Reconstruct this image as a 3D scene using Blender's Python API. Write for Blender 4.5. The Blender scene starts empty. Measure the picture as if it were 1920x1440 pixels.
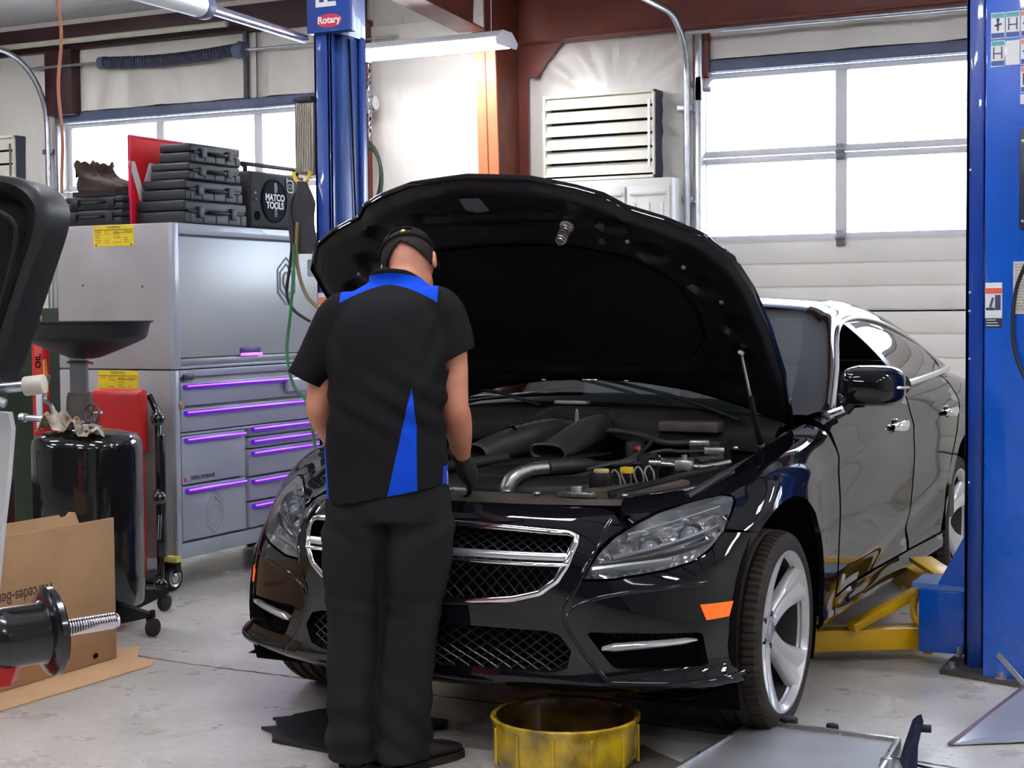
EXPOSURE=1.15; SKY=9.0; TUBE=34.0
import bpy, bmesh, math, random
from mathutils import Vector, Matrix
from mathutils.geometry import delaunay_2d_cdt
random.seed(7)
PI = math.pi
scene = bpy.context.scene
COL = scene.collection
V = Vector

# ------------------------------------------------------------ materials
def new_mat(name):
    m = bpy.data.materials.new(name); m.use_nodes = True
    nt = m.node_tree; b = nt.nodes['Principled BSDF']
    return m, nt, b
def setin(b, key, val):
    if key in b.inputs: b.inputs[key].default_value = val
MATS = {}
def M(name, col=(.5,.5,.5), rough=.5, metal=0, coat=0, spec=.5, noise=0, nscale=8, bump=0, bscale=40, rvar=0,
      emit=None, estr=0, trans=0, ior=1.45, alpha=1, col2=None, sss=0, dist=.002, detail=4, stretch=None):
    """procedural principled material: base colour broken up with noise, roughness variation and bump"""
    if name in MATS: return MATS[name]
    m, nt, b = new_mat(name)
    c = (*col, 1)
    b.inputs['Base Color'].default_value = c
    b.inputs['Roughness'].default_value = rough
    b.inputs['Metallic'].default_value = metal
    setin(b, 'Coat Weight', coat); setin(b, 'Coat Roughness', .03)
    setin(b, 'Specular IOR Level', spec); setin(b, 'IOR', ior)
    setin(b, 'Transmission Weight', trans)
    if sss: setin(b, 'Subsurface Weight', sss); setin(b, 'Subsurface Radius', (.02,.008,.004)); setin(b,'Subsurface Scale',.5)
    if emit: b.inputs['Emission Color'].default_value = (*emit, 1); b.inputs['Emission Strength'].default_value = estr
    m.diffuse_color = c
    tc = None
    def coords(scale):
        nonlocal tc
        if tc is None: tc = nt.nodes.new('ShaderNodeTexCoord')
        if stretch:
            mp = nt.nodes.new('ShaderNodeMapping'); mp.inputs['Scale'].default_value = stretch
            nt.links.new(tc.outputs['Object'], mp.inputs['Vector']); src = mp.outputs[0]
        else: src = tc.outputs['Object']
        n = nt.nodes.new('ShaderNodeTexNoise'); n.inputs['Scale'].default_value = scale
        n.inputs['Detail'].default_value = detail
        nt.links.new(src, n.inputs['Vector']); return n
    if noise or rvar:
        n = coords(nscale)
        if noise:
            mx = nt.nodes.new('ShaderNodeMix'); mx.data_type = 'RGBA'
            r = nt.nodes.new('ShaderNodeValToRGB')
            r.color_ramp.elements[0].position = .35; r.color_ramp.elements[1].position = .7
            nt.links.new(n.outputs[0], r.inputs[0]); nt.links.new(r.outputs[0], mx.inputs[0])
            c2 = col2 if col2 else tuple(x*(1-noise) for x in col)
            mx.inputs[6].default_value = c; mx.inputs[7].default_value = (*c2, 1)
            nt.links.new(mx.outputs[2], b.inputs['Base Color'])
        if rvar:
            mr = nt.nodes.new('ShaderNodeMapRange')
            mr.inputs['To Min'].default_value = max(0, rough-rvar); mr.inputs['To Max'].default_value = min(1, rough+rvar)
            nt.links.new(n.outputs[0], mr.inputs[0]); nt.links.new(mr.outputs[0], b.inputs['Roughness'])
    if bump:
        n = coords(bscale); bp = nt.nodes.new('ShaderNodeBump')
        bp.inputs['Strength'].default_value = bump; bp.inputs['Distance'].default_value = dist
        nt.links.new(n.outputs[0], bp.inputs['Height']); nt.links.new(bp.outputs[0], b.inputs['Normal'])
    MATS[name] = m
    return m

# ------------------------------------------------------------ mesh builder (world coordinates)
def frame(d):
    d = V(d).normalized(); a = V((0,0,1)) if abs(d.z) < .95 else V((1,0,0))
    x = d.cross(a).normalized(); return x, x.cross(d).normalized(), d
class MB:
    def __init__(s): s.v = []; s.f = []; s.mi = []; s.cur = 0
    def add(s, vs, fs, xf=None):
        o = len(s.v)
        s.v += [tuple(xf @ V(p)) if xf else tuple(p) for p in vs]
        for f in fs: s.f.append(tuple(i+o for i in f)); s.mi.append(s.cur)
        return s
    def box(s, x0,x1,y0,y1,z0,z1, bev=0, xf=None, seg=2):
        bm = bmesh.new(); bmesh.ops.create_cube(bm, size=1)
        for v in bm.verts: v.co = V(((x0+x1)/2+v.co.x*(x1-x0), (y0+y1)/2+v.co.y*(y1-y0), (z0+z1)/2+v.co.z*(z1-z0)))
        if bev:
            bev = min(bev, .49*min(abs(x1-x0),abs(y1-y0),abs(z1-z0)))
            bmesh.ops.bevel(bm, geom=bm.edges[:], offset=bev, segments=seg, affect='EDGES', profile=.5)
        s.frombm(bm, xf); return s
    def frombm(s, bm, xf=None):
        bm.verts.ensure_lookup_table(); bm.verts.index_update()
        s.add([v.co.copy() for v in bm.verts], [[v.index for v in f.verts] for f in bm.faces], xf); bm.free(); return s
    def obox(s, c, d, L, w, h, bev=0):
        """box centred at c, length L along d, w sideways, h up"""
        x,y,z = frame(d); m = Matrix((( d:=V(d).normalized()), x, y)).transposed().to_4x4(); m.translation = V(c)
        return s.box(-L/2,L/2,-w/2,w/2,-h/2,h/2,bev,m)
    def beam(s, p, q, w, h, bev=0):
        p=V(p);q=V(q); return s.obox((p+q)/2, q-p, (q-p).length, w, h, bev)
    def cyl(s, p, q, r0, r1=None, n=24, cap=True, bev=0):
        if r1 is None: r1 = r0
        p=V(p);q=V(q); x,y,d = frame(q-p)
        rings = [(p,r0),(q,r1)]
        if bev:
            L=(q-p).length; b=min(bev,L*.4,r0*.9,r1*.9)
            rings=[(p,r0-b),(p+d*b*.3,r0-b*.3),(p+d*b,r0),(q-d*b,r1),(q-d*b*.3,r1-b*.3),(q,r1-b)]
        return s.rings(rings, x, y, n, cap)
    def rings(s, rings, x, y, n=24, cap=True, closed=True):
        vs=[];fs=[]
        for c,r in rings:
            for i in range(n):
                a=2*PI*i/n; vs.append(c+x*(math.cos(a)*r)+y*(math.sin(a)*r))
        for k in range(len(rings)-1):
            for i in range(n):
                j=(i+1)%n; fs.append((k*n+i,k*n+j,(k+1)*n+j,(k+1)*n+i))
        if cap: fs.append(tuple(range(n))[::-1]); fs.append(tuple((len(rings)-1)*n+i for i in range(n)))
        return s.add(vs,fs)
    def lathe(s, c, prof, axis=(0,0,1), n=32, cap=False):
        """prof: list of (r, h) along axis from c"""
        x,y,d = frame(axis); c=V(c)
        return s.rings([(c+d*h, max(r,1e-4)) for r,h in prof], x, y, n, cap)
    def tube(s, pts, r, n=10, cap=True, sub=0, rad=None):
        pts=[V(p) for p in pts]
        if sub: 
            if rad: rad=[a[0] for a in catmull([(q,) for q in rad], sub, True)]
            pts=catmull(pts, sub)
        vs=[];fs=[]; t=(pts[1]-pts[0]).normalized(); x,y,_=frame(t)
        for k,p in enumerate(pts):
            t2=(pts[min(k+1,len(pts)-1)]-pts[max(k-1,0)])
            if t2.length>1e-9:
                t2.normalize(); q=t.rotation_difference(t2); x=q@x; y=q@y; t=t2
            rr=rad[k] if rad else r
            for i in range(n):
                a=2*PI*i/n; vs.append(p+x*(math.cos(a)*rr)+y*(math.sin(a)*rr))
        for k in range(len(pts)-1):
            for i in range(n):
                j=(i+1)%n; fs.append((k*n+i,k*n+j,(k+1)*n+j,(k+1)*n+i))
        if cap: fs.append(tuple(range(n))[::-1]); fs.append(tuple((len(pts)-1)*n+i for i in range(n)))
        return s.add(vs,fs)
    def sphere(s, c, r, sc=(1,1,1), n=16, xf=None):
        bm=bmesh.new(); bmesh.ops.create_uvsphere(bm,u_segments=n,v_segments=max(6,n*2//3),radius=1)
        for v in bm.verts: v.co=V((v.co.x*r*sc[0],v.co.y*r*sc[1],v.co.z*r*sc[2]))+V(c)
        return s.frombm(bm, xf)
    def grid(s, P, closeu=False, closev=False):
        """P[i][j] -> points"""
        nu=len(P); nv=len(P[0]); vs=[p for r in P for p in r]; fs=[]
        for i in range(nu if closeu else nu-1):
            for j in range(nv if closev else nv-1):
                a=i;b=(i+1)%nu;c=j;d=(j+1)%nv
                fs.append((a*nv+c,b*nv+c,b*nv+d,a*nv+d))
        return s.add(vs,fs)
    def loft(s, rings, cap=True):
        """rings: list of closed rings of points, all of one count"""
        n=len(rings[0]); s0=len(s.v)
        s.grid([list(r)+[] for r in rings], closev=True)
        if cap:
            s.f.append(tuple(s0+i for i in range(n))[::-1]); s.mi.append(s.cur)
            s.f.append(tuple(s0+(len(rings)-1)*n+i for i in range(n))); s.mi.append(s.cur)
        return s
    def prism(s, poly, d, xf=None):
        """extrude a planar polygon (3-D points) by the vector d"""
        n=len(poly); d=V(d); vs=[V(p) for p in poly]+[V(p)+d for p in poly]
        fs=[tuple(range(n))[::-1], tuple(range(n,2*n))]+[(i,(i+1)%n,(i+1)%n+n,i+n) for i in range(n)]
        return s.add(vs,fs,xf)
    def quad(s,*p): return s.add(list(p),[tuple(range(len(p)))])
    def build(s, name, mats, parent=None, smooth=True, angle=38, solid=0, offs=-1, sub=0):
        me=bpy.data.meshes.new(name); me.from_pydata([tuple(v) for v in s.v],[],s.f)
        if not isinstance(mats,(list,tuple)): mats=[mats]
        for m in mats: me.materials.append(m)
        me.polygons.foreach_set('material_index', s.mi)
        bm=bmesh.new(); bm.from_mesh(me)
        if not getattr(s,'keepn',False): bmesh.ops.recalc_face_normals(bm, faces=bm.faces)
        if smooth:
            for f in bm.faces: f.smooth=True
            ca=math.radians(angle)
            for e in bm.edges:
                if len(e.link_faces)==2:
                    if e.calc_face_angle(0)>ca: e.smooth=False
        bm.to_mesh(me); bm.free(); me.update()
        o=bpy.data.objects.new(name,me); COL.objects.link(o)
        if solid:
            md=o.modifiers.new('Solidify','SOLIDIFY'); md.thickness=solid; md.offset=offs
        if sub:
            md=o.modifiers.new('Subsurf','SUBSURF'); md.levels=sub; md.render_levels=sub
        attach(o,parent)
        return o
def world_of(p):
    m=Matrix.Translation(p.location) @ p.rotation_euler.to_matrix().to_4x4()
    return m
def attach(o,parent):
    if parent is not None:
        o.parent=parent
        if parent.type=='EMPTY' and parent.name not in LOCALS:
            o.matrix_parent_inverse=world_of(parent).inverted()
def thing(name,label,cat,loc=(0,0,0),rotz=0,group=None,local=False):
    o=bpy.data.objects.new(name,None); COL.objects.link(o)
    o.empty_display_size=.1; o.location=loc; o.rotation_euler=(0,0,rotz)
    o['label']=label; o['category']=cat
    if group: o['group']=group
    if local: LOCALS.add(o.name)
    return o
LOCALS=set()
def tag(o,label,cat,group=None):
    o['label']=label; o['category']=cat
    if group: o['group']=group
    return o
def struct(o): o['kind']='structure'; return o
def dup(root,loc=None,rot=None,label=None):
    r=root.copy(); COL.objects.link(r)
    if loc is not None: r.location=loc
    if rot is not None: r.rotation_euler=rot
    if label: r['label']=label
    for ch in list(root.children):
        c=ch.copy(); COL.objects.link(c); c.parent=r
        for g in list(ch.children):
            d=g.copy(); COL.objects.link(d); d.parent=c
    return r
def catmull(pts, sub, scalar=False, closed=False):
    P=[V(p) if not scalar else p for p in pts]; n=len(P); out=[]
    rng=range(n if closed else n-1)
    for i in rng:
        if closed: p0,p1,p2,p3=P[i-1],P[i],P[(i+1)%n],P[(i+2)%n]
        else: p0,p1,p2,p3=P[max(i-1,0)],P[i],P[i+1],P[min(i+2,n-1)]
        for k in range(sub):
            t=k/sub; a=-.5*t**3+t*t-.5*t; b=1.5*t**3-2.5*t*t+1; c=-1.5*t**3+2*t*t+.5*t; d=.5*t**3-.5*t*t
            if scalar: out.append(tuple(p0[j]*a+p1[j]*b+p2[j]*c+p3[j]*d for j in range(len(p1))))
            else: out.append(p0*a+p1*b+p2*c+p3*d)
    if not closed: out.append(P[-1])
    return out
def interp(x,tab):
    """piecewise linear table [(x,y),...]"""
    if x<=tab[0][0]: return tab[0][1]
    for (a,b),(c,d) in zip(tab,tab[1:]):
        if x<=c: return b+(d-b)*(x-a)/(c-a)
    return tab[-1][1]
def smooth_tab(x,tab):
    """catmull-rom through a table with uneven knots"""
    n=len(tab)
    if x<=tab[0][0]: return tab[0][1]
    if x>=tab[-1][0]: return tab[-1][1]
    for i in range(n-1):
        if x<=tab[i+1][0]: break
    x0,y0=tab[i];x1,y1=tab[i+1]; h=x1-x0; t=(x-x0)/h
    m0=(y1-tab[i-1][1])/(x1-tab[i-1][0]) if i>0 else (y1-y0)/h
    m1=(tab[i+2][1]-y0)/(tab[i+2][0]-x0) if i<n-2 else (y1-y0)/h
    return (2*t**3-3*t*t+1)*y0+(t**3-2*t*t+t)*h*m0+(-2*t**3+3*t*t)*y1+(t**3-t*t)*h*m1
def inside(p,poly):
    x,y=p; r=False; n=len(poly)
    for i in range(n):
        x1,y1=poly[i]; x2,y2=poly[i-1]
        if (y1>y)!=(y2>y) and x<(x2-x1)*(y-y1)/(y2-y1)+x1: r=not r
    return r
def segdist(p,a,b):
    px,py=p; ax,ay=a; bx,by=b; dx,dy=bx-ax,by-ay; L=dx*dx+dy*dy
    t=0 if L==0 else max(0,min(1,((px-ax)*dx+(py-ay)*dy)/L))
    return math.hypot(px-ax-t*dx,py-ay-t*dy)
def resample(poly, step, closed=True):
    out=[]; n=len(poly)
    for i in range(n if closed else n-1):
        a=poly[i]; b=poly[(i+1)%n]; L=math.hypot(b[0]-a[0],b[1]-a[1]); k=max(1,int(round(L/step)))
        for j in range(k): out.append((a[0]+(b[0]-a[0])*j/k,a[1]+(b[1]-a[1])*j/k))
    if not closed: out.append(poly[-1])
    return out
def round_poly(pts, r=.02, n=4):
    """round the corners of a 2-D polygon"""
    out=[]; N=len(pts)
    for i in range(N):
        a=V(pts[i-1]).to_2d(); b=V(pts[i]).to_2d(); c=V(pts[(i+1)%N]).to_2d()
        u=(a-b); v=(c-b); ru=min(r,u.length*.45); rv=min(r,v.length*.45)
        p=b+u.normalized()*ru; q=b+v.normalized()*rv
        for k in range(n+1):
            t=k/n; out.append(tuple((p*(1-t)+b*t)*(1-t)+(b*(1-t)+q*t)*t))
    return out
def patch2d(outer, holes=(), step=.03, fmap=None, mb=None, flip=False):
    """triangulate a 2-D outline with holes (interior grid points at step) and map it to 3-D"""
    mb=mb or MB()
    O=resample(outer,step); Hs=[resample(h,step) for h in holes]
    pts=list(O); faces=[]; edges=[]
    n=len(O); edges+=[(i,(i+1)%n) for i in range(n)]
    for h in Hs:
        o=len(pts); k=len(h); pts+=h; edges+=[(o+i,o+(i+1)%k) for i in range(k)]
    xs=[p[0] for p in O]; ys=[p[1] for p in O]
    segs=[(O[i],O[(i+1)%n]) for i in range(n)]+[(h[i],h[(i+1)%len(h)]) for h in Hs for i in range(len(h))]
    y=min(ys)+step/2; row=0
    while y<max(ys):
        x=min(xs)+step*(.25 if row%2 else .75)
        while x<max(xs):
            p=(x,y)
            if inside(p,O) and not any(inside(p,h) for h in Hs):
                if all(abs(a[0]-x)>step*1.5+abs(a[0]-b[0]) or segdist(p,a,b)>step*.45 for a,b in segs): pts.append(p)
            x+=step
        y+=step*.9; row+=1
    r=delaunay_2d_cdt([V((p[0],p[1])) for p in pts],edges,[],0,1e-7)
    vs=r[0]; fs=[]
    for f in r[2]:
        cx=sum(vs[i].x for i in f)/len(f); cy=sum(vs[i].y for i in f)/len(f)
        if inside((cx,cy),O) and not any(inside((cx,cy),h) for h in Hs): fs.append(tuple(f))
    mb.add([fmap(v.x,v.y) for v in vs],fs)
    return mb
def text_mesh(txt, size, extrude=.001, bold=0, shear=0, align='CENTER'):
    cu=bpy.data.curves.new('t','FONT'); cu.body=txt; cu.size=size; cu.extrude=extrude; cu.offset=bold; cu.shear=shear
    cu.align_x=align; cu.align_y='CENTER'
    o=bpy.data.objects.new('t',cu); COL.objects.link(o)
    dg=bpy.context.evaluated_depsgraph_get(); me=bpy.data.meshes.new_from_object(o.evaluated_get(dg))
    vs=[v.co.copy() for v in me.vertices]; fs=[tuple(p.vertices) for p in me.polygons]
    bpy.data.objects.remove(o); bpy.data.curves.remove(cu); bpy.data.meshes.remove(me)
    return vs,fs
def text_on(mb, txt, size, c, right, up, bold=0, shear=0, extrude=.001, sx=1, align='CENTER', roll=0):
    """lettering standing on a face: c centre, right/up directions of the writing"""
    vs,fs=text_mesh(txt,size,extrude,bold,shear,align)
    r=V(right).normalized(); u=V(up).normalized(); n=r.cross(u)
    if roll: q=Matrix.Rotation(roll,3,n); r=q@r; u=q@u
    mb.add([V(c)+r*(v.x*sx)+u*v.y+n*v.z for v in vs],fs); return mb
def apply_mods(o):
    dg=bpy.context.evaluated_depsgraph_get(); me=bpy.data.meshes.new_from_object(o.evaluated_get(dg))
    old=o.data; o.modifiers.clear(); o.data=me; me.name=o.name; return o
def relink(nt,a,b): nt.links.new(a,b)
# ============================================================ the building
YW=5.0                                   # inner face of the back wall
# ---- materials
def floor_mat():
    m,nt,b=new_mat('painted_concrete'); L=nt.links
    tc=nt.nodes.new('ShaderNodeTexCoord')
    def noise(sc,det=6,ro=.6,dist=0):
        n=nt.nodes.new('ShaderNodeTexNoise'); n.inputs['Scale'].default_value=sc; n.inputs['Detail'].default_value=det
        n.inputs['Roughness'].default_value=ro; n.inputs['Distortion'].default_value=dist; L.new(tc.outputs['Object'],n.inputs['Vector']); return n
    def ramp(src,p0,p1,c0,c1):
        r=nt.nodes.new('ShaderNodeValToRGB'); r.color_ramp.elements[0].position=p0; r.color_ramp.elements[1].position=p1
        r.color_ramp.elements[0].color=(*c0,1); r.color_ramp.elements[1].color=(*c1,1); L.new(src,r.inputs[0]); return r
    def mix(f,a,bb,mode='MIX'):
        x=nt.nodes.new('ShaderNodeMix'); x.data_type='RGBA'; x.blend_type=mode
        if isinstance(f,float): x.inputs[0].default_value=f
        else: L.new(f,x.inputs[0])
        for i,s in ((6,a),(7,bb)):
            if isinstance(s,tuple): x.inputs[i].default_value=(*s,1)
            else: L.new(s,x.inputs[i])
        return x.outputs[2]
    base=ramp(noise(1.6,5).outputs[0],.3,.75,(.46,.45,.43),(.68,.66,.61)).outputs[0]
    fine=ramp(noise(26,8,.75).outputs[0],.35,.7,(.82,.80,.76),(1,1,1)).outputs[0]
    c=mix(1.0,base,fine,'MULTIPLY')
    stain=ramp(noise(3.1,7,.65,.6).outputs[0],.58,.86,(0,0,0),(1,1,1)).outputs[0]
    c=mix(stain,c,(.26,.23,.19))
    # chips and dirt specks
    v=nt.nodes.new('ShaderNodeTexNoise'); v.inputs['Scale'].default_value=46; v.inputs['Detail'].default_value=2; v.inputs['Distortion'].default_value=.2
    L.new(tc.outputs['Object'],v.inputs['Vector'])
    sp=ramp(v.outputs[0],.655,.675,(0,0,0),(1,1,1)).outputs[0]
    zone=ramp(noise(1.3,3).outputs[0],.46,.66,(0,0,0),(1,1,1)).outputs[0]
    msk=mix(1.0,sp,zone,'MULTIPLY')
    c=mix(msk,c,(.07,.055,.045))
    L.new(c,b.inputs['Base Color'])
    rr=nt.nodes.new('ShaderNodeMapRange'); rr.inputs['To Min'].default_value=.18; rr.inputs['To Max'].default_value=.42
    L.new(noise(4,6).outputs[0],rr.inputs[0]); L.new(rr.outputs[0],b.inputs['Roughness'])
    bp=nt.nodes.new('ShaderNodeBump'); bp.inputs['Strength'].default_value=.25; bp.inputs['Distance'].default_value=.002
    L.new(noise(60,6).outputs[0],bp.inputs['Height']); L.new(bp.outputs[0],b.inputs['Normal'])
    return m
m_floor=floor_mat()
m_vinyl=M('wrinkled_vinyl_insulation',(.72,.69,.62),.38,noise=.10,nscale=2.5,bump=.9,bscale=3.2,dist=.035,detail=3,stretch=(1,1,.45))
m_vinyl_hi=M('vinyl_ceiling_insulation',(.78,.78,.78),.45,noise=.08,nscale=2,bump=.5,bscale=2,dist=.03)
m_redsteel=M('red_oxide_steel',(.155,.036,.022),.42,noise=.25,nscale=5,rvar=.1)
m_orange=M('lamplit_orange_steel',(.55,.135,.055),.45,noise=.15,nscale=4,rvar=.1)  # red steel of the inner flange, lamp light put into its colour
m_darkred=M('dark_red_steel',(.045,.013,.014),.5,noise=.3,nscale=5)
m_doorwhite=M('white_door_panel',(.80,.77,.69),.42,noise=.05,nscale=3,bump=.05,bscale=60)
m_doorframe=M('white_door_frame',(.72,.72,.72),.4,noise=.06,nscale=6)
def glassmat(name,tint,refl=.12,rough=.0):
    m=bpy.data.materials.new(name); m.use_nodes=True; nt=m.node_tree; nt.nodes.remove(nt.nodes['Principled BSDF'])
    out=nt.nodes['Material Output']; tr=nt.nodes.new('ShaderNodeBsdfTransparent'); tr.inputs[0].default_value=(*tint,1)
    gl=nt.nodes.new('ShaderNodeBsdfGlossy'); gl.inputs['Roughness'].default_value=rough; gl.inputs['Color'].default_value=(1,1,1,1)
    lw=nt.nodes.new('ShaderNodeLayerWeight'); lw.inputs['Blend'].default_value=.25
    mr=nt.nodes.new('ShaderNodeMapRange'); mr.inputs['To Min'].default_value=refl*.5; mr.inputs['To Max'].default_value=.95
    mx=nt.nodes.new('ShaderNodeMixShader'); nt.links.new(lw.outputs['Fresnel'],mr.inputs[0]); nt.links.new(mr.outputs[0],mx.inputs[0])
    nt.links.new(tr.outputs[0],mx.inputs[1]); nt.links.new(gl.outputs[0],mx.inputs[2]); nt.links.new(mx.outputs[0],out.inputs[0]); return m
m_glass=glassmat('window_glass',(.98,.99,1),.08)
m_galv=M('galvanised_steel',(.55,.57,.60),.32,metal=1,noise=.2,nscale=20,rvar=.1)
m_steelgrey=M('blue_grey_steel',(.10,.12,.19),.45,noise=.2,nscale=10)
m_pipe=M('cream_pipe',(.48,.47,.36),.4,noise=.15,nscale=8)

# ---- floor
o=MB().box(-11,9,-12,5.2,-.12,0).build('floor',m_floor,smooth=False); struct(o)
m_crack=M('dirty_joint',(.13,.065,.045),.9,noise=.5,nscale=50)
def crack(pts,w,name):
    mb=MB(); P=[]
    for (a,b) in zip(pts,pts[1:]):
        n=max(2,int(math.dist(a,b)/.03))
        for k in range(n): t=k/n; P.append((a[0]+(b[0]-a[0])*t+random.uniform(-.004,.004),a[1]+(b[1]-a[1])*t+random.uniform(-.004,.004)))
    P.append(pts[-1]); rows=[]
    for i,p in enumerate(P):
        ww=w*random.uniform(.35,1.1); rows.append([(p[0]-ww*.2,p[1]-ww,.0006),(p[0]+ww*.2,p[1]+ww,.0016),(p[0]+ww*.4,p[1]+ww*1.2,.0006)])
    mb.grid(rows); o=mb.build(name,m_crack,smooth=False); struct(o)
crack([(-3.2,.10),(-1.88,.02),(-1.52,-.02),(-.83,-.04),(.3,-.09),(1.2,-.15),(1.5,-.19),(2.4,-.24)],.006,'trim_1')

# ---- back wall with its two (and a third, out of frame) sectional doors
def ystack(mb,x0,x1,z0,z1): mb.box(x0,x1,YW,YW+.16,z0,z1)
DOORS=[(-6.65,-3.80),(-1.20,1.65),(4.2,7.05)]
DT=2.95
mb=MB(); xs=[-11]+[q for d in DOORS for q in d]+[9]
for i in range(0,len(xs),2): ystack(mb,xs[i],xs[i+1],0,4.2)
for d in DOORS: ystack(mb,d[0],d[1],DT,4.2)
wall=mb.build('wall_back',m_vinyl,smooth=False); struct(wall)
# seams of the insulation blanket
mb=MB()
for x in (-3.45,-2.2,-1.35,2.2,-5.0,-7.6): mb.box(x-.006,x+.006,YW-.012,YW,(DT+.02 if any(d[0]<x<d[1] for d in DOORS) else .0),3.5,.003)
struct(mb.build('trim_2',m_vinyl))
def wavy_sheet(x0,x1,z0,z1,fan,name):
    """slack insulation sheet hanging from the steel, with real folds"""
    nx=int((x1-x0)/.03); nz=int((z1-z0)/.03); P=[]
    for i in range(nx+1):
        r=[]
        for j in range(nz+1):
            x=x0+(x1-x0)*i/nx; z=z0+(z1-z0)*j/nz; a=math.atan2(z-fan[1],x-fan[0]); d=math.hypot(x-fan[0],z-fan[1])
            w=min(1,(x-x0)/.1,(x1-x)/.1,(z1-z)/.1)
            w=max(0,w)
            g_=min(1,d/.4); f=g_*g_*(.013*math.sin(a*17+1.3*math.sin(d*3))+.007*math.sin(a*29+2*d))+.012*math.sin(x*7+z*3)
            r.append((x,YW-.03-w*(.03+f),z))
        P.append(r)
    return struct(MB().grid(P).build(name,m_vinyl))
wavy_sheet(-2.33,-1.22,2.2,3.22,(-1.75,2.75),'trim_3')
wavy_sheet(-3.70,-2.62,0,3.45,(-2.9,-3),'trim_4')
wavy_sheet(-6.45,-4.72,3.01,3.5,(-5.9,4.2),'trim_5')
wavy_sheet(-4.66,-3.80,3.01,3.5,(-4.4,4.4),'trim_6')
wavy_sheet(-1.10,1.6,3.01,3.24,(.2,4.6),'trim_7')
wavy_sheet(-9,-6.72,0,3.5,(-8,5),'trim_8')

def sectional_door(n,x0,x1,panes=3):
    t=thing('door_%d'%n,'','',((x0+x1)/2,YW+.06,0)); del t['label']; del t['category']; struct(t)
    secH=.53; zt=DT-.02
    w=(x1-x0); pw=(w-.05*2-.075*(panes-1))/panes
    fr=MB(); gl=[]
    rows=[(2.42,2.89),(1.86,2.33)]
    yf0,yf1=YW+.03,YW+.075
    zedges=[zt,2.375,1.83]
    xsn=[x0]
    for k in range(panes):
        a=x0+.05+k*(pw+.075); gl.append((a,a+pw))
    # frames of the two glazed sections
    for (zb,ztp),(S0,S1) in zip(rows,((2.378,zt),(1.82,2.372))):
        fr.box(x0,x1,yf0,yf1,S0,zb,.004); fr.box(x0,x1,yf0,yf1,ztp,S1,.004)
        e=[x0]+[q for g in gl for q in g]+[x1]
        for k in range(0,len(e),2): fr.box(e[k],e[k+1],yf0,yf1,zb,ztp,.004)
    fr.build('window_frame',m_doorframe,t)
    for (zb,ztp) in rows:
        for a,b in gl: MB().box(a,b,YW+.05,YW+.056,zb,ztp).build('pane',m_glass,t,smooth=False)
    pn=MB(); z=1.815
    prof=[]
    while z>0.02:
        h=min(.45,z-.01); zz=z
        for k in range(3):
            a=zz-h*k/3; b=zz-h*(k+1)/3
            pn.box(x0,x1,YW+.035,YW+.07,b+.006,a-.006,.005)
        pn.box(x0,x1,YW+.045,YW+.07,z-h-.01,z+.004)
        z-=h+.004
    pn.build('door_panel',m_doorwhite,t)
    hg=MB()
    for a,b in zip(gl,gl[1:]):
        xm=(a[1]+b[0])/2
        for z in (2.375,1.825,1.36,.9,.45): hg.box(xm-.028,xm+.028,YW+.012,YW+.03,z-.05,z+.05,.004)
        for z in (2.375,1.825,1.36,.9): hg.cyl((xm-.03,YW+.012,z),(xm+.03,YW+.012,z),.01,n=10)
    hg.build('hinge',M('dull_hinge_steel',(.25,.25,.27),.4,metal=.8,noise=.3,nscale=60),t)
    MB().box(x0-.02,x1+.02,YW-.05,YW+.02,DT-.02,DT+.055,.004).build('top_angle',m_steelgrey,t)
    return t
d1=sectional_door(1,*DOORS[0]); d2=sectional_door(2,*DOORS[1]); d3=sectional_door(3,*DOORS[2])
# ---- door tracks: vertical rail, quarter bend and horizontal run into the room
def door_track(x,label,r=.38,side=1,zb=0):
    t=thing('door_track',label,'door track',(x,4.9,0))
    pts=[(x,4.88,zb+.02),(x,4.88,1.5),(x,4.88,2.85)]
    zc=2.9; yc=4.88-r
    for k in range(9):
        a=PI/2*k/8; pts.append((x,yc+r*math.cos(a),zc+r*math.sin(a)))
    pts+= [(x,4.0,zc+r+.01),(x,2.2,zc+r+.02)]
    MB().tube(pts,.022,n=12).build('rail',m_galv,t)
    mb=MB()
    mb.box(x-.07*side-.02,x-.07*side+.02,4.9,4.985,.02,2.9,.003); 
    for z in (.6,1.3,2.1,2.7): mb.box(x-.075,x+.03,4.895,4.985,z-.02,z+.02,.003)
    mb.build('jamb_angle',m_galv,t)
    return t
door_track(-1.23,'galvanised garage door track curving up beside the white louver, left of the big white door',side=-1)
door_track(-6.72,'galvanised garage door track curving up beside the left louver, at the far left door',r=.55,side=-1)
# counterbalance shaft and spring over the left door
t=thing('torsion_spring','long dark torsion spring on a shaft above the left garage door','door spring',(-5.4,4.85,3.36))
mb=MB(); pts=[]; n=1100
for i in range(n):
    u=i/(n-1); a=u*2*PI*46; x=-6.10+1.27*u; sag=-.025*math.sin(u*PI)
    pts.append((x,4.86+.036*math.cos(a),3.36+sag+.036*math.sin(a)))
mb.tube(pts,.0135,n=6).build('coil',M('spring_steel',(.045,.05,.085),.4,noise=.3,nscale=20),t)
MB().cyl((-6.9,4.86,3.37),(-3.4,4.86,3.34),.012,n=10).build('shaft',m_galv,t)
MB().cyl((-6.14,4.86,3.36),(-6.09,4.86,3.36),.05,n=16).build('spring_end_cap',m_steelgrey,t)
mb=MB(); mb.cyl((-4.83,4.86,3.35),(-4.74,4.86,3.35),.06,n=20,bev=.01); mb.box(-4.80,-4.77,4.84,4.90,3.30,3.42,.004)
mb.build('bearing_bracket',m_steelgrey,t)
t=thing('torsion_shaft','thin grey counterbalance shaft above the big white garage door','door shaft',(.2,4.85,3.3))
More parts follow.
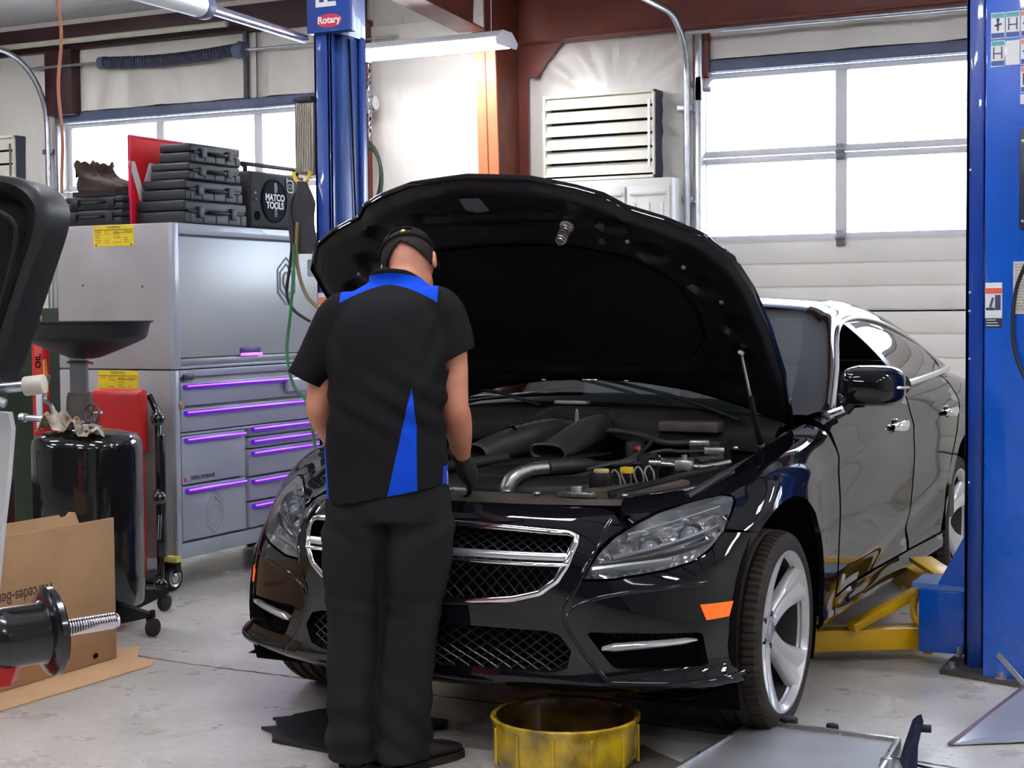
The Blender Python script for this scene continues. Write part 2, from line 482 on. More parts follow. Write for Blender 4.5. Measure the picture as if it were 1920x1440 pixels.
MB().cyl((-1.18,4.74,3.16),(2.2,4.74,3.16),.014,n=10).build('shaft',m_galv,t)
MB().box(-1.185,-1.135,4.90,4.95,2.74,3.18,.006).build('drum_bracket',m_galv,t)
t=thing('top_roller','bright roller bracket at the top left corner of the big white door','roller',(-1.16,4.95,2.86))
MB().box(-1.19,-1.09,4.95,5.02,2.80,2.90,.01).build('bracket',m_galv,t)
MB().cyl((-1.25,4.94,2.86),(-1.15,4.94,2.86),.02,n=12).build('wheel',m_galv,t)

# ---- primary steel
def ibeam(mb,p,q,w,h,tf=.012,tw=.008,up=(0,0,1)):
    p=V(p);q=V(q);d=(q-p).normalized();u=V(up);u=(u-d*u.dot(d)).normalized();s=d.cross(u)
    m=Matrix((d,s,u)).transposed().to_4x4(); m.translation=(p+q)/2; L=(q-p).length
    for a,b,c,e in ((-w/2,w/2,h/2-tf,h/2),(-w/2,w/2,-h/2,-h/2+tf)): mb.box(-L/2,L/2,a,b,c,e,.002,m)
    mb.box(-L/2,L/2,-tw/2,tw/2,-h/2+tf,h/2-tf,0,m)
def column(x,label,ytop=4.46,ybot=4.60):
    t=thing('steel_column',label,'column',(x,4.8,0))
    # tapered web, inner and outer flanges
    w=.15
    MB().prism([(x-w/2,ybot,0),(x+w/2,ybot,0),(x+w/2,ytop,3.16),(x-w/2,ytop,3.16)],(0,.014,0)).build('inner_flange',m_orange,t,smooth=False)
    MB().prism([(x-.005,ybot,0),(x-.005,4.96,0),(x-.005,4.96,3.6),(x-.005,ytop-.02,3.6),(x-.005,ytop,3.16)],(.01,0,0)).build('web',m_redsteel,t,smooth=False)
    MB().box(x-w/2,x+w/2,4.955,4.97,0,3.7).build('outer_flange',m_redsteel,t,smooth=False)
    mb=MB(); mb.box(x-.09,x+.09,ytop-.02,ytop+.03,3.14,3.24,.004)
    for dx in (-.05,.05):
        for z in (3.17,3.21): mb.cyl((x+dx,ytop-.035,z),(x+dx,ytop,z),.014,n=8)
    mb.build('splice_plate',m_darkred,t)
    return t
column(-2.5,'tapered red-orange steel column between the two garage doors, behind the raised hood')
column(-7.9,'dark red steel column at the far left beyond the left garage door')
def rafter(x,label):
    t=thing('roof_rafter',label,'rafter',(x,4.3,3.4))
    mb=MB(); ibeam(mb,(x,4.3,3.42),(x,-6,4.25),.2,.42); mb.build('beam',m_darkred if x<-5 else m_redsteel,t)
    return t
rafter(-2.5,'red steel roof rafter running overhead from the orange column')
rafter(-7.9,'dark red roof rafter at the far left')
mb=MB(); ibeam(mb,(-2.42,4.88,3.45),(6,4.88,3.50),.16,.5); mb.box(-2.42,6,4.86,4.875,3.2,3.7)
tag(mb.build('header_beam',m_redsteel),'deep red steel header beam above the white louver and right garage door','beam')
mb=MB(); mb.prism([(-2.40,4.9,3.22),(-2.12,4.9,3.22),(-2.34,4.9,2.98),(-2.40,4.9,2.98)],(0,.03,0)); tag(mb.build('knee_bracket',m_redsteel),'small red gusset under the header beam at the column','bracket')
mb=MB(); mb.box(-9,-3.74,4.90,4.98,3.5,3.70,.004); tag(mb.build('header_beam',m_darkred),'dark red steel beam above the left garage door and its insulation','beam')
mb=MB(); mb.box(-2.40,-2.30,4.75,4.98,0,3.3) if False else mb.box(-3.80,-3.70,4.78,5.0,0,3.5,.004)
tag(mb.build('door_jamb',m_redsteel),'red steel jamb just right of the left lift post, with the coiled hose','jamb')
tag(MB().box(-6.72,-6.44,4.86,5.0,2.98,3.5,.004).build('door_jamb',m_darkred),'dark red jamb at the upper left corner of the left garage door','jamb')
tag(MB().box(-1.21,-1.10,4.93,5.0,2.9,3.24,.004).build('door_jamb',m_redsteel),'short red jamb piece at the upper left corner of the right garage door','jamb')
tag(MB().box(-4.79,-4.755,4.90,4.935,3.0,3.50,.003).build('spring_anchor_post',M('dark_angle_iron',(.07,.06,.08),.5)),'thin dark upright above the left garage door carrying the spring bracket','post')
tag(MB().tube([(-9,4.72,3.53),(-6.4,4.72,3.53),(-4.8,4.72,3.53)],.022,n=10).build('ceiling_pipe',m_pipe),'cream pipe running along the dark beam above the left garage door','pipe')
# ceiling with purlins
def zc(y): return 3.76+(5-y)*.085
mb=MB(); mb.add([(-11,5.2,zc(5.2)),(9,5.2,zc(5.2)),(9,-12,zc(-12)),(-11,-12,zc(-12))],[(0,1,2,3)])
mb.add([(-11,5.2,zc(5.2)+.1),(9,5.2,zc(5.2)+.1),(9,-12,zc(-12)+.1),(-11,-12,zc(-12)+.1)],[(0,1,2,3)])
struct(mb.build('ceiling',m_vinyl_hi,smooth=False))
k=0
for y in (1.2,-.2,-1.6,-3.0,-4.4,-5.8):
    mb=MB(); z=zc(y); mb.box(-11,9,y-.035,y+.035,z-.2,z-.19); mb.box(-11,9,y-.035,y-.031,z-.2,z); mb.box(-11,9,y+.031,y+.035,z-.2,z-.17)
    tag(mb.build('roof_purlin',m_darkred,smooth=False),'dark red roof purlin running across the white ceiling','purlin','roof purlins')
tag(MB().beam((-7.84,4.5,3.25),(-7.2,3.4,3.84),.09,.09,.004).build('knee_brace',m_darkred),'diagonal dark red brace at the upper left under the ceiling','brace')
# side and front walls (behind the camera they only light and reflect)
m_sidewall=M('cream_wall_sheet',(.60,.57,.50),.5,noise=.08,nscale=2)
mb=MB()
mb.box(-11.1,-11,-12,5.2,0,4.6); struct(mb.build('wall_left',m_sidewall,smooth=False))
mb=MB(); 
mb.box(9,9.1,-12,5.2,0,4.9)
struct(mb.build('wall_right',m_sidewall,smooth=False))
mb=MB(); mb.box(-11,9,-12.1,-12,0,5.3); struct(mb.build('wall_front',M('dark_shop_wall',(.035,.03,.028),.6,noise=.5,nscale=1.5),smooth=False))
# outside apron beyond the closed walls, out of view
struct(MB().box(-30,30,-40,-12.1,-.15,-.02).build('trim_9',M('grey_asphalt',(.32,.31,.30),.9,noise=.2,nscale=1),smooth=False))
struct(MB().box(9.1,30,-12,10,-.15,-.02).build('trim_10',MATS['grey_asphalt'],smooth=False))

# ---- louvers
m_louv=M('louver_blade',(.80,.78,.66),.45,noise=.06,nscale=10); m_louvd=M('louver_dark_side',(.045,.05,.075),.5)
def louver(x0,x1,z0,z1,label,n=6,yd=.2):
    t=thing('wall_louver',label,'louver',((x0+x1)/2,YW,z0)); y0=YW-yd
    mb=MB(); mb.box(x0-.02,x0,y0,YW,z0,z1,.003); mb.box(x1,x1+.012,y0-.005,y0+.02,z0,z1,.002); mb.box(x0-.02,x1,y0,YW,z1,z1+.02,.003); mb.box(x0-.02,x1,y0,YW,z0-.02,z0,.003)
    mb.build('frame',m_louv,t)
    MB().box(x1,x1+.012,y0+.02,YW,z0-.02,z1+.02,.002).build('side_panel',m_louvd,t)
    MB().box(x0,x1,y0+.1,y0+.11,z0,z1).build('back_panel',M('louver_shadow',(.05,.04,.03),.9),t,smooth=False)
    h=(z1-z0)/n
    for k in range(n):
        z=z0+h*k; mb=MB(); mb.prism([(x0,y0+.0,z+.018),(x0,y0-.004,z+.012),(x0,y0+.03,z+h-.004),(x0,y0+.034,z+h)],(x1-x0,0,0))
        mb.build('blade',m_louv,t,smooth=False)
    mb=MB(); mb.box(x1-.03,x1-.015,y0-.012,y0-.004,z0+.05,z1-.05); mb.build('linkage',m_galv,t)
louver(-2.22,-1.44,2.27,2.81,'cream louvered exhaust vent on the back wall right of the orange column')
louver(-7.7,-7.02,2.28,2.82,'cream louvered exhaust vent at the far left edge',n=5)
# white panelled cabinet below the louver
t=thing('panel_cabinet','white ribbed metal cabinet standing under the louver, behind the hood','cabinet',(-1.6,4.9,0))
m_cab=M('white_cabinet_paint',(.75,.74,.68),.4,noise=.05,nscale=5)
MB().box(-2.2,-1.27,4.72,4.98,0,2.24,.01).build('body',m_cab,t)
for a,b in ((-2.18,-1.9),(-1.88,-1.60),(-1.58,-1.29)):
    mb=MB(); mb.box(a,b,4.70,4.72,.05,2.19,.004)
    for k in range(3): x=a+(b-a)*(k+.5)/3; mb.box(x-.012,x+.012,4.694,4.702,.1,2.08,.004)
    mb.box(a+.02,b-.02,4.69,4.70,2.13,2.15,.002)
    d=mb.build('door_leaf',m_cab,t)
MB().sphere((-1.60,4.68,1.95),.03,(.7,.6,1.3)).build('latch',M('dark_latch',(.04,.035,.03),.3,metal=.6),t)
# ============================================================ car body control net (metres; x right, y to the rear, z up)
import numpy as np
def _rows(xs,ys,zs): 
    f=lambda a:[a]*10 if not isinstance(a,(list,tuple)) else list(a)
    return list(zip(f(xs),f(ys),f(zs)))
ZF=[.21,.255,.31,.42,.54,.64,.715,.765,.79,.80]
NET=[
 _rows(0,[-.64,-.735,-.74,-.755,-.765,-.76,-.735,-.685,-.60,-.50],ZF),
 _rows([.25]*7+[.25,.245,.24],[-.64,-.73,-.735,-.75,-.76,-.755,-.725,-.675,-.59,-.49],ZF),
 _rows([.45,.465,.465,.465,.46,.46,.455,.45,.44,.43],[-.62,-.71,-.715,-.73,-.735,-.72,-.68,-.62,-.54,-.45],ZF),
 _rows([.62,.66,.655,.65,.64,.625,.605,.585,.56,.53],[-.56,-.655,-.645,-.655,-.65,-.62,-.555,-.485,-.40,-.34],[.21,.26,.315,.42,.54,.64,.715,.775,.80,.805]),
 _rows([.77,.83,.815,.81,.805,.795,.77,.735,.70,.66],[-.48,-.57,-.545,-.545,-.53,-.49,-.42,-.35,-.27,-.20],[.22,.265,.32,.42,.54,.64,.73,.79,.815,.825]),
 _rows([.87,.925,.905,.905,.90,.89,.875,.845,.80,.735],[-.38,-.44,-.40,-.39,-.375,-.345,-.30,-.22,-.15,-.08],[.23,.27,.325,.42,.54,.645,.74,.805,.845,.85]),
 _rows([.89,.94,.935,.94,.945,.945,.94,.915,.865,.765],[-.25,-.27,-.25,-.22,-.2,-.18,-.15,-.10,-.05,0],[.23,.27,.325,.42,.54,.65,.755,.835,.88,.875]),
 _rows([.90,.935,.935,.945,.955,.955,.95,.935,.885,.775],.14,[.23,.28,.33,.42,.54,.655,.765,.85,.903,.902]),
 _rows([.88,.93,.93,.935,.94,.94,.935,.925,.885,.775],.42,[.23,.28,.33,.42,.54,.66,.77,.86,.925,.935]),
 _rows([.88,.925,.925,.93,.935,.94,.935,.925,.90,.855],.64,[.23,.28,.33,.42,.54,.66,.78,.875,.95,.995]),
 _rows([.88,.92,.92,.925,.93,.94,.945,.935,.915,.885],1.2,[.23,.28,.33,.43,.54,.66,.78,.88,.965,1.025]),
 _rows([.88,.92,.92,.925,.93,.94,.945,.935,.915,.885],1.8,[.23,.28,.33,.43,.54,.66,.78,.89,.985,1.055]),
 _rows([.89,.93,.935,.94,.95,.955,.955,.945,.91,.865],2.5,[.23,.28,.33,.43,.54,.66,.79,.91,1.01,1.07]),
 _rows([.90,.93,.93,.94,.95,.955,.95,.935,.88,.79],3.15,[.24,.29,.34,.43,.54,.66,.79,.91,1.01,1.06]),
 _rows([.86,.89,.90,.91,.92,.92,.90,.87,.80,.68],3.72,[.26,.31,.36,.44,.54,.66,.79,.90,.98,1.02]),
 _rows([.66,.69,.70,.72,.73,.73,.70,.66,.60,.5],[4.02,4.05,4.07,4.08,4.08,4.06,4.03,3.99,3.93,3.85],[.28,.33,.38,.45,.55,.66,.79,.88,.95,.99]),
 _rows([0]*10,[4.12,4.15,4.17,4.18,4.18,4.16,4.12,4.07,4.0,3.9],[.28,.33,.38,.45,.55,.66,.79,.88,.95,1.0]),
]
NETA=np.array(NET)
def _cr(t):
    return np.array([-.5*t**3+t*t-.5*t, 1.5*t**3-2.5*t*t+1, -1.5*t**3+2*t*t+.5*t, .5*t**3-.5*t*t])
def BODY(s,t):
    """point of the car body at net coordinates (s along from the nose, t upwards); negative s is the car's other side"""
    sg=-1 if s<0 else 1; s=abs(s); K,R,_=NETA.shape
    s=min(max(s,0),K-1-1e-6); t=min(max(t,0),R-1-1e-6)
    i=int(s); j=int(t); a=_cr(s-i); b=_cr(t-j); p=np.zeros(3)
    for m in range(4):
        k=i+m-1
        for n in range(4):
            l=min(max(j+n-1,0),R-1)
            if k<0: q=NETA[-k,l]*np.array([-1,1,1])
            elif k>K-1: q=NETA[2*(K-1)-k,l]*np.array([-1,1,1])
            else: q=NETA[k,l]
            p=p+q*(a[m]*b[n])
    # shallow sculpted line low on the doors
    y=p[1]
    if .45<y<2.5:
        zl=.335+.125*(y-.5); w=min(1,(y-.45)/.3,(2.5-y)/.3); d=p[2]-zl
        p[0]-= w*.016*math.exp(-((d+.045)/.05)**2)
    if y>-.2 and y<3.4:
        zl=.80+.0*y; d=p[2]-(.835+.03*y); p[0]+= .006*math.exp(-(d/.035)**2)*min(1,(y+.2)/.4)
    return (sg*p[0],p[1],p[2])
_ss=np.linspace(0,16,481); _tt=np.linspace(0,9,181); _TAB=None
def body_table():
    global _TAB
    if _TAB is None:
        _TAB=np.array([[BODY(s,t) for t in _tt] for s in _ss])
    return _TAB
def ST(x=None,y=None,z=None,s0=0,s1=16):
    """net coordinates of the body point with the given two (or three) world coordinates"""
    T=body_table(); d=0
    for k,v in enumerate((x,y,z)):
        if v is not None: d=d+(T[:,:,k]-abs(v) if k==0 else T[:,:,k]-v)**2
    m=(_ss<s0)|(_ss>s1); d=d+m[:,None]*100
    i,j=np.unravel_index(np.argmin(d),d.shape)
    return (float(_ss[i]),float(_tt[j]))
# ============================================================ the car
m_paint=M('black_car_paint',(.005,.005,.007),.045,coat=1,spec=.0)
m_chrome=M('chrome',(.82,.83,.86),.06,metal=1)
m_satin=M('satin_silver',(.62,.63,.65),.3,metal=.85)
m_blkplastic=M('black_plastic',(.012,.012,.013),.45,spec=.25,noise=.2,nscale=30,bump=.15,bscale=200,dist=.0005)
m_blkgloss=M('gloss_black_plastic',(.008,.008,.009),.15)
m_rubber=M('tyre_rubber',(.034,.026,.021),.75,spec=.25,noise=.25,nscale=14,bump=.2,bscale=90,dist=.001)
m_dark=M('deep_black',(.005,.005,.005),.9,spec=.05)
m_rim=M('silver_wheel_paint',(.58,.58,.58),.30,metal=.35,coat=.5)
m_amber=M('amber_lens',(.95,.13,.01),.25,coat=.5,emit=(1,.12,.01),estr=.25)
m_trimsilver=M('bright_trim',(.80,.80,.80),.14,metal=1)
def _unused_glassmat(name,tint,refl=.12,rough=.0):
    m=bpy.data.materials.new(name); m.use_nodes=True; nt=m.node_tree; nt.nodes.remove(nt.nodes['Principled BSDF'])
    out=nt.nodes['Material Output']; tr=nt.nodes.new('ShaderNodeBsdfTransparent'); tr.inputs[0].default_value=(*tint,1)
    gl=nt.nodes.new('ShaderNodeBsdfGlossy'); gl.inputs['Roughness'].default_value=rough; gl.inputs['Color'].default_value=(1,1,1,1)
    lw=nt.nodes.new('ShaderNodeLayerWeight'); lw.inputs['Blend'].default_value=.25
    mr=nt.nodes.new('ShaderNodeMapRange'); mr.inputs['To Min'].default_value=refl*.5; mr.inputs['To Max'].default_value=.95
    mx=nt.nodes.new('ShaderNodeMixShader'); nt.links.new(lw.outputs['Fresnel'],mr.inputs[0]); nt.links.new(mr.outputs[0],mx.inputs[0])
    nt.links.new(tr.outputs[0],mx.inputs[1]); nt.links.new(gl.outputs[0],mx.inputs[2]); nt.links.new(mx.outputs[0],out.inputs[0]); return m
m_windscreen=glassmat('windscreen_glass',(.55,.62,.60),.16)
m_sideglass=glassmat('tinted_side_glass',(.10,.11,.11),.35)
m_lens=glassmat('headlamp_lens',(.93,.94,.95),.12)

car=thing('car','glossy black four-door car with its hood raised, parked nose out beside the lift post','car',(0,1.4,0))
def A(y,z,s0=4.2,s1=16): return ST(y=y,z=z,s0=s0,s1=s1)
def arc(cy,cz,ry,rz,a0,a1,n=18):
    return [(cy+ry*math.cos(math.radians(a0+(a1-a0)*k/n)),cz+rz*math.sin(math.radians(a0+(a1-a0)*k/n))) for k in range(n+1)]
_ncache={}
def body_n(s,t,e=.03):
    a=V(BODY(s+e,t))-V(BODY(s-e,t)); b=V(BODY(s,min(t+e,8.99)))-V(BODY(s,max(t-e,0)))
    n=a.cross(b); 
    if n.length<1e-9: return V((0,-1,0))
    return n.normalized()
def body_off(s,t,d):
    p=V(BODY(s,t)); return p+body_n(s,t)*d if d else p
def mirror_poly(p): return [(-s,t) for s,t in reversed(p)]
def shell(name,outer,mat_,holes=(),step=.16,off=0,rim=.018,parent=car,both=True,ws=1.0,sides=(1,-1)):
    """body panel: patch of the body surface with a turned-in edge.  ws stretches the step along s"""
    objs=[]
    for sg in (sides if both else (1,)):
        mb=MB(); o_=[(a*1.0/ws,b) for a,b in outer]; h_=[[(a/ws,b) for a,b in h] for h in holes]
        patch2d(o_,h_,step,lambda a,b:body_off(sg*a*ws,b,off),mb)
        if rim:
            for loop in [o_]+h_:
                L=resample(loop,step); P=[[body_off(sg*a*ws,b,off),body_off(sg*a*ws,b,off-rim)] for a,b in L]
                mb.grid(P,closeu=True)
        # weld so that shading runs over the edge
        bm=bmesh.new(); me=bpy.data.meshes.new('tmp'); me.from_pydata([tuple(v) for v in mb.v],[],mb.f); bm.from_mesh(me)
        bmesh.ops.remove_doubles(bm,verts=bm.verts,dist=.0004); mb2=MB(); mb2.frombm(bm); bpy.data.meshes.remove(me)
        objs.append(mb2.build(name,mat_,parent,angle=40))
    return objs
# ---- outlines in net coordinates
HL=[(2.3,4.45),(2.40,4.85),(2.52,5.25),(2.75,5.8),(3.02,6.2),(3.38,6.62),(3.87,6.95),(4.2,7.08),(4.5,7.12),(4.74,6.95),(4.76,6.75),(4.68,6.3),(4.5,5.7),(4.23,5.25),(3.9,4.9),(3.5,4.68),(3.13,4.56),(2.73,4.45)]
archF=[A(y,z,4.3,9) for y,z in arc(-.02,.35,.425,.43,200,-12,26)]
archF[0]=(5.0,1.2)
iseam=min(range(len(archF)),key=lambda i:abs(archF[i][1]-5.3)+(20 if archF[i][0]>6 else 0))
front_edge=[p for p in archF[:iseam+1]]
bump_right=[(0,0),(2,0),(3.5,0),(4.6,0),(5.0,.15)]+[(5.03,1.0)]+front_edge[1:]+[(4.62,5.6)]+[(4.5,5.62),(4.23,5.17),(3.9,4.82),(3.5,4.60),(3.13,4.48),(2.73,4.37),(2.22,4.37),(2.32,4.9),(2.45,5.3),(2.66,5.85),(2.85,6.15),(2.62,7.0),(2.3,7.5),(1.6,7.8),(.8,7.9),(0,7.9)]
bump_full=bump_right+mirror_poly(bump_right)[1:-1]
GRr=[(0,3.62),(.5,3.66),(1.2,3.82),(1.62,4.02),(1.87,4.38),(2.0,4.85),(2.10,5.6),(2.10,5.92),(2.0,6.05),(1.1,6.22),(0,6.4)]
GR=GRr+mirror_poly(GRr)[1:-1]
LIr=[(0,1.72),(1.75,1.85),(1.97,2.05),(2.05,2.6),(1.88,2.98),(1.7,3.06),(0,3.06)]
LI=LIr+mirror_poly(LIr)[1:-1]
FG=round_poly([(2.28,3.08),(4.1,3.0),(4.2,1.98),(2.68,2.02)],.12,3)
shell('front_bumper',bump_full,m_paint,[GR,LI,FG,mirror_poly(FG)],step=.13,both=False)
# centre section of the bumper below the grille is unpainted; dark trims
def well(name,loop,depth,mat_,sg=1,step=.12,back=None):
    mb=MB(); L=resample(loop,step); P=[[body_off(sg*a,b,-.012-depth*k/3) for k in range(4)] for a,b in L]
    mb.grid(P,closeu=True); mb.build(name,mat_,car)
    mb=MB(); patch2d(loop,(),step*2,lambda a,b:body_off(sg*a,b,-.012-depth),mb); return mb.build(back or name,m_dark,car)
well('grille_surround',GR,.09,m_blkgloss,back='grille_backing')
well('intake_surround',LI,.08,m_blkplastic,back='intake_backing')
def lattice(name,loop,da,db,off,r,mat_,sg=1,slope=1.0):
    """diamond mesh: crossing wires over an opening"""
    mb=MB(); ss=[p[0] for p in loop]; ts=[p[1] for p in loop]; s0,s1,t0,t1=min(ss),max(ss),min(ts),max(ts)
    for sgn in (1,-1):
        c=s0-(t1-t0)*slope*2
        while c<s1+(t1-t0)*slope*2:
            run=[]; n=90
            for k in range(n+1):
                t=t0+(t1-t0)*k/n; s=c+sgn*(t-t0)*slope + (0 if sgn>0 else (t1-t0)*slope)
                if inside((s,t),loop): run.append((s,t))
                else:
                    if len(run)>3: mb.tube([body_off(sg*a,b,off) for a,b in (run[::6]+[run[-1]])],r,n=4,cap=False)
                    run=[]
            if len(run)>3: mb.tube([body_off(sg*a,b,off) for a,b in (run[::6]+[run[-1]])],r,n=4,cap=False)
            c+=da
    return mb.build(name,mat_,car)
m_wire=M('grille_mesh_plastic',(.022,.022,.024),.35)
lattice('grille_mesh',GR,.17,0,-.04,.0022,m_wire,slope=.42)
lattice('intake_mesh',LI,.21,0,-.03,.0026,m_wire,slope=.75)
# chrome frame, twin centre bars
mb=MB(); L=resample(round_poly(GR,.06,3),.09); P=[]
for a,b in L:
    n=body_n(a,b); p=V(BODY(a,b)); i=L.index((a,b)); q=V(BODY(*L[(i+1)%len(L)]))-V(BODY(*L[i-1])); q.normalize(); w=n.cross(q)
    P.append([p+n*.008*math.cos(th)+w*.011*math.sin(th) for th in [2*PI*k/10 for k in range(10)]])
mb.grid(P,closeu=True,closev=True); mb.build('chrome_frame',m_chrome,car)
def bar(name,t0,t1,off,thick,mat_,smax=2.03):
    mb=MB(); P=[]; n=40
    for k in range(n+1):
        s=-smax+2*smax*k/n; pa=V(BODY(s,t0));pb=V(BODY(s,t1)); nn=body_n(s,(t0+t1)/2); c=(pa+pb)/2+nn*off; h=(pb-pa)/2
        P.append([c+h*math.cos(th)+nn*thick*math.sin(th) for th in [2*PI*j/12 for j in range(12)]])
    mb.grid(P,closev=True); return mb.build(name,mat_,car)
bar('grille_bar',4.98,5.28,-.005,.012,m_satin)
bar('grille_bar',4.78,4.93,.0,.009,m_chrome)
# fog recesses with running light strips
for sg in (1,-1):
    well('fog_recess',FG,.05,m_blkgloss,sg)
    mb=MB(); P=[]
    for k in range(17):
        u=k/16; s=2.5+1.5*u; t=2.62+.18*u; n=body_n(sg*s,t); c=V(BODY(sg*s,t))-n*.012; h=.0135*(1-.25*u); e=.35+.65*min(1,u*8,(1-u)*8)
        P.append([c+V((0,0,1))*h*math.cos(th)*e+n*.014*math.sin(th) for th in [2*PI*j/10 for j in range(10)]])
    mb.grid(P,closev=True); mb.build('running_light',M('running_light_lens',(.72,.74,.76),.12,metal=.7),car)
    mb=MB(); lattice('fog_grille',[(2.7,2.86),(4.0,2.92),(4.02,2.98),(2.5,3.0)],.1,0,-.035,.002,m_wire,sg,.5)
# splitter below
def strip(name,rows,mat_,both=True,smooth_=True,solid=.0):
    for sg in ((1,-1) if both else (1,)):
        mb=MB(); mb.grid([[(sg*p[0],p[1],p[2]) for p in r] for r in rows]); o=mb.build(name,mat_,car)
        if solid:
            md=o.modifiers.new('Solidify','SOLIDIFY'); md.thickness=solid; md.offset=0
mb=MB(); mb.add([(-.8,-.60,.225),(.8,-.60,.225),(.85,-.3,.225),(.66,-.3,.225),(.66,.45,.225),(-.66,.45,.225),(-.66,-.3,.225),(-.85,-.3,.225)],[tuple(range(8))]); o=mb.build('undertray',m_dark,car,smooth=False)
# raised character edges of the bumper
for sg in (1,-1):
    for pts in ([(2.62,6.6),(2.46,5.5),(2.2,4.3),(1.98,3.45),(2.2,2.6),(2.5,1.75),(2.6,1.3)],[(2.02,3.42),(2.2,3.72),(2.6,3.95),(3.3,4.12),(4.2,4.25)],[(2.62,1.35),(3.4,1.25),(4.3,1.3),(5.0,1.45)]):
        C=catmull([(a,b,0) for a,b in pts],6); mb=MB(); mb.tube([body_off(sg*p.x,p.y,-.0065) for p in C],.0095,n=10); mb.build('bumper_crease',m_paint,car)
# side markers
MK=[(4.05,3.68),(4.72,3.68),(4.62,3.33),(4.17,3.30)]
for sg in (1,-1):
    mb=MB(); patch2d(MK,(),.1,lambda a,b:body_off(sg*a,b,.004),mb); L=resample(MK,.1); mb.grid([[body_off(sg*a,b,.004),body_off(sg*a,b,-.004)] for a,b in L],closeu=True); mb.build('side_marker',m_amber,car)

# ---- headlamps
m_lampbody=M('lamp_reflector',(.93,.93,.94),.12,metal=1)
m_lamphouse=M('smoked_chrome',(.66,.67,.69),.20,metal=.7)
m_lampdark=M('lamp_bezel',(.10,.10,.11),.3,metal=.5)
m_led=M('led_bar',(.9,.9,.95),.2,emit=(.9,.93,1),estr=0)
for sg in (1,-1):
    t=thing; hp=MB(); L=resample(HL,.13)
    def HB(a,b,d): return body_off(sg*a,b,d)
    mb=MB(); patch2d(HL,(),.13,lambda a,b:HB(a,b,.0),mb); lens=mb.build('headlight',m_lens,car)
    mb=MB(); mb.grid([[HB(a,b,-.0),HB(a,b,-.03),HB(a,b,-.09)] for a,b in L],closeu=True); patch2d(HL,(),.07,lambda a,b:HB(a,b,-.080-.013*math.sin(a*11)*math.sin(b*5)-.006*math.sin(a*37+b*3)),mb); mb.build('lamp_housing',m_lamphouse,lens)
    # eyebrow and divider bars
    def lbar(p,q,w,d,mat_,name,n=10):
        mb=MB(); P=[]
        for k in range(n+1):
            u=k/n; a=p[0]+(q[0]-p[0])*u; b=p[1]+(q[1]-p[1])*u+.35*math.sin(PI*u)*0; c=HB(a,b,d); nn=body_n(sg*a,b); h=V((0,0,1))
            P.append([c+h*w*math.cos(th)+nn*w*1.4*math.sin(th) for th in [2*PI*j/8 for j in range(8)]])
        mb.grid(P,closev=True); mb.build(name,mat_,lens)
    lbar((2.75,5.15),(4.45,5.95),.010,-.03,m_lampbody,'divider_bar'); lbar((2.42,4.72),(3.6,5.0),.012,-.028,m_satin,'turn_signal_bar')
    lbar((2.95,6.0),(4.5,6.75),.009,-.028,m_lampbody,'brow_bar')
    lbar((2.6,4.95),(4.3,5.55),.008,-.034,m_lampdark,'shadow_bar')
    for (a,b,r) in ((3.35,5.85,.036),(3.98,6.2,.036)):
        c=HB(a,b,-.08); f=V((sg*.25,-1,-.02)).normalized(); mb=MB()
        mb.lathe(c,[(r*1.25,0),(r*1.28,.03),(r*1.05,.032),(r,.02)],f,24); mb.build('projector_ring',m_lampbody,lens)
        MB().lathe(c,[(r,.015),(r*.95,.028),(r*.7,.040),(r*.35,.047),(.0001,.049)],f,24).build('projector_lens',M('projector_glass',(.20,.22,.26),.03,coat=1,spec=1),lens)
    mb=MB(); c=HB(4.45,6.35,-.07); mb.lathe(c,[(.001,0),(.03,.006),(.042,.03),(.045,.034)],(sg*.5,-1,0),20); mb.build('side_reflector',m_lampbody,lens)
    mb=MB(); 
    for k in range(9):
        a=2.7+k*.17; b=4.78+.07*k/2; c=HB(a,b,-.05); mb.sphere(c,.010,n=8)
    mb.build('led_row',m_lampbody,lens)

# ---- fenders
fen=[(4.80,6.95),(4.82,6.7),(4.74,6.3),(4.56,5.72)]+[(4.66,5.7)]+archF[iseam:]
iy=len(fen)
fen+=[A(.42,.27,6.5,9.5),A(.57,.27,7,10)]
fen+=[A(.585,z,7.5,10) for z in (.35,.45,.6,.75,.88)]+[A(.555,.94,7.5,9.6)]+[A(.53,.98,7.5,9)]
fen=[p for i,p in enumerate(fen)]
fen+=[(8.4,9),(7.6,9),(6.6,9),(5.6,9),(4.6,9),(3.6,9),(2.9,8.8),(2.72,7.9),(2.75,7.1),(2.95,6.28),(3.33,6.72),(3.82,7.05),(4.18,7.18),(4.52,7.22),(4.72,7.1)]
shell('fender',fen,m_paint,step=.14)
# wheel arch liners
for cy,sgs in ((0,(1,-1)),(2.874,(1,-1))):
    for sg in sgs:
        mb=MB(); pts=arc(cy-.01,.35,.44,.45,205,-25,26); mb.grid([[(sg*x,y,z) for x in (.90,.62,.42)] for y,z in pts]); 
        mb.add([(sg*.62,y,z) for y,z in pts],[tuple(range(len(pts)))]); mb.build('arch_liner',m_dark,car)
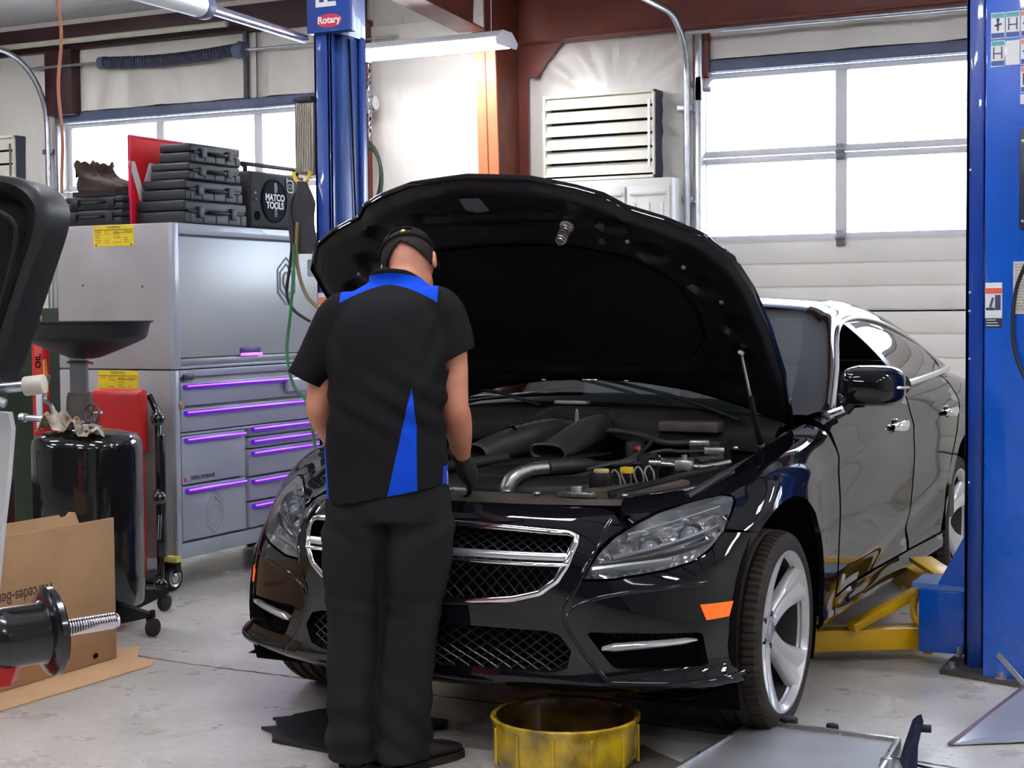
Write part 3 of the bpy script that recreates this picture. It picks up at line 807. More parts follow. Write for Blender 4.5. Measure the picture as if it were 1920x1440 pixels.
# ---- doors, sill, quarter
def bd(y): return 9
FD=[A(.60,z,7.5,10.2) for z in (.94,.8,.65,.5,.355)]+[A(y,.355,8,12) for y in (.9,1.2,1.5,1.74)]+[A(1.755,z,9.5,12) for z in (.5,.65,.8,.95)]+[(10.93,9),(10.4,9),(10,9),(9.5,9),(9.0,9),(8.85,9)]
RD=[(10.96,9)]+[A(1.77,z,9.5,12) for z in (.95,.8,.65,.5)]+[A(y,.355,9.9,13) for y in (1.77,2.0,2.25,2.36)]+[A(2.40,.45,11,13),A(2.42,.6,11,13),A(2.50,.70,11,13),A(2.62,.8,11,13.2),A(2.72,.95,11,13.3)]+[(12.25,9),(12,9),(11.5,9)]
shell('front_door',FD,m_paint,step=.16); shell('rear_door',RD,m_paint,step=.16)
SL=[A(.59,.34,7.5,10),A(.59,.25,7.5,10),A(1.2,.25,8,11),A(1.8,.25,9,12),A(2.44,.26,11,13),A(2.40,.34,11,13),A(1.8,.345,9,12),A(1.2,.345,9,12)]
shell('sill',SL,m_paint,step=.16,rim=.05)
archR=[A(y,z,11,15) for y,z in arc(2.874,.345,.42,.43,188,-10,24)]
QP=[(12.30,9)]+[A(2.74,.95,11,13.4),A(2.64,.8,11,13.3),A(2.52,.70,11,13.1),A(2.44,.6,11,13)]
i0=min(range(len(archR)),key=lambda i:abs(archR[i][0]-QP[-1][0])+abs(archR[i][1]-QP[-1][1])*.4)
QP+=archR[1:]+[A(3.34,.3,12,15.5),(14.6,.3),(15.2,.1),(15.98,.1),(15.98,9),(15,9),(14,9),(13,9)]
shell('rear_quarter_panel',QP,m_paint,step=.2)
mb=MB(); mb.add([(-.9,.45,.30),(.9,.45,.30),(.9,2.5,.30),(-.9,2.5,.30)],[(0,1,2,3)]); mb.add([(-.6,2.5,.3),(.6,2.5,.3),(.6,4.0,.3),(-.6,4.0,.3)],[(0,1,2,3)]); mb.build('underbody',m_dark,car,smooth=False)
# ---- greenhouse rows
R0=[(.87,.60,.995),(.88,1.0,1.015),(.885,1.42,1.038),(.885,1.8,1.055),(.88,2.2,1.065),(.865,2.62,1.075),(.83,2.98,1.078),(.79,3.2,1.07),(.68,3.72,1.02)]
R1=[(.865,.74,1.01),(.805,1.02,1.155),(.715,1.38,1.305),(.675,1.80,1.345),(.688,2.2,1.32),(.725,2.62,1.24),(.785,2.98,1.12),(.785,3.2,1.085),(.67,3.72,1.03)]
R2=[(.815,.60,1.0),(.745,.98,1.195),(.655,1.38,1.355),(.62,1.8,1.395),(.615,2.2,1.38),(.63,2.62,1.315),(.66,3.0,1.21),(.66,3.25,1.14),(.60,3.75,1.035)]
R3=[(.755,.57,1.0),(.68,.97,1.21),(.59,1.38,1.38),(.558,1.8,1.418),(.55,2.2,1.405),(.565,2.6,1.34),(.59,3.0,1.235),(.59,3.3,1.145),(.52,3.80,1.04)]
R4=[(0,.38,1.03),(0,.84,1.25),(0,1.34,1.418),(0,1.8,1.440),(0,2.2,1.428),(0,2.6,1.37),(0,3.05,1.26),(0,3.4,1.17),(0,3.9,1.05)]
def rowpt(R,u):
    n=len(R)-1; u=min(max(u,0),n-1e-6); i=int(u); b=_cr(u-i)
    return sum((V(R[min(max(i+m-1,0),n)])*b[m] for m in range(4)),V((0,0,0)))
def topsurf(u,w,sg=1):
    """w 0..1 from the roof ditch (R3) to the centre line (R4), rounded"""
    a=rowpt(R3,u); c=rowpt(R4,u); k=w
    x=a.x*(1-k); f=1-(1-k)**2.2
    return V((sg*x,a.y+(c.y-a.y)*f,a.z+(c.z-a.z)*f))
def gsurf(name,ra,rb,u0,u1,mat_,nu=40,nw=6,bulge=0,both=True,solid=0):
    for sg in ((1,-1) if both else (1,)):
        P=[]
        for i in range(nu+1):
            u=u0+(u1-u0)*i/nu; a=rowpt(ra,u); b=rowpt(rb,u); r=[]
            for j in range(nw+1):
                w=j/nw; p=a*(1-w)+b*w; h=bulge*4*w*(1-w); p=p+V((h*.75,0,h*.6)); r.append((sg*p.x,p.y,p.z))
            P.append(r)
        MB().grid(P).build(name,mat_,car,solid=solid)
gsurf('roof_rail',R1,R2,0,8,m_paint,60,6,.012); gsurf('roof_rail',R2,R3,0,8,m_paint,60,3,.004)
# side windows: front, rear and quarter light, with pillars between
def wsurf(name,ua,ub,mat_,w0=0,w1=1,off=-.006):
    """window between belt (R0) and upper edge (R1); ua,ub = (belt station, roof station)"""
    for sg in (1,-1):
        P=[]
        for i in range(13):
            k=i/12; r=[]
            for j in range(9):
                w=w0+(w1-w0)*j/8; a=rowpt(R0,ua[0]+(ub[0]-ua[0])*k); b=rowpt(R1,ua[1]+(ub[1]-ua[1])*k); p=a*(1-w)+b*w; h=.018*4*w*(1-w)+off
                r.append((sg*(p.x+h*.8),p.y,p.z+h*.5))
            P.append(r)
        MB().grid(P).build(name,mat_,car)
wsurf('b_pillar_trim',(2.95,2.35),(3.13,2.55),m_blkgloss,off=-.002)
wsurf('rear_side_window',(3.13,2.55),(5.45,5.15),m_sideglass)
wsurf('window_divider',(5.45,5.15),(5.52,5.22),m_blkgloss,off=-.002)
wsurf('quarter_window',(5.52,5.22),(6.1,6.0),m_sideglass)
for sg in (1,-1):
    mb=MB(); pts=[rowpt(R0,.2+k*.2) for k in range(32)]; mb.tube([(sg*(p.x+.004),p.y,p.z) for p in pts],.014,n=8); mb.build('belt_moulding',m_trimsilver,car)
    mb=MB(); pts=[rowpt(R1,.05+k*.2) for k in range(31)]; mb.tube([(sg*(p.x+.006),p.y,p.z-.002) for p in pts],.009,n=8); mb.build('window_moulding',m_trimsilver,car)
    mb=MB(); pts=[rowpt(R0,-0+k*.05) for k in range(9)]
    P=[]; 
    for k in range(7): a=rowpt(R0,.0+k*.07); b=rowpt(R1,k*.03); P.append([(sg*(a.x-.004),a.y,a.z),(sg*(b.x-.004),b.y,b.z)])
    MB().grid(P).build('mirror_triangle',m_blkplastic,car)
def roofsurf(name,u0,u1,mat_,nu=24,nw=16,w0=0.0):
    P=[]
    for i in range(nu+1):
        u=u0+(u1-u0)*i/nu; r=[topsurf(u,w0+(1-w0)*j/nw,1) for j in range(nw+1)]+[topsurf(u,w0+(1-w0)*(nw-j)/nw,-1) for j in range(1,nw+1)]
        P.append(r)
    return MB().grid(P).build(name,mat_,car)
roofsurf('windscreen',0,1.95,m_windscreen); roofsurf('roof_front_edge',1.95,2.12,m_blkgloss,4); roofsurf('sunroof_glass',2.12,2.9,m_paint,10); roofsurf('roof',2.9,5.0,m_paint); roofsurf('rear_window',5.0,7.1,m_sideglass); roofsurf('trunk_lid',7.1,8,m_paint,8)
mb=MB(); P=[]
for i in range(20):
    u=i/19; a=V(BODY(12+4*u,9)); b=rowpt(R0,6+2*u) if u<1 else rowpt(R0,8); P.append([a,b])
# rear deck closing strip
for sg in (1,-1):
    mb=MB(); P=[]
    for i in range(25):
        u=i/24; a=V(BODY(12.6+3.4*u,9)); b=rowpt(R0,min(8,6.2+1.8*min(1,u*1.5))); c=rowpt(R4,8) if u>.99 else b
        P.append([(sg*a.x,a.y,a.z),(sg*c.x,c.y,c.z)])
    MB().grid(P).build('rear_deck',m_paint,car)
# ---- door handles
for sg in (1,-1):
    for y in (1.50,2.42):
        s,t=A(y,.905,9,13); c=V(BODY(s,t)); mb=MB(); P=[]
        for k in range(15):
            u=k/14; w=.010+.008*math.sin(PI*u); p=V((sg*(c.x+.008+.028*math.sin(PI*u)**.6),c.y-.11+.22*u,c.z+.004*u)); 
            P.append([p+V((sg*.010*math.cos(th),0,w*1.2*math.sin(th))) for th in [2*PI*j/10 for j in range(10)]])
        mb.grid(P,closev=True); mb.build('door_handle',m_chrome,car)
        mb=MB(); mb.sphere((sg*(c.x-.002),c.y-.01,c.z),.05,(.25,1.1,.6),16); mb.build('handle_cup',m_blkgloss,car)
# ---- mirrors
for sg in (1,-1):
    mb=MB(); c=V((sg*1.005,.80,1.10)); rings=[]
    prof=[(-.10,.50),(-.085,.78),(-.05,.96),(0,1.04),(.04,1.03),(.07,.98),(.082,.93)]
    for dy,k in prof:
        r=[]
        for j in range(28):
            th=2*PI*j/28; ex=.5; ca,sa=math.cos(th),math.sin(th); x=.104*abs(ca)**.55*(1 if ca>0 else -1)*k; z=.072*abs(sa)**.62*(1 if sa>0 else -1)*k
            r.append(c+V((sg*x,dy+.10*(x/.125)*.35,z-(x/.125)*.004)))
        rings.append(r)
    mb.loft(rings); mir=mb.build('wing_mirror',m_paint,car)
    mb=MB(); mb.tube([(sg*.90,.80,1.03),(sg*.93,.80,1.045),(sg*.97,.80,1.055)],.03,rad=[.045,.03,.035],n=12); mb.build('mirror_arm',m_blkgloss,mir)
    mb=MB(); r=[c+V((sg*(p[0]),.083+.035*p[0]/.125,p[1])) for p in [(.115*math.cos(a),.062*math.sin(a)) for a in [2*PI*k/24 for k in range(24)]]]; mb.add(r,[tuple(range(24))]); mb.build('mirror_glass',m_chrome,mir)
    mb=MB(); mb.tube([c+V((sg*(-.03+.16*k/8),-.085+.10*(k/8)**2,-.005)) for k in range(9)],.006,n=6); mb.build('turn_repeater',M('repeater_lens',(.4,.35,.3),.1,coat=1),mir)
# ---- wheels
def wheel(cy,sg,name='wheel',steer=0):
    prs=MB(); w=.125; x0=.80
    def W(x,r,a): 
        return V((sg*(x0+x),cy+r*math.cos(a),.331+r*math.sin(a)))
    prof=[(-.125,.255),(-.128,.280),(-.122,.305),(-.112,.322),(-.095,.329),(-.075,.331),(-.071,.324),(-.063,.324),(-.059,.331),(-.03,.332),(-.026,.324),(-.018,.324),(-.014,.332),(.014,.332),(.018,.324),(.026,.324),(.030,.332),(.059,.331),(.063,.324),(.071,.324),(.075,.331),(.095,.329),(.112,.322),(.122,.305),(.126,.285),(.124,.272),(.118,.262)]
    n=246; mb=MB(); P=[]
    for k in range(n):
        a=2*PI*k/n; row=[]
        for x,r in prof:
            rr=r
            if r>.318 and (abs(x)>.072): rr=r-(.007 if k%3==0 else 0)
            row.append(W(x,rr,a))
        P.append(row)
    mb.grid(P,closeu=True); tyre=mb.build(name,m_rubber,car,angle=28)
    mb=MB(); rp=[(-.118,.257),(-.09,.248),(0,.242),(.085,.246),(.10,.256),(.114,.265),(.122,.265),(.121,.257),(.112,.252),(.10,.246)]
    P=[[W(x,r,2*PI*k/64) for x,r in rp[3:]] for k in range(64)]; mb.grid(P,closeu=True); mb.build('rim',m_rim,tyre)
    mb=MB(); P=[[W(x,r,2*PI*k/64) for x,r in rp[:4]] for k in range(64)]; mb.grid(P,closeu=True); mb.build('rim_barrel',M('rim_barrel_shade',(.06,.055,.05),.5,metal=.4),tyre)  # barrel coloured dark to stand in for shade behind the spokes
    mb=MB(); P=[[W(x,r,2*PI*k/48) for x,r in [(.02,.001),(.02,.165),(.01,.17),(-.01,.17),(-.03,.10),(-.05,.245)]] for k in range(48)]; mb.grid(P,closeu=True); mb.build('brake_disc',M('brake_disc_steel',(.16,.13,.11),.4,metal=.8),tyre)
    # five broad spokes, each creased down the middle
    rot=PI/2+.22
    for k in range(5):
        a0=rot+2*PI*k/5; mb=MB(); P=[]
        for i in range(13):
            u=i/12; r=.045+.216*u
            hw=.040+.006*u+.078*max(0,u-.35)**1.5     # half width flares to the rim
            xf=.060+.057*u**1.7; row=[]
            for v_,dz in ((-1,-.028),(-.97,-.008),(-.75,.004),(-.35,.002),(-.12,-.006*(u>.15)),(0,-.010*(u>.15)),(.12,-.006*(u>.15)),(.35,.002),(.75,.004),(.97,-.008),(1,-.028)):
                off=hw*v_; aa=a0+math.atan2(off,r); rr=math.hypot(r,off); row.append(W(xf+dz,min(rr,.263),aa))
            P.append(row)
        mb.grid(P); mb.build('spoke',m_rim,tyre,angle=50)
    MB().rings([(W(x,0,0),r) for x,r in ((.02,.075),(.052,.072),(.062,.060),(.058,.036),(.064,.033),(.066,.001))],V((0,1,0)),V((0,0,1)),40,False).build('hub',m_rim,tyre)
    MB().rings([(W(x,0,0),r) for x,r in ((.060,.033),(.070,.031),(.073,.022),(.073,.001))],V((0,1,0)),V((0,0,1)),32,False).build('centre_cap',m_satin,tyre)
    for k in range(5):
        a=rot+2*PI*(k+.5)/5; c=W(.04,.056,a); MB().cyl(c,c+V((sg*.0255,0,0)),.0105,n=12,bev=.002).build('wheel_bolt',M('dark_bolt',(.05,.05,.05),.35,metal=.8),tyre)
    if steer:
        pv=V((sg*.72,cy,0)); Rm=Matrix.Translation(pv)@Matrix.Rotation(steer,4,'Z')@Matrix.Translation(-pv)
        for o in [tyre]+list(tyre.children): o.data.transform(Rm)
    return tyre
wheel(0,1); wheel(0,-1); wheel(2.874,1); wheel(2.874,-1)
# ---- raised hood (built closed, then swung open about its rear hinges)
HA=math.radians(45.2); HY,HZ=.62,.985
hood_out=[(0,-.745),(.22,-.722),(.36,-.675),(.445,-.635),(.50,-.575),(.62,-.525),(.73,-.455),(.805,-.345),(.828,-.18),(.83,.05),(.815,.3),(.775,.60)]
def hz(x,y):
    t=max(0,(.62-y)/1.36); return 1.0-.205*t**1.7-.085*(abs(x)/.82)**2.3+.02
def HO(x,y,dz=0):
    z=hz(x,y)+dz; dy,dzz=y-HY,z-HZ
    return V((x,HY+dy*math.cos(HA)+dzz*math.sin(HA),HZ-dy*math.sin(HA)+dzz*math.cos(HA)))
rear=[(.775,.60),(.6,.535),(.4,.475),(.2,.445),(0,.435)]
ring=hood_out+rear[1:]; 
full=ring+[(-x,y) for x,y in reversed(ring[1:-1])]
inner_shape=None
def hood_edge(x,y,P=full):
    return min(segdist((x,y),P[i],P[(i+1)%len(P)]) for i in range(len(P)))
mb=MB(); patch2d(full,(),.045,lambda x,y:HO(x,y,0),mb)
L=resample(full,.045); mb.grid([[HO(x,y,0),HO(x,y,-.008),HO(x*.992,y*.992,-.02)] for x,y in L],closeu=True); mb.build('hood',m_paint,car)
hood=COL.objects[-1] if False else [o for o in car.children if o.name.startswith('hood')][-1]
pad=[(0,-.40),(.26,-.385),(.44,-.33),(.56,-.22),(.60,-.05),(.58,.12),(.50,.235),(.40,.30),(.2,.315),(0,.32)]
padf=pad+[(-x,y) for x,y in reversed(pad[1:-1])]
def under(x,y):
    e=hood_edge(x,y); d=-.012-.030*min(1,max(0,(e-.012)/.035))         # pressed frame standing below the skin
    ip=inside((x,y),padf); pe=min(segdist((x,y),padf[i],padf[(i+1)%len(padf)]) for i in range(len(padf)))
    if ip: d+= .018*min(1,pe/.03)
    else:  d+= -.006*math.exp(-((pe-.03)/.02)**2)
    # stiffening beads and pressed pockets near the nose and the flanks
    d+= .007*math.exp(-((y+.50+.25*x*x)/.012)**2)*(abs(x)<.40) + .006*math.exp(-((y+.57+.2*x*x)/.010)**2)*(abs(x)<.34)
    for cx_,cy_,rx,ry in ((.53,-.36,.05,.045),(.655,-.2,.045,.06),(.70,0,.045,.08),(.69,.22,.045,.07),(.43,-.50,.05,.035),(.20,-.56,.06,.02),(.62,.36,.06,.05)):
        q=((abs(x)-cx_)/rx)**2+((y-cy_)/ry)**2
        if q<1.6: d+= .016*max(0,min(1,(1.35-q)*2))
    return d
mb=MB(); inn=[(x*.985,y*.985+.004) for x,y in full]; patch2d(inn,(),.019,lambda x,y:HO(x,y,under(x,y)),mb); mb.build('hood_inner_frame',M('inner_panel_black',(.0075,.0075,.009),.36,spec=.3,noise=.4,nscale=9,rvar=.12),hood)
mb=MB(); patch2d([(x*.97,y*.97-.005) for x,y in padf],(),.03,lambda x,y:HO(x,y,under(x,y)-.010-.004*math.sin(x*40)*math.sin(y*40)*0),mb); mb.build('insulation_pad',M('felt_pad',(.006,.006,.007),.9,spec=.1,noise=.4,nscale=30,bump=.5,bscale=120,dist=.003),hood)
def coil(mb,p,q,r,w,turns,n=200):
    p=V(p);q=V(q);x,y,d=frame(q-p); L=(q-p).length; mb.tube([p+d*L*k/n+(x*math.cos(2*PI*turns*k/n)+y*math.sin(2*PI*turns*k/n))*r for k in range(n+1)],w,n=6)
for sx in (.272,-.335):
    a=HO(sx,-.50,-.045); b=HO(sx,-.50,-.125)
    mb=MB(); coil(mb,a,b,.0155,.0032,6.5); mb.build('latch_spring',M('spring_wire',(.30,.27,.24),.35,metal=.9),hood)
    MB().cyl(a,HO(sx,-.50,-.135),.006,n=10).cyl(a,HO(sx,-.50,-.052),.025,n=16,bev=.002).build('latch_pin',m_galv,hood)
    mb=MB(); mb.lathe(HO(sx*1.35,-.42,-.04),[(.001,.012),(.012,.012),(.013,0)],HO(0,0,-1)-HO(0,0,0),16); mb.build('rubber_buffer',m_rubber,hood)
# striker plate, sticker and chrome grille badge seen at the hood edge
mb=MB(); patch2d([(-.055,-.66),(.02,-.66),(.025,-.59),(-.03,-.575),(-.06,-.60)],(),.03,lambda x,y:HO(x,y,under(x,y)-.004),mb); mb.build('tape_patch',M('grey_tape',(.11,.11,.12),.6),hood)
mb=MB(); mb.beam(HO(-.25,-.66,-.03),HO(-.13,-.685,-.03),.016,.008,.003); mb.build('edge_clip',m_satin,hood)
for (x0,x1) in ((-.17,-.155),(0.0,.06),(.17,.185)):
    mb=MB(); mb.beam(HO(x0,.395,-.052),HO(x1,.395,-.052),.02,.006,.002); mb.build('rear_edge_clip',m_chrome,hood)
for (x,y) in ((.62,-.30),(.70,-.12),(-.62,-.30),(-.46,-.42),(.46,-.42)):
    mb=MB(); mb.lathe(HO(x,y,under(x,y)-.002),[(.0001,.004),(.007,.004),(.008,0)],HO(0,0,-1)-HO(0,0,0),12); mb.build('plastic_rivet',M('rivet_grey',(.2,.2,.2),.4),hood)
# hood struts
for sx in (.70,-.70):
    a=V((sx,.42,.90)); b=HO(sx*.99,.16,-.05)
    MB().cyl(a,a+(b-a)*.55,.011,n=14,bev=.002).build('hood_strut',m_blkplastic,car)
    MB().cyl(a+(b-a)*.54,b,.0055,n=10).build('strut_rod',m_satin,car)
    mb=MB(); mb.sphere(b,.014,n=12); mb.sphere(a,.014,n=12); mb.build('strut_joint',m_galv,car)
# ---- engine bay
m_eng=M('engine_plastic',(.020,.019,.018),.48,spec=.3,noise=.35,nscale=9,bump=.3,bscale=150,dist=.0008,rvar=.12)
m_engd=M('engine_plastic_dark',(.012,.012,.012),.5,spec=.25,noise=.3,nscale=20)
m_alu=M('cast_aluminium',(.55,.55,.53),.3,metal=.9,noise=.3,nscale=30,rvar=.12)
m_dust=M('dusty_support_panel',(.085,.068,.050),.6,noise=.5,nscale=14,col2=(.03,.026,.022),bump=.4,bscale=60)
m_hose=M('hose_rubber',(.022,.021,.020),.55,noise=.2,nscale=20)
eng=thing('engine','dark plastic covered engine with open intake ducts under the raised hood','engine',(0,0,.3)) if False else None
P0=car
# inner wings, firewall, bay floor
mb=MB()
for sg in (1,-1):
    mb=MB(); mb.grid([[(sg*.78,y,z0) ,(sg*.76,y,z0-.015),(sg*.70,y,z0-.05),(sg*.67,y,.55)] for y,z0 in ((-.30,.80),(-.15,.845),(0,.87),(.2,.895),(.42,.925),(.62,.97))]); mb.build('inner_wing',m_engd,P0)
    mb=MB(); mb.tube([(sg*.70,-.33,.80),(sg*.735,-.15,.842),(sg*.75,.05,.868),(sg*.755,.3,.893),(sg*.75,.55,.93)],.012,n=8,sub=4); mb.build('bay_seal',m_hose,P0)
mb=MB(); mb.add([(-.68,-.5,.5),(.68,-.5,.5),(.68,.6,.5),(-.68,.6,.5)],[(0,1,2,3)]); mb.add([(-.75,.47,.5),(.75,.47,.5),(.75,.47,.93),(-.75,.47,.93)],[(0,1,2,3)]); mb.build('bay_floor',m_dark,P0,smooth=False)
# radiator support (slam panel) and its dusty cover
mb=MB(); mb.grid([[(x,y0+.13*(abs(x)/.62)**2,z) for y0,z in ((-.52,.775),(-.50,.792),(-.40,.795-.02*(abs(x)/.6)**2),(-.38,.77),(-.38,.62))] for x in [(-.62+1.24*k/30) for k in range(31)]]); mb.build('slam_panel',m_dust,P0)
for sg in (1,-1):
    mb=MB(); mb.prism([(sg*.30,-.44,.785),(sg*.56,-.34,.79),(sg*.66,-.20,.82),(sg*.60,-.16,.82),(sg*.34,-.30,.79)],(0,0,.018)); mb.build('support_cover',m_dust,P0)
    MB().beam((sg*.45,-.38,.80),(sg*.70,-.05,.865),.035,.02,.005).build('support_brace',m_engd,P0)
mb=MB(); mb.cyl((.36,-.42,.80),(.36,-.42,.83),.018,n=12,bev=.003); mb.box(.30,.42,-.44,-.40,.795,.812,.004); mb.build('hood_latch',m_alu,P0)
for x,y,z in ((.10,-.40,.80),(.22,-.42,.80),(.50,-.36,.80),(-.1,-.42,.80)): MB().sphere((x,y,z),.012,(1,1,.6),10).build('support_bolt',m_alu,P0)
MB().obox((-.10,-.36,.79),(1,.2,0),.14,.05,.02,.004).build('warning_label',M('pale_label',(.5,.48,.42),.5),P0)
# engine cover: big stepped plastic lid
def lid(name,pts,z0,z1,mat_,crown=.03,step=.05,par=P0):
    mb=MB(); cx=sum(p[0] for p in pts)/len(pts); cy=sum(p[1] for p in pts)/len(pts); P=round_poly(pts,.06,4)
    n=len(P); rows=[]
    for k,(s,z) in enumerate(((1.02,z0),(1.0,z1-.02),(.985,z1-.006),(.96,z1),(.80,z1+crown*.4),(.5,z1+crown*.85),(.2,z1+crown),(.01,z1+crown))):
        rows.append([(cx+(p[0]-cx)*s,cy+(p[1]-cy)*s,z) for p in P])
    mb.grid(rows,closev=True); return mb.build(name,mat_,par)
lid('engine_cover',[(-.36,-.34),(-.05,-.38),(.22,-.34),(.34,-.16),(.40,.16),(.30,.32),(-.30,.32),(-.40,.0)],.62,.815,m_eng,.05)
lid('cover_panel',[(-.12,-.32),(.17,-.30),(.30,-.12),(.33,.12),(.12,.20),(-.12,.10)],.80,.845,m_eng,.028)
for k in range(4): MB().beam((-.02+.035*k,-.28+.02*k,.868),(.10+.05*k,.06+.02*k,.885),.007,.006,.002).build('cover_rib',m_eng,P0)
mb=MB(); text_on(mb,'AMG' if False else 'V8',.03,(-.05,-.2,.872),(1,0,0),(0,1,.1)) if False else None
# intake duct with flattened open mouth
def duct(name,path,sec,mat_,wall=.006,ribs=False):
    """path: centre points; sec: (half width, half height) per point"""
    cp=catmull(path,6); cs=catmull([(a,b) for a,b in sec],6,True); rings=[]; n=28
    for k,p in enumerate(cp):
        t=(cp[min(k+1,len(cp)-1)]-cp[max(k-1,0)]).normalized(); x=t.cross(V((0,0,1))).normalized(); y=x.cross(t).normalized(); a,b=cs[k]
        f=1+(.07*math.sin(k*PI) if ribs else 0); f=1+(.05 if (ribs and k%2) else 0)
        rings.append([p+x*(a*f*math.copysign(abs(math.cos(q))**.7,math.cos(q)))+y*(b*f*math.copysign(abs(math.sin(q))**.7,math.sin(q))) for q in [2*PI*j/n for j in range(n)]])
    mb=MB(); mb.grid(rings,closev=True); o=mb.build(name,mat_,P0,solid=wall,offs=-1); return o
m_duct=M('intake_duct_grey',(.042,.039,.036),.42,noise=.25,nscale=12,rvar=.1)
duct('intake_duct',[(.075,-.03,.895),(.095,.04,.91),(.12,.12,.935),(.125,.22,.955),(.12,.34,.96)],[(.078,.028),(.072,.034),(.058,.045),(.045,.047),(.045,.045)],m_duct)
mb=MB(); pts=[(.078*math.copysign(abs(math.cos(q))**.7,math.cos(q)),.028*math.copysign(abs(math.sin(q))**.7,math.sin(q))) for q in [2*PI*j/28 for j in range(28)]]
t=V((.02,.07,.015)).normalized(); x=t.cross(V((0,0,1))).normalized(); y=x.cross(t)
mb.tube([V((.075,-.03,.895))+x*a+y*b for a,b in pts+pts[:1]],.005,n=8); mb.build('duct_lip',m_duct,P0)
duct('corrugated_duct',[(-.20,-.03,.875),(-.15,.04,.90),(-.08,.12,.925),(-.03,.22,.94),(-.03,.34,.93)],[(.062,.040),(.060,.048),(.055,.052),(.05,.05),(.05,.05)],m_duct,ribs=True)
mb=MB(); c=V((-.115,.085,.915)); d=V((.06,.07,.02)).normalized(); mb.lathe(c,[(.060,-.006),(.062,-.006),(.062,.006),(.060,.006)],d,32); mb.build('hose_clamp',m_chrome,P0)
# bright metal elbow in front of the cover, hoses
MB().tube([(.085,-.365,.775),(.09,-.37,.81),(.105,-.35,.842),(.14,-.31,.862),(.19,-.27,.868)],.024,n=16,sub=5,rad=[.026,.026,.025,.023,.022]).build('metal_elbow',m_alu,P0)
MB().tube([(.19,-.27,.868),(.24,-.2,.87),(.26,-.1,.86)],.026,n=14,sub=4).build('radiator_hose',m_hose,P0)
MB().tube([(-.30,-.36,.80),(-.22,-.30,.85),(-.12,-.24,.868),(-.04,-.12,.88)],.020,n=12,sub=5).build('coolant_hose',m_hose,P0)
MB().tube([(.30,-.10,.86),(.42,-.05,.875),(.55,.02,.875),(.66,.12,.88)],.014,n=10,sub=5).build('coolant_hose',m_hose,P0)
MB().tube([(.02,.24,.93),(.16,.28,.95),(.30,.26,.94),(.42,.2,.92),(.52,.25,.92)],.012,n=10,sub=5).build('coolant_hose',m_hose,P0)
for k,(x,y,z) in enumerate(((.40,-.2,.85),(.43,-.18,.86),(.47,-.17,.86),(.50,-.15,.862))):
    MB().tube([(x,y,z-.05),(x-.012,y-.01,z-.01),(x,y-.005,z+.012),(x+.016,y,z-.01),(x+.014,y+.01,z-.05)],.003,n=6,sub=4).build('wire_loop',M('pale_wire',(.35,.33,.28),.5),P0)
# air-conditioning pipe
mb=MB(); mb.tube([(.50,-.12,.882),(.53,-.12,.88),(.565,-.11,.876),(.60,-.09,.872),(.66,-.05,.868),(.73,.0,.882)],.010,n=12,sub=5); 
mb.build('refrigerant_pipe',m_alu,P0)
for k in range(4): MB().cyl((.495+.011*k,-.125,.882),(.502+.011*k,-.1245,.882),.017,n=16).build('pipe_collar',m_chrome,P0)
mb=MB(); mb.box(.575,.635,-.12,-.08,.855,.895,.01); mb.cyl((.605,-.10,.85),(.605,-.10,.91),.009,n=10); mb.build('pipe_fitting',m_alu,P0)
MB().cyl((.37,-.245,.80),(.37,-.245,.855),.040,n=24,bev=.006).build('filler_neck',m_engd,P0)
mb=MB(); mb.cyl((.37,-.245,.855),(.37,-.245,.868),.026,n=20,bev=.004); mb.build('filler_cap',M('pale_yellow_cap',(.55,.50,.22),.45),P0)
mb=MB(); mb.cyl((.45,-.22,.855),(.45,-.22,.875),.022,n=16,bev=.003); mb.build('coolant_cap',M('yellow_cap',(.55,.38,.02),.4),P0)
mb=MB(); mb.box(.42,.62,-.30,-.20,.70,.812,.02); mb.build('washer_tank',M('bluish_tank',(.06,.11,.17),.3,trans=.0),P0)
mb=MB(); mb.cyl((.455,-.05,.80),(.455,-.05,.905),.038,n=20,bev=.01); mb.build('reservoir',m_engd,P0)
mb=MB(); mb.box(.40,.66,.02,.20,.70,.862,.015); mb.box(.42,.64,.04,.18,.862,.872,.004); mb.build('fuse_box',m_engd,P0)
mb=MB(); mb.cyl((.34,.12,.80),(.34,.12,.93),.035,n=20,bev=.01); mb.build('vacuum_canister',m_engd,P0)
mb=MB(); mb.box(.50,.62,.22,.34,.80,.93,.012); mb.build('brake_reservoir',m_engd,P0)
mb=MB(); mb.obox((.56,.17,.925),(1,.2,.02),.07,.025,.02,.005); mb.build('bright_bracket',m_alu,P0)
mb=MB(); mb.obox((.63,.12,.905),(1,.5,.0),.07,.03,.025,.005); mb.build('bright_bracket',m_alu,P0)
mb=MB(); mb.cyl((.345,.10,.905),(.375,.07,.91),.008,n=8); mb.build('red_clip',M('red_clip',(.5,.03,.02),.4),P0)
for k in range(14):
    x=random.uniform(.38,.68); y=random.uniform(-.18,.3); MB().sphere((x,y,.865+.06*(y+.18)+random.uniform(0,.02)),random.uniform(.006,.014),(1,1,.7),8).build('small_fitting',random.choice([m_alu,m_engd,m_duct,m_engd]),P0)
for a in (((.36,.0,.87),(.44,.1,.90),(.5,.16,.895),(.64,.2,.90)),((.3,-.2,.86),(.36,-.05,.875),(.38,.1,.90),(.36,.28,.94)),((-.35,-.1,.82),(-.45,.0,.86),(-.55,.1,.87),(-.62,.2,.88))):
    MB().tube(a,.007,n=8,sub=5).build('wiring_loom',m_hose,P0)
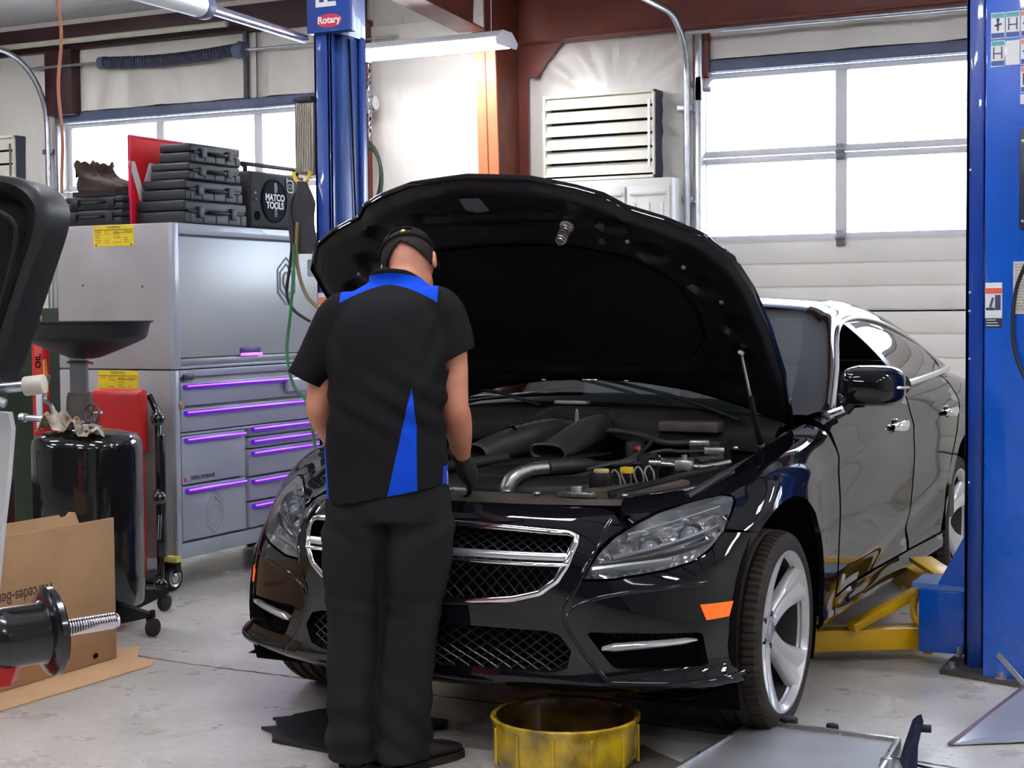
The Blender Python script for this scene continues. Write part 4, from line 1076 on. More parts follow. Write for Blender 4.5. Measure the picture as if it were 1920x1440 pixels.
for sx in (-1,):
    mb=MB(); mb.box(-.66,-.42,-.30,-.02,.70,.85,.02); mb.build('air_filter_box',m_engd,P0)
    mb=MB(); mb.sphere((-.52,-.30,.82),.06,(1,.8,.6),16); mb.build('chrome_canister',m_alu,P0)
    MB().tube([(-.60,-.38,.79),(-.54,-.34,.83),(-.5,-.24,.85),(-.52,-.1,.87)],.016,n=10,sub=4).build('metal_pipe',m_alu,P0)
# cowl: stepped grey plastic below the windscreen
mb=MB(); P=[]
for k in range(41):
    x=-.74+1.48*k/40; ax=abs(x); yr=.42+.16*(ax/.74)**2; zr=1.045-.055*(ax/.74)**2
    dip=1.0 if ax<.10 else (.0 if ax>.17 else (.17-ax)/.07)
    yf=.36+.10*(ax/.74)**2; zf=.985-.05*(ax/.74)**1.5+.035*dip
    P.append([(x,yf+.02,zf-.07),(x,yf,zf-.035),(x,yf,zf),(x,yf+.02,zf+.012),(x,yr-.015,zr-.01),(x,yr,zr),(x,yr+.06,zr-.02)])
mb.grid(P); mb.build('cowl_panel',M('cowl_plastic',(.032,.029,.027),.55,spec=.25,noise=.3,nscale=12,bump=.25,bscale=120,dist=.001),P0)
MB().obox((-.02,.385,1.043),(1,0,0),.135,.035,.012,.003).build('cowl_plate',M('dull_silver_plate',(.34,.33,.31),.4,metal=.6,noise=.2,nscale=20),P0)
MB().cyl((.01,.365,.96),(.01,.37,1.02),.011,n=10).build('cowl_bolt',m_alu,P0)
mb=MB(); mb.box(.33,.56,.36,.44,.945,.985,.008); mb.build('control_unit',M('dusty_brown_cover',(.075,.06,.05),.6,noise=.3,nscale=16),P0)
MB().tube([(.62,.42,.99),(.40,.44,1.06),(.10,.52,1.115),(-.15,.60,1.15)],.007,n=8,sub=4).build('wiper_arm',m_blkplastic,P0)
MB().tube([(-.15,.38,1.03),(-.35,.44,1.07),(-.52,.52,1.08)],.007,n=8,sub=4).build('wiper_arm',m_blkplastic,P0)
# ---- cabin
m_cab_=M('cabin_trim_dark',(.022,.021,.021),.6,noise=.2,nscale=8)
m_leather=M('grey_leather',(.060,.056,.056),.45,noise=.15,nscale=10,bump=.2,bscale=80)
mb=MB(); mb.grid([[(x,y,z-.04*(abs(x)/.75)**2) for y,z in ((.62,.99),(.78,1.03),(.98,1.04),(1.12,1.02),(1.18,.90),(1.16,.6))] for x in [-.72+1.44*k/12 for k in range(13)]]); mb.build('dashboard',m_cab_,P0)
def seat(x,y,bench=False):
    w=.24 if not bench else .62
    mb=MB(); mb.box(x-w,x+w,y,y+.48,.42,.60,.06); mb.build('seat_cushion',m_leather,P0)
    Rx=Matrix.Translation((x,y+.46,.55))@Matrix.Rotation(math.radians(-16),4,'X'); mb=MB(); mb.box(-w,w,-.06,.06,0,.60,.055,Rx); mb.build('seat_back',m_leather,P0)
    for hx in ((0,) if not bench else (-.4,.4)):
        mb=MB(); mb.box(hx-.13,hx+.13,-.045,.045,.63,.82,.04,Rx); mb.build('head_rest',m_leather,P0)
seat(.38,1.25); seat(-.38,1.25); seat(0,2.15,True)
mb=MB(); c=V((.38,1.10,.93)); d=V((0,.88,.47)).normalized(); x_,y_,_=frame(d); mb.tube([c+x_*.18*math.cos(2*PI*k/40)+y_*.18*math.sin(2*PI*k/40) for k in range(41)],.016,n=8); mb.beam(c-x_*.17,c+x_*.17,.04,.02,.006); mb.sphere(c,.06,(1,1,.6),12); mb.build('steering_wheel',m_cab_,P0)
MB().box(-.1,.1,1.02,1.05,1.28,1.34,.015).build('rear_view_mirror',m_blkgloss,P0)
mb=MB(); mb.box(-.80,.80,.75,2.9,.30,.36); mb.build('cabin_floor',m_dark,P0)
for sg in (1,-1):
    mb=MB(); mb.box(sg*.86-.03,sg*.86+.03,.75,2.9,.36,1.0,.01); mb.build('door_card',m_cab_,P0)
# ============================================================ the mechanic
PB=V((-.053,-.885,0)); PF=V((-math.sin(.44),math.cos(.44),0)); PR=V((PF.y,-PF.x,0))
def PP(a,b,z): return PB+PR*a+PF*b+V((0,0,z))
m_skin=M('skin',(.60,.27,.17),.5,sss=.12,noise=.18,nscale=14,col2=(.52,.20,.12),bump=.15,bscale=220,dist=.0006)
m_hair=M('short_dark_hair',(.018,.013,.010),.7,spec=.2,noise=.4,nscale=60,bump=.6,bscale=260,dist=.002)
m_pants=M('charcoal_work_trousers',(.0185,.0190,.0200),.9,spec=.08,noise=.15,nscale=5,bump=.35,bscale=420,dist=.0006)
m_glove=M('black_nitrile_glove',(.012,.012,.013),.42,bump=.3,bscale=60,dist=.001)
m_shoe=M('black_work_shoe',(.016,.013,.012),.55,noise=.3,nscale=20)
m_cap=M('black_cap_cloth',(.013,.012,.012),.9,spec=.08,bump=.4,bscale=300,dist=.0006)
def ell(c,rx,ry,n=28,x=PR,y=PF,p=.92):
    return [c+x*(rx*math.copysign(abs(math.cos(a))**p,math.cos(a)))+y*(ry*math.copysign(abs(math.sin(a))**p,math.sin(a))) for a in [2*PI*k/n for k in range(n)]]
def sweep(mb,pts,rads,n=20,asp=None,sub=4):
    """tapered limb through joints, rounded ends"""
    C=catmull(pts,sub); R=[q[0] for q in catmull([(r,) for r in rads],sub,True)]
    d0=(C[0]-C[1]).normalized(); d1=(C[-1]-C[-2]).normalized()
    C=[C[0]+d0*R[0]*.9,C[0]+d0*R[0]*.6]+C+[C[-1]+d1*R[-1]*.6,C[-1]+d1*R[-1]*.9]; R=[R[0]*.25,R[0]*.75]+R+[R[-1]*.75,R[-1]*.25]
    mb.tube(C,0,n=n,rad=R)
def remesh(o,vox,smooth_it=8,factor=.5):
    md=o.modifiers.new('r','REMESH'); md.mode='VOXEL'; md.voxel_size=vox; md.use_smooth_shade=True
    if smooth_it: ms=o.modifiers.new('s','SMOOTH'); ms.iterations=smooth_it; ms.factor=factor
    apply_mods(o); return o
man=thing('person','person in black and blue work shirt leaning over the engine with head bowed','person',PB,0)
# --- body: one surface (head, neck, torso, arms, hands, legs)
mb=MB()
head_c=PP(.043,.300,1.535)
mb.loft([ell(PP(a,b,z),rx,ry) for a,b,z,rx,ry in ((0,-.01,.84,.15,.10),(0,-.01,.92,.165,.115),(0,.01,1.05,.145,.10),(0,.05,1.20,.150,.100),(0,.09,1.33,.155,.095),(0,.13,1.40,.13,.07),(.01,.16,1.45,.08,.055))])
sweep(mb,[PP(.005,.13,1.40),PP(.02,.19,1.455),PP(.033,.25,1.495)],[.062,.056,.055])
# head: skull, face, jaw tilted down; looking forward-down and slightly to the right
Hx=(PR*.97+PF*.20).normalized(); Hf0=(PF-PR*-.0).normalized(); Hf=(V((0,0,-1))*.62+PF*.74+PR*.20).normalized(); Hx=Hx-Hf*Hx.dot(Hf); Hx.normalize(); Hu=Hx.cross(Hf); 
def HP(x,y,z): return head_c+Hx*x+Hf*y+Hu*z
def hsph(c,r,s,n=24):
    bm=bmesh.new(); bmesh.ops.create_uvsphere(bm,u_segments=n,v_segments=16,radius=1)
    for v in bm.verts: v.co=HP(c[0]+v.co.x*r*s[0],c[1]+v.co.y*r*s[1],c[2]+v.co.z*r*s[2])
    mb.frombm(bm)
hsph((0,0,.02),.1,(.78,.97,.92)); hsph((0,.03,-.05),.08,(.78,.80,.95)); hsph((0,.055,-.095),.04,(.9,.8,.6))
hsph((0,.105,-.025),.018,(.75,1.1,1.3)); hsph((0,.098,-.012),.014,(.7,1,1.8)); hsph((0,.088,-.068),.02,(1.3,.6,.5)); hsph((.032,.083,.012),.018,(1.1,.5,.5)); hsph((-.032,.083,.012),.018,(1.1,.5,.5))
for sx in (1,-1):
    hsph((sx*.082,-.008,-.012),.024,(.35,.75,1.25),16); hsph((sx*.086,-.016,.002),.018,(.35,.8,1.2),12)
# arms
SHL=PP(-.150,.10,1.395); SHR=PP(.165,.10,1.405)
ELL=PP(-.228,.115,1.10); ELR=PP(.193,.085,1.10); WRL=PP(-.19,.33,.94); WRR=PP(.205,.24,.925)
sweep(mb,[PP(-.10,.11,1.38),SHL,PP(-.197,.105,1.25),ELL],[.045,.050,.048,.043])
sweep(mb,[ELL,PP(-.220,.17,1.05),PP(-.205,.25,.99),WRL],[.043,.044,.036,.027])
sweep(mb,[PP(.10,.11,1.38),SHR,PP(.186,.095,1.25),ELR],[.045,.050,.050,.045])
sweep(mb,[ELR,PP(.200,.13,1.05),PP(.205,.19,.985),WRR],[.045,.046,.038,.028])
def hand(mb,w,fwd,palm,side,rad=.0085,curl=.5,g=1.0):
    """palm + four fingers + thumb; fwd: direction of fingers, palm: palm normal, side: towards the thumb"""
    fwd=V(fwd).normalized(); palm=V(palm).normalized(); side=V(side).normalized()
    sweep(mb,[w,w+fwd*.03,w+fwd*.06,w+fwd*.085],[.024*g,.028*g,.030*g,.026*g],14)
    for k in (-1,0,1): sweep(mb,[w+fwd*.02+side*k*.012,w+fwd*.088+side*k*.024],[.018*g,.015*g],10)
    tips=[]
    for k,(o,L) in enumerate(((.030,.072),(.010,.080),(-.010,.074),(-.029,.058))):
        p=w+fwd*.085+side*o; d=fwd+side*o*2; pts=[p-fwd*.02,p]; a=0
        for j in range(3):
            a+=curl*(.5+.25*k*.3+.2*j); seg=L*(.45,.32,.23)[j]; p=p+(d*math.cos(a)+palm*math.sin(a)).normalized()*seg; pts.append(p)
        sweep(mb,pts,[rad,rad,rad*.95,rad*.88,rad*.75],8,sub=2)
    p=w+fwd*.025+side*.022; pts=[p,p+side*.028+fwd*.018+palm*.008,p+side*.040+fwd*.045+palm*.018,p+side*.042+fwd*.068+palm*.026]
    sweep(mb,pts,[.013*g,.0115*g,.010*g,.008*g],8,sub=2)
RHf=(PF*.45+PR*.32+V((0,0,-.85))); RHp=(-PR*.85+PF*.3+V((0,0,-.2)))
LHf=(PF*.75+PR*.30+V((0,0,-.5))); LHp=(PR*.9+V((0,0,-.3)))
body_hands=[(WRR,RHf,RHp,PF*.8+V((0,0,.5))),(WRL,LHf,LHp,PF*.3+V((0,0,.9)))]
for w,f,p,s in body_hands: hand(mb,w,f,p,s,.0070,g=.82)
# legs and feet
KL=PP(-.115,.03,.49); KR=PP(.085,.035,.49)
sweep(mb,[PP(-.085,-.005,.90),PP(-.105,.0,.72),KL,PP(-.118,.0,.28),PP(-.12,-.01,.10)],[.095,.082,.058,.052,.040])
sweep(mb,[PP(.085,-.005,.90),PP(.095,.0,.72),KR,PP(.055,.0,.28),PP(.045,-.02,.10)],[.095,.082,.058,.052,.040])
body=mb.build('body',m_skin,man); remesh(body,.0065,3,.4)
# --- trousers: seat and two legs, open at the hems
def limb(mb,rows,n=36):
    """rows: (a,b,z,rx,ry)"""
    R=catmull([tuple(r) for r in rows],5,True); rings=[]
    for k,(a,b,z,rx,ry) in enumerate(R):
        rings.append(ell(PP(a,b,z),rx,ry,n))
    mb.loft(rings)
mb=MB()
limb(mb,[(-.005,-.0,1.0,.165,.125),(-.005,-.005,.90,.180,.130),(-.005,-.01,.82,.182,.130),(-.0,-.01,.76,.180,.122)])
limb(mb,[(-.09,-.005,.86,.10,.115),(-.098,-.005,.75,.102,.110),(-.108,0,.62,.094,.098),(-.115,.010,.49,.083,.086),(-.120,0,.34,.080,.083),(-.122,-.012,.18,.080,.085),(-.122,-.02,.045,.082,.092),(-.122,-.02,-.05,.082,.092)])
limb(mb,[(.085,-.005,.86,.098,.115),(.088,-.005,.75,.102,.110),(.080,0,.62,.100,.098),(.068,.012,.49,.092,.088),(.052,.0,.34,.082,.084),(.040,-.015,.18,.078,.084),(.036,-.025,.055,.080,.09),(.036,-.025,-.05,.080,.09)])
tr=mb.build('trousers',m_pants,man); remesh(tr,.009,4,.5)
def cut(o,co,no,cond=None):
    bm=bmesh.new(); bm.from_mesh(o.data); no=V(no).normalized(); co=V(co)
    if cond: fs=[f for f in bm.faces if cond(f.calc_center_median())]; geom=fs+list({e for f in fs for e in f.edges})+list({v for f in fs for v in f.verts})
    else: geom=bm.verts[:]+bm.edges[:]+bm.faces[:]
    r=bmesh.ops.bisect_plane(bm,geom=geom,plane_co=co,plane_no=no,clear_outer=False,clear_inner=False)
    dele=[f for f in bm.faces if (f.calc_center_median()-co).dot(no)>1e-5 and (cond is None or cond(f.calc_center_median()))]
    bmesh.ops.delete(bm,geom=dele,context='FACES'); bm.to_mesh(o.data); bm.free()
def open_hem(o,c,n,r=.085):
    bm=bmesh.new(); bm.from_mesh(o.data); bm.normal_update()
    d=[f for f in bm.faces if f.normal.dot(n)>.55 and abs((f.calc_center_median()-c).dot(n))<.014 and (f.calc_center_median()-c).length<r]
    bmesh.ops.delete(bm,geom=d,context='FACES'); bm.to_mesh(o.data); bm.free()
def drop_loose(o):
    bm=bmesh.new(); bm.from_mesh(o.data); seen=set(); best=[]
    for f in bm.faces:
        if f.index in seen: continue
        st=[f]; comp=[]; seen.add(f.index)
        while st:
            g=st.pop(); comp.append(g)
            for e in g.edges:
                for h in e.link_faces:
                    if h.index not in seen: seen.add(h.index); st.append(h)
        if len(comp)>len(best): best=comp
    keep=set(best); bmesh.ops.delete(bm,geom=[f for f in bm.faces if f not in keep],context='FACES'); bm.to_mesh(o.data); bm.free()
def loc(p): 
    d=p-PB; return d.dot(PR),d.dot(PF),d.z
def wrinkle(o,fn):
    me=o.data; ns=[v.normal.copy() for v in me.vertices]
    for v,n in zip(me.vertices,ns):
        a,b,z=loc(v.co); v.co=v.co+n*fn(a,b,z)
def sn(x): return math.sin(x)
def tw(a,b,z):
    s=1 if a>-.04 else -1; ax=a-(.06 if s>0 else -.115); th=math.atan2(b,ax)
    f=0
    f+=.0085*max(0,(.34-z)/.34)*sn(z*58+3*sn(th+s)+2*th)         # bunching above the shoes
    f+=.0055*sn(th*3+z*9+s)*(.4+.6*sn(z*6+1)**2)
    f+=.007*math.exp(-((z-.50)/.05)**2)*sn(z*85+th*1.5)*.5
    f+=.005*math.exp(-((z-.74)/.07)**2)*sn(z*60-ax*40*s)
    f+=.003*sn(a*34+z*12)*(z>.3)
    return f
wrinkle(tr,tw)
cut(tr,PP(0,0,.035),(0,0,-1),lambda p:p.z<.2); cut(tr,PP(0,0,.97),(0,0,1))
md=tr.modifiers.new('Solidify','SOLIDIFY'); md.thickness=.003; md.offset=-1
mb=MB(); mb.tube([PP(.0,-.125,.93),PP(.0,-.128,.86),PP(-.02,-.12,.80)],.0022,n=6,sub=3)
mb.build('back_seam',m_pants,man)
for a in (-.095,.09):
    mb=MB(); pts=[PP(a+dx,-.134+.02*abs(a+dx)/.1,z) for dx,z in ((-.055,.865),(-.055,.765),(.055,.765),(.055,.865),(-.055,.865))]; mb.tube(pts,.0013,n=5); mb.build('back_pocket',m_pants,man)
# --- shirt
def shirt_mat():
    m,nt,b=new_mat('black_blue_work_shirt'); L=nt.links
    b.inputs['Roughness'].default_value=.9; setin(b,'Specular IOR Level',.08)
    tc=nt.nodes.new('ShaderNodeTexCoord'); 
    def dot(v,off):
        n=nt.nodes.new('ShaderNodeVectorMath'); n.operation='DOT_PRODUCT'; n.inputs[1].default_value=tuple(v); L.new(tc.outputs['Object'],n.inputs[0])
        a=nt.nodes.new('ShaderNodeMath'); a.operation='SUBTRACT'; a.inputs[1].default_value=off; L.new(n.outputs['Value'],a.inputs[0]); return a.outputs[0]
    A_=dot(PR,PB.dot(PR)); B_=dot(PF,PB.dot(PF)); Z_=dot((0,0,1),0)
    def mth(op,x,y=None,z=None):
        n=nt.nodes.new('ShaderNodeMath'); n.operation=op
        for i,s in enumerate((x,y,z)):
            if s is None: continue
            if isinstance(s,(int,float)): n.inputs[i].default_value=s
            else: L.new(s,n.inputs[i])
        return n.outputs[0]
    def poly(pts,back=True):
        """mask of a convex polygon drawn in (across, height)"""
        cur=None; n=len(pts); cx=sum(p[0] for p in pts)/n; cz=sum(p[1] for p in pts)/n
        for i in range(n):
            (x0,z0),(x1,z1)=pts[i],pts[(i+1)%n]; nx,nz=z1-z0,-(x1-x0); l=math.hypot(nx,nz); nx/=l;nz/=l; c=nx*x0+nz*z0
            if nx*cx+nz*cz-c<0: nx,nz,c=-nx,-nz,-c
            e=mth('SUBTRACT',mth('ADD',mth('MULTIPLY',A_,nx),mth('MULTIPLY',Z_,nz)),c)
            cur=e if cur is None else mth('MINIMUM',cur,e)
        k=mth('GREATER_THAN',cur,0)
        if back: k=mth('MULTIPLY',k,mth('LESS_THAN',B_,.03))
        return k
    ins=poly([(.080,1.165),(.094,1.05),(.098,.70),(-.025,.70)])
    # yoke: over the shoulders between two heights that fall away from the neck
    aa=mth('ABSOLUTE',mth('SUBTRACT',A_,-.0)); lo=mth('SUBTRACT',1.472,mth('MULTIPLY',mth('POWER',aa,1.6),1.15)); hi=mth('SUBTRACT',1.508,mth('MULTIPLY',mth('POWER',aa,1.7),.75))
    yk=mth('MULTIPLY',mth('GREATER_THAN',Z_,lo),mth('LESS_THAN',Z_,hi))
    yk=mth('MULTIPLY',yk,mth('LESS_THAN',aa,.150))
    yk=mth('MAXIMUM',yk,mth('MULTIPLY',mth('GREATER_THAN',B_,.16),mth('GREATER_THAN',Z_,1.38)))
    sl=mth('MULTIPLY',mth('MULTIPLY',mth('LESS_THAN',A_,mth('ADD',-.186,mth('MULTIPLY',mth('SUBTRACT',.98,Z_),.06))),mth('LESS_THAN',Z_,.98)),mth('LESS_THAN',B_,.03))
    sr=mth('MULTIPLY',mth('MULTIPLY',mth('GREATER_THAN',A_,mth('SUBTRACT',.170,mth('MULTIPLY',mth('SUBTRACT',.94,Z_),.06))),mth('LESS_THAN',Z_,.925)),mth('GREATER_THAN',B_,-.09))
    k=mth('MAXIMUM',mth('MAXIMUM',ins,yk),mth('MAXIMUM',sl,sr))
    mx=nt.nodes.new('ShaderNodeMix'); mx.data_type='RGBA'; L.new(k,mx.inputs[0]); mx.inputs[6].default_value=(.0105,.0098,.0110,1); mx.inputs[7].default_value=(.006,.055,.48,1)
    L.new(mx.outputs[2],b.inputs['Base Color'])
    n=nt.nodes.new('ShaderNodeTexNoise'); n.inputs['Scale'].default_value=380; L.new(tc.outputs['Object'],n.inputs['Vector'])
    bp=nt.nodes.new('ShaderNodeBump'); bp.inputs['Strength'].default_value=.3; bp.inputs['Distance'].default_value=.0006; L.new(n.outputs[0],bp.inputs['Height']); L.new(bp.outputs[0],b.inputs['Normal'])
    return m
m_shirt=shirt_mat()
mb=MB()
limb(mb,[(-.008,-.005,.72,.196,.142),(-.008,-.004,.82,.194,.142),(-.006,0,.95,.186,.140),(-.004,.012,1.08,.180,.134),(-.002,.035,1.20,.184,.132),(0,.065,1.32,.190,.126),(.0,.095,1.405,.174,.108),(.005,.125,1.450,.132,.085),(.012,.15,1.480,.090,.066),(.018,.17,1.497,.070,.060)],44)
def sleeve(mb,pts,rads,hn,n=28):
    C=catmull(pts,5); R=[q[0] for q in catmull([(r,) for r in rads],5,True)]; hn=V(hn).normalized(); rings=[]
    for k,p in enumerate(C):
        t=(C[min(k+1,len(C)-1)]-C[max(k-1,0)]).normalized(); u=k/(len(C)-1); t=(t*(1-u**2)+hn*u**2).normalized()
        x=t.cross(PF).normalized(); y=x.cross(t).normalized(); rings.append([p+x*R[k]*math.cos(a)+y*R[k]*1.12*math.sin(a) for a in [2*PI*j/n for j in range(n)]])
    mb.loft(rings)
HNL=(PR*-.46+V((0,0,-.89))).normalized(); HNR=(PR*.46+V((0,0,-.89))).normalized(); HCL=PP(-.27,.095,1.172); HCR=PP(.200,.08,1.235)
sleeve(mb,[PP(-.09,.10,1.39),PP(-.152,.10,1.375),PP(-.210,.10,1.28),HCL],[.062,.074,.068,.062],HNL)
sleeve(mb,[PP(.09,.10,1.395),PP(.150,.095,1.39),PP(.182,.09,1.32),HCR],[.062,.074,.070,.064],HNR)
# collar
mb.tube([PP(-.065,.20,1.490),PP(-.045,.125,1.508),PP(.0,.095,1.512),PP(.05,.115,1.504),PP(.085,.19,1.474)],.017,n=12,sub=5)
sh=mb.build('work_shirt',m_shirt,man); remesh(sh,.008,5,.5)
cut(sh,HCL-HNL*.012,HNL,lambda p:(p-HCL).length<.10 and abs((p-HCL).dot(HNL))<.05 and loc(p)[0]<-.19)
cut(sh,HCR-HNR*.012,HNR,lambda p:(p-HCR).length<.085 and (p-HCR).dot(HNR)>-.03 and (p-HCR).dot(HNR)<.013)
def sw(a,b,z):
    f=0
    f+=.0075*sn(a*27+z*11+1.4*sn(z*9))*min(1,max(0,(1.35-z)/.25))
    f+=.0095*math.exp(-((z-1.10)/.10)**2)*sn(z*68+a*26+b*8+2*sn(a*9))*(.5+.5*sn(a*8+1.2))         # folds at the waist, lower right of the back
    f+=.005*math.exp(-((a-.14)/.05)**2-((z-1.2)/.16)**2)*sn(a*90-z*40)
    f+=.005*math.exp(-((a+.15)/.05)**2-((z-1.2)/.14)**2)*sn(a*90+z*38)
    f+=.0035*sn(z*24-a*16)*(1 if abs(a)<.2 else .5)
    return f
wrinkle(sh,sw)
cut(sh,PP(-.0,0,.842),(PR*.18+V((0,0,-1))),lambda p:abs(loc(p)[0])<.24 and p.z<.95)
drop_loose(sh)
md=sh.modifiers.new('Solidify','SOLIDIFY'); md.thickness=.003; md.offset=-1
# --- cap worn backwards over short hair, glove, shoes
def headcap(name,c,r,s,mat_,cond,push=0):
    bm=bmesh.new(); bmesh.ops.create_uvsphere(bm,u_segments=120,v_segments=90,radius=1)
    dele=[]
    for v in bm.verts: v.co=V((c[0]+v.co.x*r*s[0],c[1]+v.co.y*r*s[1],c[2]+v.co.z*r*s[2]))
    dele=[f for f in bm.faces if not cond(f.calc_center_median())]; bmesh.ops.delete(bm,geom=dele,context='FACES')
    for v in bm.verts: v.co=HP(*v.co)
    m_=MB(); m_.frombm(bm); o=m_.build(name,mat_,man,solid=.004,offs=1); return o
headcap('hair',(0,-.004,.018),.1,(.835,1.03,.97),m_hair,lambda p:p.z>.012+.55*max(0,p.y+.02)-.05*abs(p.x)/.08 and p.y<.055)
cap=headcap('cap',(0,0,.03),.1,(.89,1.07,.99),m_cap,lambda p:p.z>.058-.16*(-p.y) and not (p.y<-.075 and abs(p.x)<.036 and p.z<.078))
mb=MB(); mb.tube([HP(.087*math.cos(a),-.012+.1*math.sin(a),.045+.10*(.02+.1*math.sin(a))*.0-.008*(math.sin(a)<0)) for a in [PI+PI*k/16 for k in range(17)]],.006,n=8); mb.build('cap_strap',m_cap,cap)
mb=MB(); P=[]
for k in range(13):
    a=PI*k/12; P.append([HP(.082*math.cos(a),.06+.055*math.sin(a)*q,.055-.01*q-.02*(math.cos(a)**2)*q) for q in (0,.5,1,1.25)])
mb.grid(P); mb.build('cap_peak',m_cap,cap,solid=.003)
MB().sphere(HP(.012,-.106,.052),.008,(1.2,.6,1),10).build('cap_buckle',M('brass_buckle',(.7,.5,.15),.3,metal=1),cap)
for i,(w,f,p,s) in enumerate(body_hands):
    mb=MB(); f=V(f).normalized(); hand(mb,w,f,p,s,.0105,g=1.12); sweep(mb,[w-f*.03,w,w+f*.03],[.033,.030,.030],16); g=mb.build('glove',m_glove,man); remesh(g,.0045,2,.4)
def shoe(a,b,yaw,name='shoe'):
    R=Matrix.Rotation(yaw,3,'Z'); f=R@PF; r=R@PR; mb=MB(); rings=[]
    c=PP(a,b,0)
    for t,w,h in ((-.095,.022,.055),(-.085,.034,.085),(-.05,.041,.105),(0,.044,.11),(.05,.045,.088),(.10,.050,.065),(.15,.050,.055),(.185,.040,.045),(.20,.018,.03)):
        rr=[]
        for k in range(20):
            q=2*PI*k/20; ww=w*math.copysign(abs(math.cos(q))**.7,math.cos(q)); zz=.018+(h-.018)*(.5+.5*math.copysign(abs(math.sin(q))**.75,math.sin(q)))
            rr.append(c+f*t+r*ww+V((0,0,zz)))
        rings.append(rr)
    mb.loft(rings); o=mb.build(name,m_shoe,man)
    mb=MB(); pl=[(.023,-.098),(.040,-.08),(.044,-.03),(.045,.03),(.053,.10),(.053,.15),(.042,.19),(.02,.207)]; pl=pl+[(-x,y) for x,y in reversed(pl)]
    mb.prism([c+r*x+f*y for x,y in pl],(0,0,.022)); mb.build('sole',m_rubber,o)
shoe(-.122,.0,.12); shoe(.055,-.02,-.75)
# ============================================================ camera, sky, lamps
CX,CY,CZ=2.4413,-5.0140,1.3966; YAW,TILT,ROLL=.465632,.0476167,.0086641; FPX=2980.1
cam_d=bpy.data.cameras.new('camera'); cam=bpy.data.objects.new('camera',cam_d); COL.objects.link(cam)
cam_d.sensor_width=36; cam_d.sensor_fit='HORIZONTAL'; cam_d.lens=36*FPX/1920
cam_d.clip_start=.05; cam_d.clip_end=200
r=V((math.cos(YAW),math.sin(YAW),0)); fw=V((-math.sin(YAW)*math.cos(TILT),math.cos(YAW)*math.cos(TILT),-math.sin(TILT))); up=r.cross(fw)
# roll
r2=r*math.cos(ROLL)-up*math.sin(ROLL)*-1; up2=fw.cross(r2)*-1
r2=(r*math.cos(ROLL)+up*(-math.sin(ROLL))).normalized()
up2=r2.cross(fw)
m=Matrix((r2,up2,-fw)).transposed().to_4x4(); m.translation=(CX,CY,CZ); cam.matrix_world=m
scene.camera=cam
scene.view_settings.view_transform='Standard'; scene.view_settings.look='None'; scene.view_settings.gamma=1
scene.view_settings.use_curve_mapping=False; scene.view_settings.exposure=EXPOSURE
w=bpy.data.worlds.new('sky'); scene.world=w; w.use_nodes=True; nt=w.node_tree; bg=nt.nodes['Background']
tc=nt.nodes.new('ShaderNodeTexCoord'); n=nt.nodes.new('ShaderNodeTexNoise'); n.inputs['Scale'].default_value=9; n.inputs['Detail'].default_value=8
nt.links.new(tc.outputs['Generated'],n.inputs['Vector'])
cr=nt.nodes.new('ShaderNodeValToRGB'); cr.color_ramp.elements[0].position=.40; cr.color_ramp.elements[1].position=.58
cr.color_ramp.elements[0].color=(.35,.55,.95,1); cr.color_ramp.elements[1].color=(1,1,1,1)
nt.links.new(n.outputs[0],cr.inputs[0]); nt.links.new(cr.outputs[0],bg.inputs[0]); bg.inputs[1].default_value=SKY
# fluorescent fixtures
m_tube=M('lit_tube',(1,1,1),.4,emit=(.93,.93,1.0),estr=TUBE)
m_fixt=M('white_fixture_enamel',(.85,.85,.88),.35)
def fixture(x0,y0,x1,y1,z,label,group=None):
    d=V((x1-x0,y1-y0,0)); L=d.length; d.normalize(); s=V((-d.y,d.x,0)); c=V(((x0+x1)/2,(y0+y1)/2,z))
    t=thing('fluorescent_fixture',label,'light fixture',c,0,group)
    def P(a,b,h): return c+d*a+s*b+V((0,0,h))
    mb=MB(); prof=[(-.15,.0),(-.147,-.008),(-.06,.03),(.06,.03),(.147,-.008),(.15,.0),(.065,.045),(-.065,.045)]
    mb.prism([P(-L/2,b,h) for b,h in prof],d*L); mb.build('reflector',m_fixt,t,smooth=False)
    for e in (-1,1):
        mb=MB(); mb.prism([P(e*L/2-.006,b,h) for b,h in [(-.15,-.015),(-.065,.048),(.065,.048),(.15,-.015),(.13,-.05),(-.13,-.05)]],d*.012); mb.build('end_cap',m_fixt,t,smooth=False)
    for b in (-.075,.075):
        MB().cyl(P(-L/2+.02,b,-.028),P(L/2-.02,b,-.028),.021,n=14).build('tube',m_tube,t)
    ch=MB()
    for e in (-.4,.4):
        p=P(e*L,0,.04); ch.cyl(p,(p.x,p.y,zc(p.y)-.02),.003,n=6)
    ch.build('hanger',m_galv,t)
    return t
fixture(-3.22,4.05,-2.13,4.05,3.10,'lit fluorescent fixture hanging between the left lift post and the orange column')
k=0
for (x,y) in ((-4.6,-.9),(1.2,-2.3),(4.2,-.9),(4.2,2.5),(-2.3,-3.6),(1.2,-6.6),(5.6,-4.0),(-5.6,-4.0),(-6.6,2.4),(7.2,1.0),(-.4,-3.7),(-.2,-.2),(-3.4,1.2),(3.6,.9)):  # unseen fixtures, added to light the room and streak the bumper
    fixture(x-.6,y,x+.6,y,3.35,'lit fluorescent fixture added on the unseen ceiling','x') if False else fixture(x-.6,y,x+.6,y,3.55,'lit white fluorescent fixture added on the unseen ceiling to brighten the shop','added ceiling fixtures out of frame')
